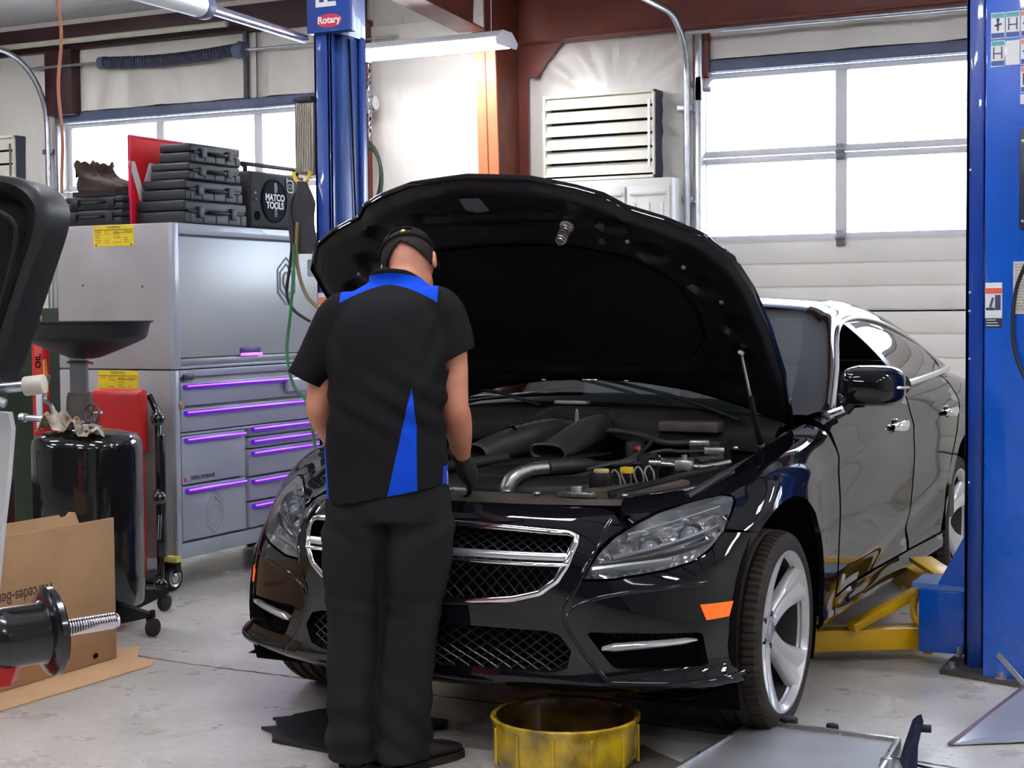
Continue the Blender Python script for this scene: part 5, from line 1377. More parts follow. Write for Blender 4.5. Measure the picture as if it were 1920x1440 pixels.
# ============================================================ left side: tool cabinet and everything around it
m_tb=M('light_grey_cabinet_paint',(.34,.365,.41),.36,noise=.12,nscale=3,rvar=.1,coat=.3)
m_tbs=M('dusty_grey_cabinet_side',(.37,.345,.34),.5,noise=.14,nscale=3.5)
m_purple=M('purple_anodised',(.16,.012,.80),.25,metal=.5,coat=.5,emit=(.25,.02,1),estr=.12)  # faint glow put into the pulls, which are no lamps
m_purple_hi=M('purple_highlight_strip',(.85,.28,1.0),.2,coat=.6,emit=(.8,.2,1),estr=.35)  # lighter glowing strip, the highlight on the pulls painted in
m_yel=M('yellow_label',(.85,.62,.02),.5,noise=.1,nscale=30); m_ink=M('label_ink',(.12,.08,.01),.6)
m_case=M('black_tool_case',(.026,.029,.033),.45,spec=.3,noise=.15,nscale=10,bump=.25,bscale=160,dist=.0006)
m_case2=M('dark_grey_tool_case',(.040,.040,.040),.5,spec=.3,noise=.15,nscale=10,bump=.25,bscale=160,dist=.0006)
XF=-2.53; Y0=1.2; Y1=2.80; XB=-3.27
def hexlogo(mb,x,y,z,r,w=.008):
    for rr in (r,r*.72):
        P=[V((x,y+rr*.8*math.cos(a),z+rr*1.1*math.sin(a))) for a in [PI/6+PI/3*k for k in range(7)]]; mb.tube(P,w*.5,n=6,cap=False)
    mb.tube([(x,y+r*.25*math.cos(a),z+r*.4*math.sin(a)) for a in [PI*.2+k*PI*1.6/12 for k in range(13)]],w*.6,n=6)
# lower chest
tb=thing('tool_chest','tall grey rolling tool chest with purple drawer pulls, lower half on casters','tool chest',(-2.9,2.0,0))
MB().box(XB,XF-.02,Y0,Y1,.17,1.105,.008).build('body',m_tbs,tb)
MB().box(XF-.03,XF,Y0,Y0+.035,.17,1.105,.004).box(XF-.03,XF,Y1-.035,Y1,.17,1.105,.004).box(XF-.03,XF,Y0+.035,Y1-.035,.17,.245,.004).box(XF-.03,XF,Y0+.035,Y1-.035,1.07,1.105,.003).build('front_frame',m_tb,tb)
def pull(parent,ya,yb,z):
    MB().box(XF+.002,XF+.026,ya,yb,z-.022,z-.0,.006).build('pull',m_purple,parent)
    MB().box(XF+.012,XF+.030,ya+.008,yb-.004,z-.010,z-.003,.002).build('pull_highlight',m_purple_hi,parent)
def drawer(ya,yb,za,zb):
    d=MB().box(XF-.03,XF+.004,ya+.004,yb-.004,za+.003,zb-.003,.003).build('drawer',m_tb,tb); pull(d,ya+.02,yb-.02,zb-.012); return d
YM=1.775
drawer(Y0+.035,Y1-.035,.925,1.045); drawer(Y0+.035,Y1-.035,.795,.915)
drawer(Y0+.035,YM-.012,.535,.780); b=drawer(Y0+.035,YM-.012,.255,.530)
for za,zb in ((.735,.795),(.672,.730),(.525,.668),(.395,.520),(.255,.390)): drawer(YM+.012,Y1-.035,za,zb)
MB().box(XF-.02,XF+.006,Y0+.03,Y1-.03,.780,.792,.003).build('divider_trim',m_tb,tb)
mb=MB(); hexlogo(mb,XF+.004,1.49,.38,.10); mb.build('embossed_logo',m_tb,tb)
mb=MB(); mb.box(XF,XF+.008,1.26,1.34,1.055,1.085,.003); mb.build('lock_plate',M('dark_lock',(.05,.05,.06),.4,metal=.5),tb)
mb=MB(); mb.lathe((XF,1.245,.935),[(.02,0),(.022,.006),(.018,.010),(.001,.010)],(1,0,0),20); mb.build('lock_rosette',M('rosy_steel',(.5,.3,.3),.3,metal=.7),tb)
mb=MB(); text_on(mb,'4S SERIES' if False else 'TOOL STORAGE',.026,(XF+.006,1.40,.565),(0,1,0),(0,0,1),bold=.0008); mb.build('badge_lettering',M('dark_lettering',(.07,.07,.08),.4),tb)
MB().sphere((XF+.004,1.262,.562),.010,(.3,1,1.2),10).build('badge_dot',M('red_dot',(.5,.03,.03),.3),tb)
mb=MB(); mb.box(XF+.004,XF+.035,2.12,2.34,.955,1.03,.01); mb.build('magnet_tray',M('clear_tray',(.45,.47,.52),.15,coat=.6),tb)
for y in (Y0+.09,Y1-.1):
    for x in (XF-.10,XB+.10):
        w=MB(); w.cyl((x-.022,y-.02,.066),(x+.022,y-.02,.066),.066,n=28,bev=.008); wo=w.build('caster_wheel',m_rubber,tb)
        MB().lathe((x+.0225,y-.02,.066),[(.046,0),(.044,.004),(.03,-.002),(.016,.006),(.001,.008)],(1,0,0),20).build('caster_hub',m_satin,wo)
        mb=MB(); mb.box(x-.03,x-.024,y-.05,y+.03,.05,.165,.002); mb.box(x+.024,x+.03,y-.03,y+.02,.09,.165,.002); mb.box(x-.05,x+.05,y-.06,y+.05,.16,.17,.002); mb.build('caster_fork',m_blkplastic,tb)
def decal(name,c,w,h,nrm_y=True,par=None):
    x,y,z=c; o=MB().box(x-w/2,x+w/2,y-.0015,y,z-h/2,z+h/2).build(name,m_yel,par,smooth=False)
    mb=MB(); yy=y-.0018; L=lambda x0,x1,z0,z1: mb.box(x0,x1,yy-.0004,yy,z0,z1)
    L(x-w/2+.004,x+w/2-.004,z+h*.26,z+h*.29)
    L(x-.003,x+w/2-.004,z+h*.12,z+h*.145)
    for r in range(6):
        zz=z+h*.20-r*h*.10
        for s0,s1 in ((-.46,-.28),(-.24,-.05),(.0,.22),(.26,.45)):
            if random.random()<.75: L(x+w*s0,x+w*(s0+(s1-s0)*random.uniform(.5,1)),zz-.0025,zz)
    for sx in (-.44,.44): L(x+w*sx-.006,x+w*sx+.006,z-h*.47,z-h*.40)
    text_on(mb,'WARNING',h*.17,(x,yy,z+h*.39),(1,0,0),(0,0,1),extrude=.0003)
    mb.build('label_print',m_ink,o); return o
decal('warning_label',(-2.885,Y0-.0005,1.045),.255,.115,par=tb)
# hutch with roll-down door
hu=thing('tool_hutch','grey tool hutch with a closed roll front, standing on the tool chest','hutch',(-2.9,2.0,1.11))
MB().box(XB,XF-.02,Y0,Y1,1.11,1.83,.008).build('body',m_tbs,hu)
MB().box(XF-.03,XF,Y0,Y0+.05,1.11,1.83,.004).box(XF-.03,XF,Y1-.05,Y1,1.11,1.83,.004).box(XF-.03,XF,Y0+.05,Y1-.05,1.775,1.83,.004).box(XF-.03,XF,Y0+.05,Y1-.05,1.11,1.125,.003).build('front_frame',m_tb,hu)
MB().box(XF-.03,XF-.012,Y0+.05,Y1-.05,1.765,1.776).build('shadow_slot',M('navy_slot_shadow',(.02,.02,.06),.6),hu,smooth=False)  # dark strip standing in for the shade above the roll door
m_door_=M('smudged_grey_door',(.43,.45,.45),.36,metal=.2,noise=.06,nscale=1.6,rvar=.03)
dr_=MB().box(XF-.03,XF-.006,Y0+.05,Y1-.05,1.165,1.765,.004).build('roll_door',m_door_,hu)
MB().box(XF-.03,XF-.010,Y0+.05,Y1-.05,1.125,1.160,.003).build('lower_lip',M('darker_grey_lip',(.26,.27,.28),.35,metal=.4),hu)
MB().box(XF-.008,XF-.002,1.74,1.92,1.165,1.205,.003).build('pull_recess',M('dark_violet_recess',(.05,.01,.15),.4),dr_)
MB().box(XF-.004,XF+.008,1.74,1.925,1.160,1.176,.003).build('pull_highlight',m_purple_hi,dr_)
mb=MB(); hexlogo(mb,XF-.004,2.17,1.555,.115,.009); mb.build('embossed_logo',m_door_,dr_)
decal('warning_label',(-2.895,Y0-.0005,1.775),.255,.105,par=hu)
for x,z in ((-2.72,1.52),(-3.1,1.53)): MB().sphere((x,Y0-.002,z),.006,(1,.5,1),8).build('rivet',m_ink,hu)
MB().sphere((XF,2.36,1.20),.008,n=8).build('lock_barrel',m_satin,hu)
# --- tool cases
def toolcase(x0,x1,y0,y1,z0,z1,label,mat_,group=None,handle=True,front='x',latches=2):
    t=thing('tool_case',label,'tool case',((x0+x1)/2,(y0+y1)/2,z0),0,group); h=z1-z0; zm=z0+h*.55
    MB().box(x0,x1,y0,y1,z0,zm-.002,.010,seg=3).build('base',mat_,t); MB().box(x0+.002,x1-.002,y0+.002,y1-.002,zm+.001,z1,.010,seg=3).build('lid',mat_,t)
    mb=MB()
    if front=='x':
        L=y1-y0
        for f in ((.24,.76) if latches==2 else (.2,.8)):
            MB().box(x1-.004,x1+.012,y0+L*f-.022,y0+L*f+.022,zm-h*.28,zm+h*.22,.003).build('latch',mat_,t)
        if handle: MB().tube([(x1,y0+L*.36,zm-.002),(x1+.022,y0+L*.37,zm-.004),(x1+.026,y0+L*.5,zm-.005),(x1+.022,y0+L*.63,zm-.004),(x1,y0+L*.64,zm-.002)],.008,n=8,sub=3).build('handle',m_blkplastic,t)
        MB().box(x1-.004,x1+.004,y0+.03,y1-.03,zm-.006,zm+.006,.002).build('seam_rib',mat_,t)
        mb=MB()
        for k in range(5): yy=y0+L*(.1+.2*k); mb=MB().box(x1-.004,x1+.003,yy-.006,yy+.006,z0+.008,zm-.01,.002); mb.build('stiffener',mat_,t)
    else:
        L=x1-x0
        for f in (.2,.8): MB().box(x0+L*f-.024,x0+L*f+.024,y0-.010,y0+.004,zm-h*.32,zm+h*.28,.003).build('latch',mat_,t)
        if handle: MB().tube([(x0+L*.34,y0,zm),(x0+L*.35,y0-.02,zm-.002),(x0+L*.5,y0-.024,zm-.003),(x0+L*.65,y0-.02,zm-.002),(x0+L*.66,y0,zm)],.007,n=8,sub=3).build('handle',m_blkplastic,t)
    return t
g='stacked black tool cases'
toolcase(-2.86,-2.555,1.33,1.85,1.832,1.948,'black plastic tool case at the bottom of the stack of four beside the radio',m_case)
toolcase(-2.84,-2.565,1.35,1.83,1.950,2.052,'black plastic tool case second from the bottom of the stack of four beside the radio',m_case)
toolcase(-2.80,-2.555,1.37,1.80,2.054,2.138,'dark grey plastic tool case third up in the stack of four beside the radio',m_case2)
toolcase(-2.76,-2.560,1.39,1.81,2.140,2.235,'black rounded tool case on top of the stack of four beside the radio',m_case)
toolcase(-3.27,-2.875,1.24,1.50,1.832,1.908,'dark plastic tool case lying directly on the hutch, under the boots',m_case,front='y')
toolcase(-3.26,-2.875,1.25,1.50,1.910,1.978,'dark plastic tool case under the brown boots, on top of another case',m_case,front='y')
# --- boots
m_boot=M('worn_brown_leather',(.050,.036,.028),.7,spec=.2,noise=.35,nscale=18,bump=.6,bscale=40,dist=.004)
def boot(x,y,label):
    t=thing('work_boot',label,'boot',(x,y,1.98),0); z0=1.98
    rings=[]
    for zz,cx,rx,ry in ((.028,.10,.155,.050),(.045,.10,.155,.052),(.07,.075,.13,.050),(.088,.045,.098,.047),(.105,.015,.068,.045),(.13,.0,.056,.045),(.155,-.005,.055,.047),(.175,-.008,.058,.05)):
        r=[]
        for k in range(32):
            a=2*PI*k/32; w=.006*math.sin(a*3+zz*60); zt=zz+(.014*math.sin(a*3+1) if zz>.17 else 0)
            r.append((x+cx+(rx+w)*math.cos(a),y+(ry+w)*math.sin(a)*(1-.25*max(0,math.cos(a))),z0+zt))
        rings.append(r)
    inner=[[ (x+(p[0]-x+.008)*.86-.008,y+(p[1]-y)*.86,p[2]-d) for p in rings[-1]] for d in (0.0,.06)]
    mb=MB(); mb.grid(rings+inner,closev=True); mb.build('upper',m_boot,t)
    pl=[(x-.06,y-.04),(x+.10,y-.05),(x+.22,y-.045),(x+.262,y),(x+.22,y+.045),(x+.10,y+.05),(x-.06,y+.04)]
    mb=MB(); mb.prism([(a,b,z0) for a,b in pl],(0,0,.026)); mb.build('sole',m_rubber,t)
    mb=MB()
    for k in range(5): mb.tube([(x+.10-.022*k,y-.03,z0+.070+.017*k),(x+.108-.022*k,y,z0+.082+.017*k),(x+.10-.022*k,y+.03,z0+.070+.017*k)],.0025,n=5,sub=2)
    mb.build('laces',M('dark_laces',(.03,.025,.02),.8),t)
boot(-3.15,1.30,'brown leather work boot on the tool cases, the nearer one of the pair'); boot(-3.13,1.42,'brown leather work boot on the tool cases, the farther one of the pair')
# --- red sign leaning behind the cases
t=thing('red_sign','red sign board with white letters leaning behind the stacked tool cases','sign',(-2.89,1.75,1.83))
m_red=M('red_sign_paint',(.62,.012,.018),.4,coat=.3)
MB().box(-2.885,-2.872,1.30,2.22,1.832,2.285,.008).build('board',m_red,t)
mb=MB(); mb.tube([(-2.87,1.305,1.835),(-2.87,1.305,2.28),(-2.87,2.215,2.28)],.006,n=6); mb.build('board_edge',M('magenta_edge',(.55,.02,.12),.4),t)
mb=MB(); text_on(mb,'VE',.30,(-2.870,1.47,2.03),(0,1,0),(0,0,1),bold=.008); mb.build('sign_lettering',M('white_print',(.8,.78,.76),.5),t)
# --- radio
t=thing('work_radio','grey box radio with a round dial beside the tool cases on the hutch','radio',(-2.66,2.12,1.83))
m_radio=M('radio_grey',(.036,.033,.036),.6,spec=.2,noise=.1,nscale=20)
MB().box(-2.78,-2.56,1.885,2.40,1.835,2.135,.018,seg=3).build('case',m_radio,t)
mb=MB(); mb.lathe((-2.56,2.10,1.985),[(.118,0),(.118,.006),(.110,.010),(.108,.006),(.001,.006)],(1,0,0),48); mb.build('dial',M('dial_black',(.008,.010,.016),.7,spec=.1),t)
mb=MB(); text_on(mb,'MATCO',.050,(-2.5515,2.10,2.000),(0,1,0),(0,0,1),bold=.0016); text_on(mb,'TOOLS',.050,(-2.5515,2.10,1.958),(0,1,0),(0,0,1),bold=.0016); mb.build('radio_lettering',M('silver_lettering',(.5,.5,.5),.35),t)
mb=MB()
for k in range(9):
    z=2.03+k*.006; mb.box(-2.553,-2.551,2.095,2.125-abs(k-4)*.002,z,z+.002)
    z=1.90+k*.005; mb.box(-2.553,-2.551,2.095,2.118,z,z+.0015)
mb.build('dial_scale',MATS['silver_lettering'],t,smooth=False)
mb=MB(); mb.tube([(-2.555,2.245+.028*math.copysign(abs(math.cos(a))**.5,math.cos(a)),2.07+.032*math.copysign(abs(math.sin(a))**.5,math.sin(a))) for a in [2*PI*k/24 for k in range(25)]],.0045,n=6); mb.tube([(-2.555,2.218,2.06),(-2.555,2.216,2.115)],.0045,n=6); mb.tube([(-2.555,2.245+.014*math.cos(2*PI*k/12),2.07+.014*math.sin(2*PI*k/12)) for k in range(13)],.003,n=6); mb.build('radio_emblem',M('mint_print',(.45,.62,.56),.4),t)
MB().lathe((-2.56,1.945,1.90),[(.024,0),(.024,.004),(.018,.002),(.001,.001)],(1,0,0),24).build('jack_socket',m_dark,t)
for y,z,r_,mm in ((1.93,2.02,.008,'silver_lettering'),(1.93,1.985,.012,None)): MB().sphere((-2.558,y,z),r_,(.4,1,.7),8).build('indicator_lamp',MATS[mm] if mm else M('red_print',(.5,.02,.02),.4),t)
mb=MB(); text_on(mb,'Matco',.02,(-2.5585,2.25,1.885),(0,1,0),(0,0,1),shear=.3); mb.build('small_script',MATS['silver_lettering'],t)
for y in (1.90,2.38): MB().tube([(-2.60,y,2.13),(-2.60,y,2.155),(-2.62,y,2.17)],.012,n=8).build('handle_post',m_blkplastic,t)
MB().beam((-2.62,1.89,2.175),(-2.62,2.39,2.175),.03,.02,.006).build('carry_handle',m_blkplastic,t)
t=thing('spray_bottle','small bottle with a yellow cap standing behind the radio handle','bottle',(-2.84,1.98,1.83))
MB().lathe((-2.84,1.98,1.832),[(.001,0),(.034,.003),(.034,.25),(.030,.28),(.015,.31),(.014,.33)],(0,0,1),20).build('bottle_body',M('milky_plastic',(.55,.53,.42),.4),t)
MB().lathe((-2.84,1.98,2.16),[(.018,0),(.022,.01),(.022,.05),(.012,.07),(.001,.072)],(0,0,1),16).build('yellow_cap',M('yellow_cap2',(.75,.55,.05),.4),t)
t=thing('tool_bin','open bin of small tools and wires behind the radio on the hutch','bin',(-2.96,2.25,1.83))
mb=MB(); mb.box(-3.08,-2.86,2.05,2.5,1.832,1.845,.003); mb.box(-3.08,-3.07,2.05,2.5,1.84,2.11,.003); mb.box(-2.87,-2.86,2.05,2.5,1.84,2.11,.003); mb.box(-3.08,-2.86,2.05,2.06,1.84,2.11,.003); mb.box(-3.08,-2.86,2.49,2.5,1.84,2.11,.003); mb.build('bin_shell',m_blkplastic,t)
for k in range(6): MB().cyl((-2.97+random.uniform(-.06,.06),2.12+k*.06,1.86),(-2.97+random.uniform(-.07,.07),2.12+k*.07,2.13+random.uniform(.0,.06)),.008,n=8).build('tool_shank',random.choice([m_galv,M('rust_brown',(.18,.07,.03),.6),m_blkplastic]),t)
MB().tube([(-2.95,2.3,2.1),(-2.95,2.26,2.24),(-2.95,2.18,2.36)],.002,n=5).build('antenna_wire',m_galv,t)

# --- oil drain: drum on caster base, riser, funnel bowl
DC=V((-2.40,.42,0)); t=thing('oil_drain','black wheeled waste oil drain with a wide funnel bowl on a riser','oil drain',DC)
m_gloss=M('gloss_black_enamel',(.008,.008,.009),.12,coat=.7)
MB().lathe(DC,[(.001,.10),(.23,.10),(.238,.11),(.240,.13),(.240,.80),(.236,.83),(.220,.853),(.18,.868),(.06,.885),(.001,.885)],(0,0,1),56).build('drum',m_gloss,t)
for k,a in enumerate((PI*.02,PI*.52,PI*1.02,PI*1.52)):
    d=V((math.cos(a-.25),math.sin(a-.25),0)); p=DC+d*.20; q=DC+d*.42
    MB().prism([p+V((0,0,.13)),q+V((0,0,.105)),q+V((0,0,.085)),p+V((0,0,.03))],d.cross(V((0,0,1)))*.03).build('leg',m_blkplastic,t)
    w=MB().cyl(q+d*-.00+V((-.014,0,.040)),q+V((.014,0,.040)),.040,n=22,bev=.006).build('caster_wheel',m_rubber,t)
    MB().prism([q+V((-.02,-.02,.04)),q+V((-.02,.02,.04)),q+V((-.02,.02,.09)),q+V((-.02,-.02,.09))],(.006,0,0)).cyl(q+V((0,0,.085)),q+V((0,0,.115)),.012,n=10).build('caster_fork',m_galv if False else m_blkplastic,w)
MB().lathe(DC+V((-.02,-.02,.88)),[(.085,0),(.080,.02),(.062,.05),(.056,.14),(.050,.16)],(0,0,1),28).build('riser_boot',M('grimy_brown',(.055,.042,.035),.6,noise=.4,nscale=16),t)
MB().cyl(DC+V((-.02,-.02,1.0)),DC+V((-.02,-.02,1.185)),.040,n=28).build('riser_tube',M('grey_riser',(.10,.105,.11),.45,noise=.15,nscale=10),t)
MB().lathe(DC+V((-.02,-.02,1.17)),[(.05,0),(.055,.004),(.05,.010),(.038,.012),(.038,.035)],(0,0,1),24).build('clamp_collar',m_galv,t)
MB().cyl(DC+V((.03,-.03,1.178)),DC+V((.075,-.04,1.172)),.006,n=8).build('red_lever',M('red_plastic',(.55,.02,.03),.4),t)
MB().lathe(DC+V((0,0,1.19)),[(.035,0),(.07,.006),(.15,.038),(.225,.070),(.262,.088),(.270,.100),(.284,.156),(.297,.160),(.299,.166),(.282,.166),(.276,.158),(.262,.102),(.22,.080),(.14,.05),(.03,.02)],(0,0,1),60).build('funnel_bowl',M('bowl_plastic',(.012,.012,.015),.45,noise=.2,nscale=8),t)
mb=MB(); p=DC+V((.12,-.10,.955)); mb.tube([p+V((.042*math.cos(2*PI*k/24),-.0,.042*math.sin(2*PI*k/24))) for k in range(25)],.006,n=6); 
for k in range(5): a=2*PI*k/5; mb.beam(p,p+V((.042*math.cos(a),0,.042*math.sin(a))),.006,.006)
mb.build('valve_wheel',M('old_cast_iron',(.10,.07,.06),.5,metal=.5),t); MB().cyl(p+V((0,.06,0)),p,.008,n=8).build('valve_stem',m_galv,t)
MB().cyl(DC+V((-.25,-.12,.93)),DC+V((-.13,-.10,.925)),.014,n=12).cyl(DC+V((-.27,-.12,.932)),DC+V((-.24,-.12,.93)),.02,n=12).build('air_coupler',m_galv,t)
MB().tube([DC+V((-.12,-.1,1.12)),DC+V((-.14,-.11,1.02)),DC+V((-.11,-.1,.985)),DC+V((-.10,-.09,.93))],.010,n=8,sub=3).build('steel_hook',m_galv,t)
MB().beam(DC+V((-.135,-.11,1.19)),DC+V((-.125,-.11,1.04)),.018,.012,.004).build('orange_handle',M('orange_plastic',(.75,.27,.02),.45),t)
MB().tube([DC+V((.06,-.15,.885)),DC+V((.14,-.16,.915)),DC+V((.2,-.13,.90))],.010,n=8,sub=3).build('drum_handle',m_chrome,t)
# rags on the drum
def cloth(name,c,sx,sy,seed,mat_,label,h=.05,n=26):
    r=random.Random(seed); ph=[r.uniform(0,6) for _ in range(6)]; P=[]
    for i in range(n+1):
        row=[]
        for j in range(n+1):
            u=i/n*2-1; v=j/n*2-1; e=math.hypot(u*.8,v*.8)
            z=h*(.5+.5*math.sin(u*3.2+ph[0]+1.2*math.sin(v*2+ph[1])))*.7+h*.10*math.sin(v*7+ph[2]+u*4)-.02*e*e
            row.append(V((c[0]+sx*(u+.12*math.sin(v*4+ph[3])),c[1]+sy*(v+.12*math.sin(u*4+ph[4])),c[2]+max(0.0,z)-.03*max(0,e-.6))))
        P.append(row)
    o=MB().grid(P).build(name,mat_,None,solid=.003,sub=1); return tag(o,label,'rag','rags on the drum')
m_rag=M('stained_white_rag',(.55,.49,.40),.9,noise=.75,nscale=22,col2=(.13,.085,.04))
cloth('shop_rag',DC+V((-.04,-.15,.895)),.075,.05,3,m_rag,'pale shop rag draped over the riser foot on the black drum',.10)
cloth('shop_rag',DC+V((.06,-.14,.892)),.060,.05,8,m_rag,'brown stained rag in the middle of the black drum top',.07)
cloth('shop_rag',DC+V((.145,-.145,.872)),.05,.05,15,m_rag,'small crumpled rag at the right edge of the black drum top',.06)
# --- creeper standing on end against the chest
t=thing('mechanic_creeper','red padded mechanic creeper standing on end against the grey tool chest','creeper',(-2.75,1.08,0))
m_redpad=M('red_vinyl_pad',(.55,.015,.015),.38,noise=.12,nscale=6,coat=.2)
MB().box(-2.93,-2.605,1.04,1.10,.705,1.02,.05,seg=4).build('head_pad',m_redpad,t); MB().box(-2.93,-2.62,1.04,1.09,.10,.69,.03,seg=3).build('back_pad',m_redpad,t)
mb=MB(); mb.tube([(-2.575,1.12,.06),(-2.575,1.12,.90),(-2.62,1.12,.98),(-2.9,1.12,.98),(-2.95,1.12,.9),(-2.95,1.12,.06),(-2.575,1.12,.06)],.018,n=10); mb.build('frame_rail',m_gloss,t)
mb=MB(); mb.beam((-2.545,1.10,.20),(-2.545,1.10,.80),.03,.04,.006); mb.build('side_rail',m_gloss,t)
for z in (.90,.52,.10):
    MB().cyl((-2.58,1.10,z),(-2.52,1.04,z),.016,n=10,bev=.003).build('caster_stem',m_gloss,t); w=MB().sphere((-2.495,1.02,z-.02),.034,(1,1,1),18).build('caster_ball',m_gloss,t)
MB().cyl((-2.50,1.02,.30),(-2.49,1.02,.42),.007,n=8).build('bright_rod',m_chrome,t)
MB().box(-2.60,-2.50,1.15,1.19,.165,.195,.004).build('yellow_tag',M('brass_yellow',(.65,.52,.15),.4),t)
# --- red jack column, green cabinet, dark drum and stand behind
t=thing('transmission_jack','red hydraulic jack column with a printed label left of the oil drain','jack',(-3.58,1.4,0))
mb=MB(); mb.cyl((-3.58,1.40,.10),(-3.58,1.40,1.25),.045,n=24,bev=.006); mb.build('red_cylinder',m_redpad,t)
MB().box(-3.575,-3.535,1.352,1.362,.78,1.02,.002).build('print_label',M('white_print2',(.7,.72,.78),.5),t)
mb=MB(); text_on(mb,'OIL',.05,(-3.552,1.351,1.14),(0,0,1),(-1,0,0),bold=.001); mb.build('print_lettering',m_dark,t)
mb=MB(); mb.cyl((-3.58,1.40,1.25),(-3.58,1.40,1.38),.02,n=14); mb.build('chrome_ram',m_chrome,t)
MB().lathe((-3.60,1.38,1.36),[(.02,0),(.03,.01),(.03,.08),(.05,.09),(.05,.12),(.001,.125)],(0,0,1),20).build('red_knob',m_redpad,t)
for k in range(3):
    a=2*PI*k/3+.4; MB().beam((-3.58,1.40,.10),(-3.58+.3*math.cos(a),1.40+.3*math.sin(a),.035),.05,.05,.006).build('leg',m_redpad,t)
t=thing('hose_reel_stand','black stand with a looped white hose behind the funnel bowl','stand',(-3.45,1.75,0))
MB().box(-3.53,-3.36,1.62,1.90,.0,1.52,.01).build('stand_body',m_blkplastic,t)
MB().tube([(-3.62,1.6,1.50),(-3.55,1.6,1.60),(-3.45,1.6,1.58),(-3.40,1.6,1.48),(-3.41,1.6,1.38)],.012,n=8,sub=4).build('white_hose',M('white_hose',(.6,.62,.7),.35),t)
tag(MB().box(-4.4,-3.56,1.75,2.4,.0,1.42,.01).build('green_cabinet',M('dark_green_paint',(.010,.022,.008),.5,noise=.3,nscale=5)),'dark green cabinet behind the red jack column at the left','cabinet')
tag(MB().box(-3.62,-3.36,1.95,2.2,1.42,1.70,.02).box(-3.6,-3.4,1.96,2.1,1.70,1.75,.01).build('parts_washer_lid',M('dull_blue_black',(.02,.022,.035),.4)),'dark blue-black lidded box on the green cabinet','box')
t=thing('engine_stand','dark machine frame with chrome parts at the far left behind the carton','machine',(-3.0,.3,0))
m_mach=M('dark_machine_paint',(.018,.016,.018),.4,noise=.4,nscale=12)
MB().box(-3.45,-3.0,.0,.60,.0,.62,.02).build('machine_base',m_mach,t)
MB().cyl((-3.08,.12,.62),(-3.08,.12,.86),.035,n=20,bev=.004).build('chrome_cylinder',m_chrome,t)
MB().cyl((-3.1,.0,.50),(-2.86,-.02,.54),.022,n=14).build('chrome_bar',m_chrome,t)
MB().sphere((-3.06,.03,.80),.06,(.6,.5,1),16).build('chrome_bulb',m_chrome,t)
mb=MB(); mb.cyl((-3.0,.1,.35),(-2.92,.1,.35),.10,n=24,bev=.01); mb.build('pulley',M('rusty_pulley',(.10,.05,.035),.55,noise=.3,nscale=20),t)
# --- carton and cardboard sheet
m_card=M('brown_cardboard',(.43,.255,.125),.85,noise=.16,nscale=5,bump=.15,bscale=90,dist=.001); m_card_in=M('light_cardboard',(.60,.38,.20),.9,noise=.1,nscale=6)
t=thing('cardboard_box','open brown carton with upside-down lettering standing on the cardboard sheet','carton',(-2.1,-.7,0))
mb=MB(); mb.box(-1.835,-1.829,-1.35,-.075,.008,.575,.002); mb.build('side_wall',m_card,t)
mb=MB(); mb.box(-2.25,-1.835,-.081,-.075,.008,.50,.002); mb.build('end_wall',m_card,t)
mb=MB(); mb.box(-2.25,-2.244,-1.35,-.075,.008,.50,.002); mb.build('back_wall',m_card,t)
MB().box(-2.25,-1.83,-1.35,-.075,.008,.014,.001).build('bottom_panel',m_card_in,t)
fl=[(-1.95,-1.35,.60),(-1.95,-.26,.60),(-1.95,-.25,.588),(-1.95,-.22,.59),(-1.95,-.20,.605),(-1.95,-.17,.60),(-1.95,-.14,.54),(-1.97,-.12,.30),(-1.97,-1.35,.30)]
MB().prism(fl,(.005,0,0)).build('inner_flap',m_card_in,t,smooth=False)
mb=MB(); text_on(mb,'Mercedes-Benz',.064,(-1.8285,-.585,.348),(0,-1,0),(0,0,-1),bold=.0008,extrude=.0004,sx=.78); mb.build('box_lettering',M('brown_ink',(.09,.045,.03),.8),t)
MB().sphere((-1.828,-.20,.04),.011,(.3,1.4,1),8).build('tape_scrap',m_dark,t)
sheet=[(-1.64,-.93),(-1.625,-.5),(-1.62,-.12),(-1.66,-.04),(-1.76,-.03),(-1.80,.02),(-1.89,.14),(-1.98,.06),(-2.3,-.0),(-2.35,-1.4),(-1.66,-1.4)]
tag(MB().prism([(x,y,.001) for x,y in sheet],(0,0,.005)).build('cardboard_sheet',m_card_in,smooth=False),'flat light brown cardboard sheet on the floor under the carton','cardboard')
# --- hanging cord
pts=[(-3.04+.010*math.sin(k*1.1),1.0+.008*math.cos(k*.9),zc(1.0)-.19-k*(zc(1.0)-.19-1.98)/22) for k in range(23)]
tag(MB().tube(pts,.008,n=8,sub=2).build('ceiling_power_line',M('orange_brown_cord',(.42,.17,.09),.6)),'orange-brown cord hanging from the ceiling above the boots at the left','power line')

# ============================================================ wheel balancer in the left foreground
BR=V((.893,.449,0)); BF=V((-.449,.893,0)); BO=V((-.06,-2.45,0))
def BP(a,b,z): return BO+BR*a+BF*b+V((0,0,z))
t=thing('wheel_balancer','black wheel balancer with its hood raised and threaded shaft, cut by the left edge','wheel balancer',BP(-.55,0,0))
mb=MB()
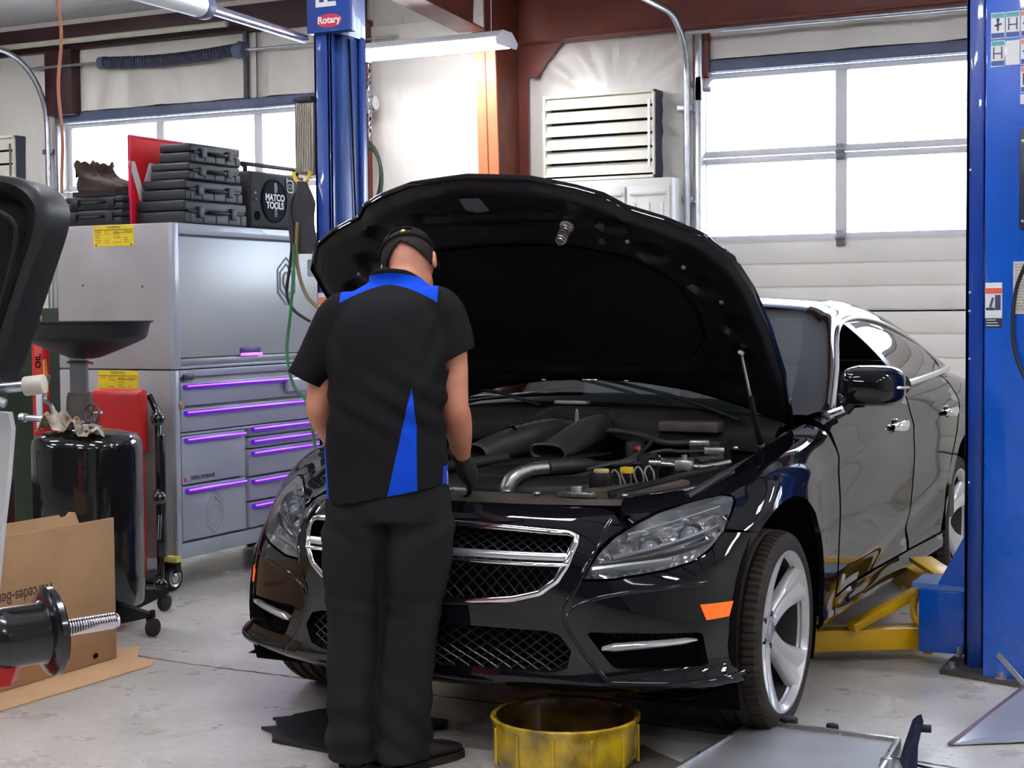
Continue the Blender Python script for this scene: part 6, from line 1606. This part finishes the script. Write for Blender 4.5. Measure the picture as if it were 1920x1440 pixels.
# hood: curved plastic shell, seen on edge
out=[(-.70,1.70),(-.30,1.705),(-.02,1.697),(.07,1.688),(.115,1.665),(.137,1.63),(.134,1.585),(.100,1.49),(.060,1.38),(.030,1.29),(-.01,1.22),(-.08,1.17),(-.30,1.13),(-.70,1.12)]
out=[(a-.038,z) for a,z in out]
po=round_poly(out,.05,4); rings=[]
for b,s,dz in ((.0,1,0),(-.02,.985,.0),(-.035,.95,0),(-.02,.90,0),(.05,.86,0)):
    cx,cz=-.30,1.42; rings.append([BP(cx+(a-cx)*s,b,cz+(z-cz)*s) for a,z in po])
rings2=[[BP(a,.16,z) for a,z in po]]+rings
mb.grid(rings2,closev=True); mb.f.append(tuple(len(mb.v)-len(po)+i for i in range(len(po)))); mb.mi.append(0)
mb.build('hood_shell',M('balancer_black',(.007,.008,.008),.45,spec=.3,noise=.2,nscale=6,rvar=.1),t)
MB().tube([BP(-.02,-.03,1.62),BP(.035,-.035,1.58),BP(.02,-.035,1.48),BP(-.02,-.035,1.36),BP(-.07,-.035,1.25)],.006,n=8,sub=4).build('hood_rib',m_blkplastic,t)
MB().obox(BP(-.015,-.03,1.695),BR,.02,.03,.012,.003).build('hood_clip',m_galv,t)
MB().cyl(BP(-.02,-.04,1.235),BP(.085,-.05,1.245),.012,n=14,bev=.003).build('hood_spindle',m_galv,t)
MB().cyl(BP(.05,-.048,1.24),BP(.095,-.052,1.245),.021,n=18,bev=.004).build('spindle_nut',M('pale_nut',(.5,.48,.4),.4),t)
MB().cyl(BP(-.06,-.03,1.22),BP(-.02,-.045,1.235),.05,n=24,bev=.006).build('spindle_boss',m_blkplastic,t)
m_lever=M('light_grey_lever',(.55,.55,.55),.4,noise=.1,nscale=10)
MB().prism([BP(a,-.06,z) for a,z in ((-.20,1.20),(.018,1.185),(.024,1.15),(.014,1.05),(.0,.95),(-.018,.80),(-.20,.80))],BF*.03).build('lever_arm',m_lever,t,smooth=False)
MB().tube([BP(-.03,-.08,1.20),BP(-.01,-.08,1.215),BP(.02,-.08,1.205)],.010,n=8,sub=3).build('lever_grip',m_galv,t)
MB().box(-.55,.0,-.26,.26,.02,.86,.03,Matrix.Translation(BP(-.45,.28,0))@Matrix.Rotation(math.atan2(BR.y,BR.x),4,'Z')).build('cabinet',M('balancer_red',(.50,.02,.02),.4),t)
sd=(BR*.80+BF*.60+V((0,0,.03))).normalized(); sp=BP(.012,-.02,.700)
MB().cyl(sp-sd*.36,sp-sd*.04,.046,n=36,bev=.004).build('shaft_housing',m_galv,t)
MB().prism([BP(-.10,-.05,.66),BP(.025,-.05,.655),BP(.005,-.05,.600),BP(-.10,-.05,.585)],BF*.05).build('red_guard',m_redpad,t,smooth=False)
cup=[(.046,-.06),(.055,-.055),(.066,-.03),(.066,.045),(.070,.055),(.090,.062),(.097,.068),(.098,.080),(.094,.084),(.085,.080),(.055,.074),(.02,.074)]
MB().lathe(sp,cup,sd,56).build('pressure_cup',M('cup_black',(.010,.010,.011),.22,coat=.4),t)
mb=MB(); n=26*14; pr=[]
for k in range(26*4+1):
    h=.07+.155*k/(26*4); pr.append((.0185-(.0022 if (k%4) in (0,) else (0 if (k%4)==2 else .0011)),h))
pr+= [(.015,.23),(.001,.231)]
mb.lathe(sp,pr,sd,28); mb.build('threaded_shaft',M('bright_thread',(.72,.70,.72),.18,metal=1),t)
# ============================================================ two-post lift
m_blue=M('blue_lift_enamel',(.0,.085,.50),.28,coat=.5,noise=.12,nscale=3,rvar=.06)
m_blue2=M('dull_blue_enamel',(.018,.060,.30),.35,coat=.3,noise=.2,nscale=5)  # left post, darker and duller than the right one
m_liftyel=M('yellow_lift_arm',(.78,.44,.004),.4,noise=.16,nscale=9,coat=.2)
m_plate=M('grimy_base_plate',(.10,.085,.07),.5,noise=.4,nscale=14)
def sticker(mb_,x0,x1,y,z0,z1): return mb_.box(x0,x1,y-.0015,y,z0,z1)
# right post
t=thing('lift_post','bright blue lift post at the right edge with stickers and yellow arms','lift post',(1.5,1.2,0))
MB().box(1.375,1.70,.965,.985,.02,3.7,.004).box(1.375,1.395,.985,1.38,.02,3.7,.003).box(1.69,1.71,.965,1.38,.02,3.7,.003).box(1.375,1.71,1.36,1.38,.02,3.7,.003).build('column',m_blue,t)
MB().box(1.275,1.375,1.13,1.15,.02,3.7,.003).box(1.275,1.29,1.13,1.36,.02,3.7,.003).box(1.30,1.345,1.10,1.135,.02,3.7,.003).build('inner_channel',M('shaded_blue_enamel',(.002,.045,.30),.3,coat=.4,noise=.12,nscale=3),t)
MB().prism([(1.205,1.03,0),(1.49,.93,0),(1.86,.93,0),(1.86,1.48,0),(1.205,1.48,0)],(0,0,.02)).build('base_plate',m_plate,t,smooth=False)
for x,y in ((1.245,1.06),(1.44,.965),(1.78,.96),(1.25,1.42)):
    MB().cyl((x,y,.02),(x,y,.028),.022,n=20).cyl((x,y,.028),(x,y,.045),.013,n=6).build('anchor_bolt',m_galv,t)
for z in (1.44,1.37,1.19,.72,1.9): MB().sphere((1.292,1.128,z),.007,(1,.5,1),8).build('slat_screw',m_galv,t)
# stickers
def pict(x0,z0,w,h,head,fig):
    o=MB().box(x0,x0+w,.9635,.9648,z0,z0+h).build('sticker',M('sticker_white',(.75,.76,.74),.5),t,smooth=False)
    MB().box(x0+.002,x0+w-.002,.9625,.9635,z0+h*.80,z0+h*.97).build('sticker_header',head,o,smooth=False)
    MB().box(x0+.002,x0+w-.002,.9625,.9635,z0+h*.03,z0+h*.22).build('sticker_footer',M('sticker_blue',(.06,.10,.33),.5),o,smooth=False)
    mb=MB(); cx=x0+w/2
    if fig%3==0: mb.beam((cx,.9625,z0+h*.3),(cx,.9625,z0+h*.72),.002,.006); mb.beam((cx-.012,.9625,z0+h*.5),(cx+.014,.9625,z0+h*.56),.002,.006); mb.sphere((cx,.962,z0+h*.72),.006,(1,.2,1),8)
    elif fig%3==1: mb.beam((cx-.014,.9625,z0+h*.3),(cx-.014,.9625,z0+h*.75),.002,.004); mb.beam((cx+.014,.9625,z0+h*.3),(cx+.014,.9625,z0+h*.75),.002,.004); mb.beam((cx-.014,.9625,z0+h*.5),(cx+.014,.9625,z0+h*.5),.002,.004)
    else: mb.beam((cx-.016,.9625,z0+h*.5),(cx+.016,.9625,z0+h*.62),.002,.006); mb.beam((cx,.9625,z0+h*.3),(cx-.006,.9625,z0+h*.75),.002,.005); mb.sphere((cx+.015,.962,z0+h*.4),.006,(1,.2,1),8)
    mb.build('sticker_figure',M('sticker_ink',(.04,.05,.12),.5),o)
teal=M('sticker_teal',(.10,.36,.36),.5); oran=M('sticker_orange',(.75,.22,.10),.5)
w=.052
for i,(cx,rz,hd) in enumerate(((0,0,teal),(1,0,teal),(2,0,oran),(3,0,oran),(0,1,teal),(2,1,oran),(3,1,oran),(2,2,oran),(3,2,oran))):
    pict(1.392+cx*w,2.355-rz*.100,w-.003,.094,hd,i)
MB().box(1.392+w,1.392+2*w-.003,.9635,.9648,2.258,2.345).build('sticker',MATS['sticker_white'],t,smooth=False)
MB().box(1.392+2*w,1.62,.9635,.9648,2.115,2.15).build('sticker',MATS['sticker_white'],t,smooth=False)
o=MB().box(1.345,1.373,1.126,1.1295,1.42,1.60).build('sticker',M('faded_sticker',(.35,.40,.50),.5,noise=.3,nscale=60),t,smooth=False)
MB().box(1.335,1.362,1.125,1.1295,1.625,1.71).build('sticker',M('rust_sticker',(.40,.17,.08),.5,noise=.4,nscale=80),t,smooth=False)
# warning sticker with red header
o=MB().box(1.377,1.437,.9635,.9648,1.345,1.475).build('sticker',MATS['sticker_white'],t,smooth=False)
MB().box(1.378,1.436,.9625,.9635,1.435,1.455).build('sticker_header',M('sticker_red',(.62,.09,.04),.5),o,smooth=False)
mb=MB(); mb.box(1.412,1.432,.9625,.9635,1.375,1.43); mb.box(1.380,1.410,.9625,.9635,1.374,1.384); mb.beam((1.395,.9625,1.385),(1.405,.9625,1.42),.002,.008); mb.build('sticker_figure',MATS['sticker_ink'],o,smooth=False)
MB().box(1.378,1.436,.963,.9647,1.312,1.345).build('sticker',M('black_sticker',(.02,.02,.025),.5),t,smooth=False)
mb=MB()
for k in range(3): mb.box(1.381,1.415+.006*k,.9622,.963,1.337-.010*k,1.340-.010*k)
mb.build('sticker_lines',MATS['sticker_white'],t,smooth=False)
# instruction sheet
o=MB().box(1.475,1.66,.9635,.9648,1.36,1.55).build('instruction_sheet',M('sheet_paper',(.66,.64,.55),.6,noise=.2,nscale=40),t,smooth=False)
mb=MB()
for k in range(16):
    z=1.538-.0108*k; x=1.482
    while x<1.65:
        l=random.uniform(.008,.03); mb.box(x,min(1.655,x+l),.9625,.9635,z,z+.003); x+=l+.006
mb.build('sheet_text',MATS['sticker_ink'] if False else M('grey_text',(.30,.30,.28),.6),o,smooth=False)
# control box and cable
cb=MB().box(1.505,1.66,.88,.963,1.66,2.02,.012).build('control_box',M('dark_control_box',(.02,.028,.05),.4),t)
for x,z in ((1.52,1.69),(1.52,1.975)): MB().sphere((x,.878,z),.006,(1,.5,1),8).build('box_screw',m_galv,cb)
MB().tube([(1.565,.90,1.66),(1.545,.905,1.58),(1.49,.94,1.45),(1.478,.945,1.30),(1.50,.94,1.18),(1.56,.93,1.08),(1.66,.92,1.0)],.0075,n=8,sub=6).build('control_cable',M('black_cable',(.012,.012,.016),.5),t)
# carriage and arms
cg=MB().box(1.10,1.275,1.14,1.34,.055,.30,.008).build('carriage',m_blue,t)
MB().prism([(1.07,1.16,.30),(1.275,1.13,.30),(1.275,1.40,.30),(1.07,1.38,.30)],(0,0,.02)).build('carriage_top',M('blue_top_plate',(.10,.22,.55),.25,coat=.4),cg,smooth=False)
MB().prism([(1.275,1.15,.30),(1.275,1.15,.52),(1.16,1.15,.30)],(0,.02,0)).build('carriage_gusset',m_blue,cg,smooth=False)
MB().cyl((1.26,1.13,.05),(1.26,1.13,.09),.012,n=6).build('carriage_bolt',m_galv,cg)
def arm(name,p,q,w,h): return MB().beam(p,q,w,h,.006).build(name,m_liftyel,t)
a1=arm('lift_arm',(1.13,1.31,.088),(.58,.96,.088),.11,.085)
MB().box(1.105,1.14,1.20,1.34,.035,.15,.004).build('arm_end_plate',m_liftyel,a1)
MB().beam((1.08,1.34,.27),(.86,1.05,.145),.05,.035,.005).build('arm_restraint',m_liftyel,a1)
MB().box(.66,.74,.98,1.06,.13,.165,.004).build('arm_stop',m_liftyel,a1)
MB().cyl((.60,.97,.13),(.60,.97,.19),.05,n=24,bev=.004).build('lift_pad',m_rubber,a1)
mb=MB(); mb.tube([(1.10,1.20,.15),(1.07,1.22,.17),(1.06,1.24,.22),(1.08,1.25,.265),(1.12,1.25,.275)],.014,n=10,sub=3); mb.build('arm_hook',m_liftyel,a1)
a2=arm('lift_arm',(1.16,1.42,.235),(.86,1.98,.235),.12,.09)
MB().beam((1.14,1.48,.30),(.98,1.72,.325),.10,.02,.004).build('arm_top_plate',m_liftyel,a2)
MB().beam((1.18,1.46,.30),(1.16,1.68,.295),.04,.02,.004).build('arm_latch',m_liftyel,a2)
MB().beam((.90,1.92,.19),(.76,2.20,.19),.09,.07,.004).build('arm_extension',m_liftyel,a2)
MB().cyl((.76,2.20,.22),(.76,2.20,.275),.05,n=24,bev=.004).build('lift_pad',m_rubber,a2)
# left post
t=thing('lift_post','blue lift post behind the mechanic with a red oval badge at the top','lift post',(-1.55,1.2,0))
MB().box(-1.645,-1.560,1.13,1.15,.02,2.66,.003).box(-1.645,-1.63,1.13,1.38,.02,2.66,.003).box(-1.645,-1.52,1.365,1.38,.02,2.66,.003).box(-1.575,-1.560,1.13,1.18,.02,2.66,.002).build('column',m_blue2,t)
MB().box(-1.60,-1.535,1.20,1.33,.02,2.66,.003).build('inner_channel',M('mid_blue_enamel',(.035,.08,.27),.35,noise=.2,nscale=4),t)
MB().box(-1.535,-1.518,1.335,1.365,.02,2.66,.003).build('guide_rail',m_blue2,t)
MB().box(-1.655,-1.425,1.09,1.15,2.65,3.7,.006).box(-1.655,-1.52,1.15,1.38,2.65,3.7,.004).build('top_cover',m_blue2,t)
MB().box(-1.85,-1.22,1.0,1.50,0,.02).build('base_plate',m_plate,t,smooth=False)
MB().beam((-1.530,1.25,2.64),(-1.528,1.31,1.2),.010,.004).build('lifting_belt',m_dark,t)
mb=MB(); mb.rings([(V((-1.533,1.0895,2.700)),.001),(V((-1.533,1.0885,2.700)),.040)],V((1.65,0,0)),V((0,0,.75)),40,False); mb.rings([(V((-1.533,1.0885,2.700)),.040),(V((-1.533,1.0905,2.700)),.041)],V((1.65,0,0)),V((0,0,.75)),40,False); ov=mb.build('oval_badge',M('badge_red',(.60,.02,.05),.35,coat=.3),t)
mb=MB(); text_on(mb,'Rotary',.044,(-1.533,1.0875,2.702),(1,0,0),(0,0,1),bold=.0012,extrude=.0006); mb.build('badge_lettering',M('white_lettering',(.80,.80,.80),.4),ov)
mb=MB(); text_on(mb,'ROTARY',.150,(-1.543,1.0885,2.755),(0,0,1),(-1,0,0),bold=.003,extrude=.0008,align='LEFT'); mb.build('post_lettering',MATS['white_lettering'],t)
o=MB().box(-1.638,-1.565,1.1265,1.129,1.375,1.475).build('sticker',MATS['sticker_white'],t,smooth=False); MB().box(-1.636,-1.567,1.1255,1.1265,1.42,1.455).build('sticker_header',oran,o,smooth=False)
MB().box(-1.70,-1.645,1.13,1.20,1.55,1.63,.006).build('junction_box',M('light_grey_box',(.35,.37,.42),.4),t)
cg=MB().box(-1.515,-1.24,1.14,1.34,.055,.30,.008).build('carriage',m_blue,t)
a3=MB().beam((-1.28,1.3,.088),(-.75,.96,.088),.11,.085,.006).build('lift_arm',m_liftyel,t); MB().cyl((-.77,.97,.13),(-.77,.97,.19),.05,n=24,bev=.004).build('lift_pad',m_rubber,a3)
a4=MB().beam((-1.28,1.36,.235),(-.80,2.1,.235),.12,.09,.006).build('lift_arm',m_liftyel,t); MB().cyl((-.81,2.08,.27),(-.81,2.08,.28),.05,n=24).build('lift_pad',m_rubber,a4)
# ribbed regulator on the post, yellow hook, black bag, hoses
t=thing('ribbed_unit','beige ribbed metal unit mounted on the left side of the left lift post','ribbed unit',(-1.69,1.15,2.05))
MB().box(-1.742,-1.655,1.13,1.22,2.02,2.35,.004).build('unit_body',M('beige_aluminium',(.42,.38,.31),.4,metal=.4),t)
for k in range(9):
    x=-1.742+.0095*k; MB().box(x,x+.004,1.112,1.13,2.03,2.34).build('fin',MATS['beige_aluminium'],t,smooth=False)
MB().box(-1.748,-1.650,1.108,1.22,2.35,2.375,.004).build('unit_cap',M('dark_unit_cap',(.02,.02,.04),.4),t)
mb=MB(); mb.tube([(-1.745,1.10,2.03),(-1.735,1.10,1.995),(-1.70,1.10,1.98),(-1.665,1.10,1.995),(-1.655,1.10,2.03)],.009,n=8,sub=4); tag(mb.build('yellow_hook',M('yellow_hook',(.70,.48,.03),.4)),'yellow hanging loop under the beige ribbed unit','hook')
P=[]
for i in range(25):
    u=i/24; z=1.985-.33*u; w=.02+.052*min(1,u*3.2); P.append([(-1.70+w*math.cos(a)+.006*math.sin(u*9),1.098+.022*math.sin(a)*(1+.3*math.sin(a*3+u*5)),z) for a in [2*PI*k/24 for k in range(24)]])
mb=MB(); mb.loft(P); tag(mb.build('hanging_bag',M('charcoal_bag',(.035,.035,.038),.8,noise=.2,nscale=12)),'charcoal cloth bag hanging on the left lift post beside the radio','bag')
def cable(name,pts,r,col,label,rough=.5): return tag(MB().tube(pts,r,n=8,sub=6).build(name,M(label[:24],col,rough)),label,'hose')
cable('air_hose',[(-1.70,1.09,1.96),(-1.745,1.07,1.88),(-1.735,1.07,1.74),(-1.745,1.06,1.60),(-1.765,1.06,1.48),(-1.73,1.06,1.40),(-1.64,1.06,1.345)],.0075,(.012,.012,.02),'black hose looping down left of the lift post behind the shoulder')
cable('air_hose',[(-1.715,1.08,1.80),(-1.715,1.07,1.66),(-1.70,1.07,1.55),(-1.66,1.07,1.46),(-1.60,1.08,1.40)],.009,(.17,.13,.05),'olive brown hose curving from the bag to the lift post')
cable('air_hose',[(-1.715,1.05,1.70),(-1.72,1.05,1.55),(-1.74,1.05,1.38),(-1.755,1.04,1.2),(-1.72,1.04,1.05),(-1.64,1.04,.95),(-1.60,1.04,.6),(-1.62,1.03,.03)],.0075,(.03,.16,.06),'green air hose hanging in front of the tool hutch')
# coiled green hose and chain on the red jamb
mb=MB(); 
for k in range(4):
    c=V((-3.62+.012*k,4.765-.016*k,2.36-.012*k)); mb.tube([c+V((.115*math.cos(a),.0,.225*math.sin(a))) for a in [2*PI*j/36 for j in range(37)]],.013,n=8)
tag(mb.build('coiled_hose',M('dark_green_hose',(.012,.035,.022),.35)),'dark green coiled hose hanging just right of the left lift post','hose')
def chain(x,y,z1,z0,label,r=.02):
    t=thing('pull_chain',label,'chain',(x,y,z0)); n=int((z1-z0)/(r*2.1)); L=MB()
    mb=MB()
    for k in range(n):
        c=V((x,y,z1-k*r*2.1)); ax=V((1,0,0)) if k%2 else V((0,1,0))
        mb.tube([c+ax*(r*.7*math.cos(a))+V((0,0,r*1.35*math.sin(a))) for a in [2*PI*j/12 for j in range(13)]],r*.22,n=5)
    mb.build('chain_links',m_galv,t); return t
chain(-3.50,4.62,3.20,2.55,'galvanised pull chain hanging above the coiled hose')
MB
t=thing('hoist_box','small grey door operator box on the jamb beside the chain','operator box',(-3.62,4.75,2.85)); MB().box(-3.69,-3.55,4.68,4.78,2.80,2.96,.01).build('box_body',M('mid_grey_box',(.3,.3,.33),.4),t); MB().cyl((-3.5,4.70,2.86),(-3.55,4.70,2.86),.05,n=20).build('sprocket',m_galv,t)
# overhead pole
t=thing('overhead_pole','silver overhead pole running from a white sleeve down to the left lift post','pole',(-1.3,-.1,2.5))
A0=V((-1.313,-.117,2.545)); A1=V((-1.66,1.08,2.628)); dd=(A1-A0).normalized()
MB().cyl(A0-dd*.05,A1,.020,n=20).build('pole',M('polished_pole',(.7,.7,.72),.2,metal=1),t)
MB().cyl(A0-dd*1.1+V((.0,0,.0)),A0,.055,.045,n=24).build('white_sleeve',M('white_sleeve',(.75,.76,.74),.4),t)
for k_ in (.25,.95):
    p_=A0-dd*k_; MB().cyl(p_,(p_.x,p_.y,zc(p_.y)),.004,n=6).build('hanger_rod',m_galv,t)
MB().cyl(A0-dd*.05,A0+dd*.03,.050,.048,n=24,bev=.006).build('blue_grey_collar',m_steelgrey,t)

# ============================================================ floor items in front of the car
m_pan=M('dirty_yellow_pan',(.60,.40,.010),.25,coat=.6,noise=.95,nscale=11,col2=(.075,.04,.010),rvar=.1,stretch=(1,1,.6))
PC=V((.405,-.615,0)); t=thing('drain_pan','round oily yellow drain pan on the floor beneath the front bumper','drain pan',PC)
n=96
def pr_(r,z,lob=1): 
    return [PC+V((rr*math.cos(a),rr*math.sin(a),z)) for a in [2*PI*k/n for k in range(n)] for rr in [r*(1+lob*(.012*(abs(math.sin(a*6))<.16)-.004*math.cos(a*12)))]]
prof=[(.205,.004),(.212,.008),(.221,.03),(.223,.10),(.224,.128),(.229,.134),(.231,.145),(.224,.150),(.214,.146),(.210,.130),(.206,.05),(.198,.022),(.10,.018),(.002,.018)]
mb=MB(); mb.grid([pr_(r,z,1) for i,(r,z) in enumerate(prof[:9])],closev=True); mb.build('pan_shell',m_pan,t)
mb=MB(); mb.grid([pr_(r,z,.4 if i else 1) for i,(r,z) in enumerate(prof[8:])],closev=True); mb.build('pan_interior',M('oil_soaked_plastic',(.16,.085,.012),.22,coat=.7,noise=.7,nscale=9,col2=(.03,.016,.006)),t)
MB().lathe(PC,[(.001,.030),(.15,.030),(.201,.030)],(0,0,1),64).build('waste_oil',M('waste_oil',(.035,.02,.006),.06,coat=1,spec=.8),t)
for k in range(12):
    a=PI/12+2*PI*k/12; MB().tube([PC+V((.224*math.cos(a),.224*math.sin(a),z)) for z in (.012,.06,.125)],.006,n=8).build('pan_rib',m_pan,t)
a=math.radians(120); mb=MB(); mb.prism([PC+V((.225*math.cos(a+d),.225*math.sin(a+d),.14)) for d in (-.18,.18)]+[PC+V((.262*math.cos(a+d),.262*math.sin(a+d),.148)) for d in (.12,-.12)],(0,0,.006)); mb.build('pour_spout',m_pan,t)
# radiator
t=thing('radiator','flat aluminium radiator core lying on the floor by the front wheel','radiator',(1.1,-.35,0))
m_core=M('radiator_fins',(.42,.42,.43),.4,metal=.6,noise=.12,nscale=6,bump=.8,bscale=900,dist=.0008)
c00=V((.845,-.095,.012)); c10=V((1.315,-.125,.012)); c11=V((1.36,-.70,.012)); c01=V((.80,-.72,.012))
MB().prism([c00,c10,c11,c01],(0,0,.030)).build('core',m_core,t,smooth=False)
MB().beam(c00+V((-.005,0,.022)),c10+V((.005,0,.022)),.022,.042,.003).build('side_tank',m_alu,t); MB().beam(c00+V((-.004,.0,.02)),c01+V((-.004,0,.02)),.014,.040,.003).build('edge_rail',m_alu,t); MB().beam(c10+V((0,0,.02)),c11+V((0,0,.02)),.02,.044,.003).build('edge_rail',m_alu,t)
mb=MB(); 
for k in range(40):
    p=c00.lerp(c10,k/40)+V((0,.016,.035)); mb.box(p.x,p.x+.005,p.y-.003,p.y+.006,.012,.045)
mb.build('crimp_teeth',m_blkplastic,t,smooth=False)
for (f,r_,h) in ((.22,.030,.065),(.53,.020,.062),(.82,.028,.030),(.06,.02,.04)):
    p=c00.lerp(c10,f)+V((0,.035,0)); MB().cyl((p.x,p.y,.0),(p.x,p.y,h),r_,n=22,bev=.004).build('hose_neck',m_blkplastic,t)
mb=MB(); mb.prism([(1.325,-.10,.02),(1.345,-.06,.10),(1.36,-.065,.115),(1.375,-.10,.10),(1.38,-.20,.05),(1.40,-.30,.012),(1.385,-.33,.008),(1.34,-.22,.01)],(.012,.004,.006)); mb.cyl((1.36,-.10,.085),(1.41,-.09,.085),.013,n=12,bev=.003); mb.build('mount_bracket',M('navy_black_plastic',(.012,.012,.035),.4),t)
MB().cyl((1.335,-.36,.03),(1.335,-.36,.055),.018,n=16,bev=.003).build('drain_plug',m_alu,t)
tag(MB().tube([(1.39,-.235,.008),(1.50,-.265,.006),(1.62,-.33,.006),(1.75,-.36,.006)],.004,n=6,sub=4).build('thin_cable',m_blkplastic),'thin black cable on the floor running right from the radiator','cable')
# metal sheet at the right
t=thing('folded_metal_sheet','thin grey folded metal sheet lying at the lower right edge of the floor','metal sheet',(1.7,.4,0))
m_sheet=M('brushed_sheet',(.46,.48,.50),.35,metal=.55,noise=.08,nscale=8)
p0=V((1.44,.04,.004)); p1=V((1.575,.72,.062)); p2=V((2.15,.80,.07)); p3=V((2.05,.42,.012))
MB().prism([p0,p1,p2,p3],(0,0,.004)).build('sheet_panel',m_sheet,t,smooth=False)
MB().beam(p0+V((0,0,.003)),p1+V((0,0,.003)),.016,.010,.002).build('folded_edge',M('purplish_edge',(.22,.16,.20),.4,metal=.6),t)
MB().beam((1.455,.80,.145),(1.56,.72,.065),.004,.022,.001).build('bent_tab',m_sheet,t)
# splash shield under the feet
sh_=[(-.54,-.83),(-.60,-.745),(-.665,-.715),(-.62,-.68),(-.66,-.64),(-.615,-.62),(-.70,-.60),(-.655,-.555),(-.66,-.53),(-.62,-.44),(-.55,-.37),(-.40,-.36),(-.14,-.375),(-.115,-.43),(-.15,-.52),(-.24,-.62),(-.22,-.80),(-.31,-.86)]
tag(MB().prism([(x-0,y,.002) for x,y in sh_],(0,0,.010)).build('splash_shield',M('torn_black_plastic',(.010,.010,.012),.5,noise=.3,nscale=10)),'jagged black plastic splash shield flat on the floor under the feet','plastic shield')
tag(MB().prism([(.56,-.36,.001),(.60,-.40,.001),(.86,-.58,.001),(.95,-.80,.001),(.60,-.95,.001),(.45,-.55,.001)],(0,0,.004)).build('floor_mat',M('brown_floor_mat',(.10,.075,.06),.8,noise=.3,nscale=20)),'dark brown mat corner on the floor between the drain pan and radiator','mat')
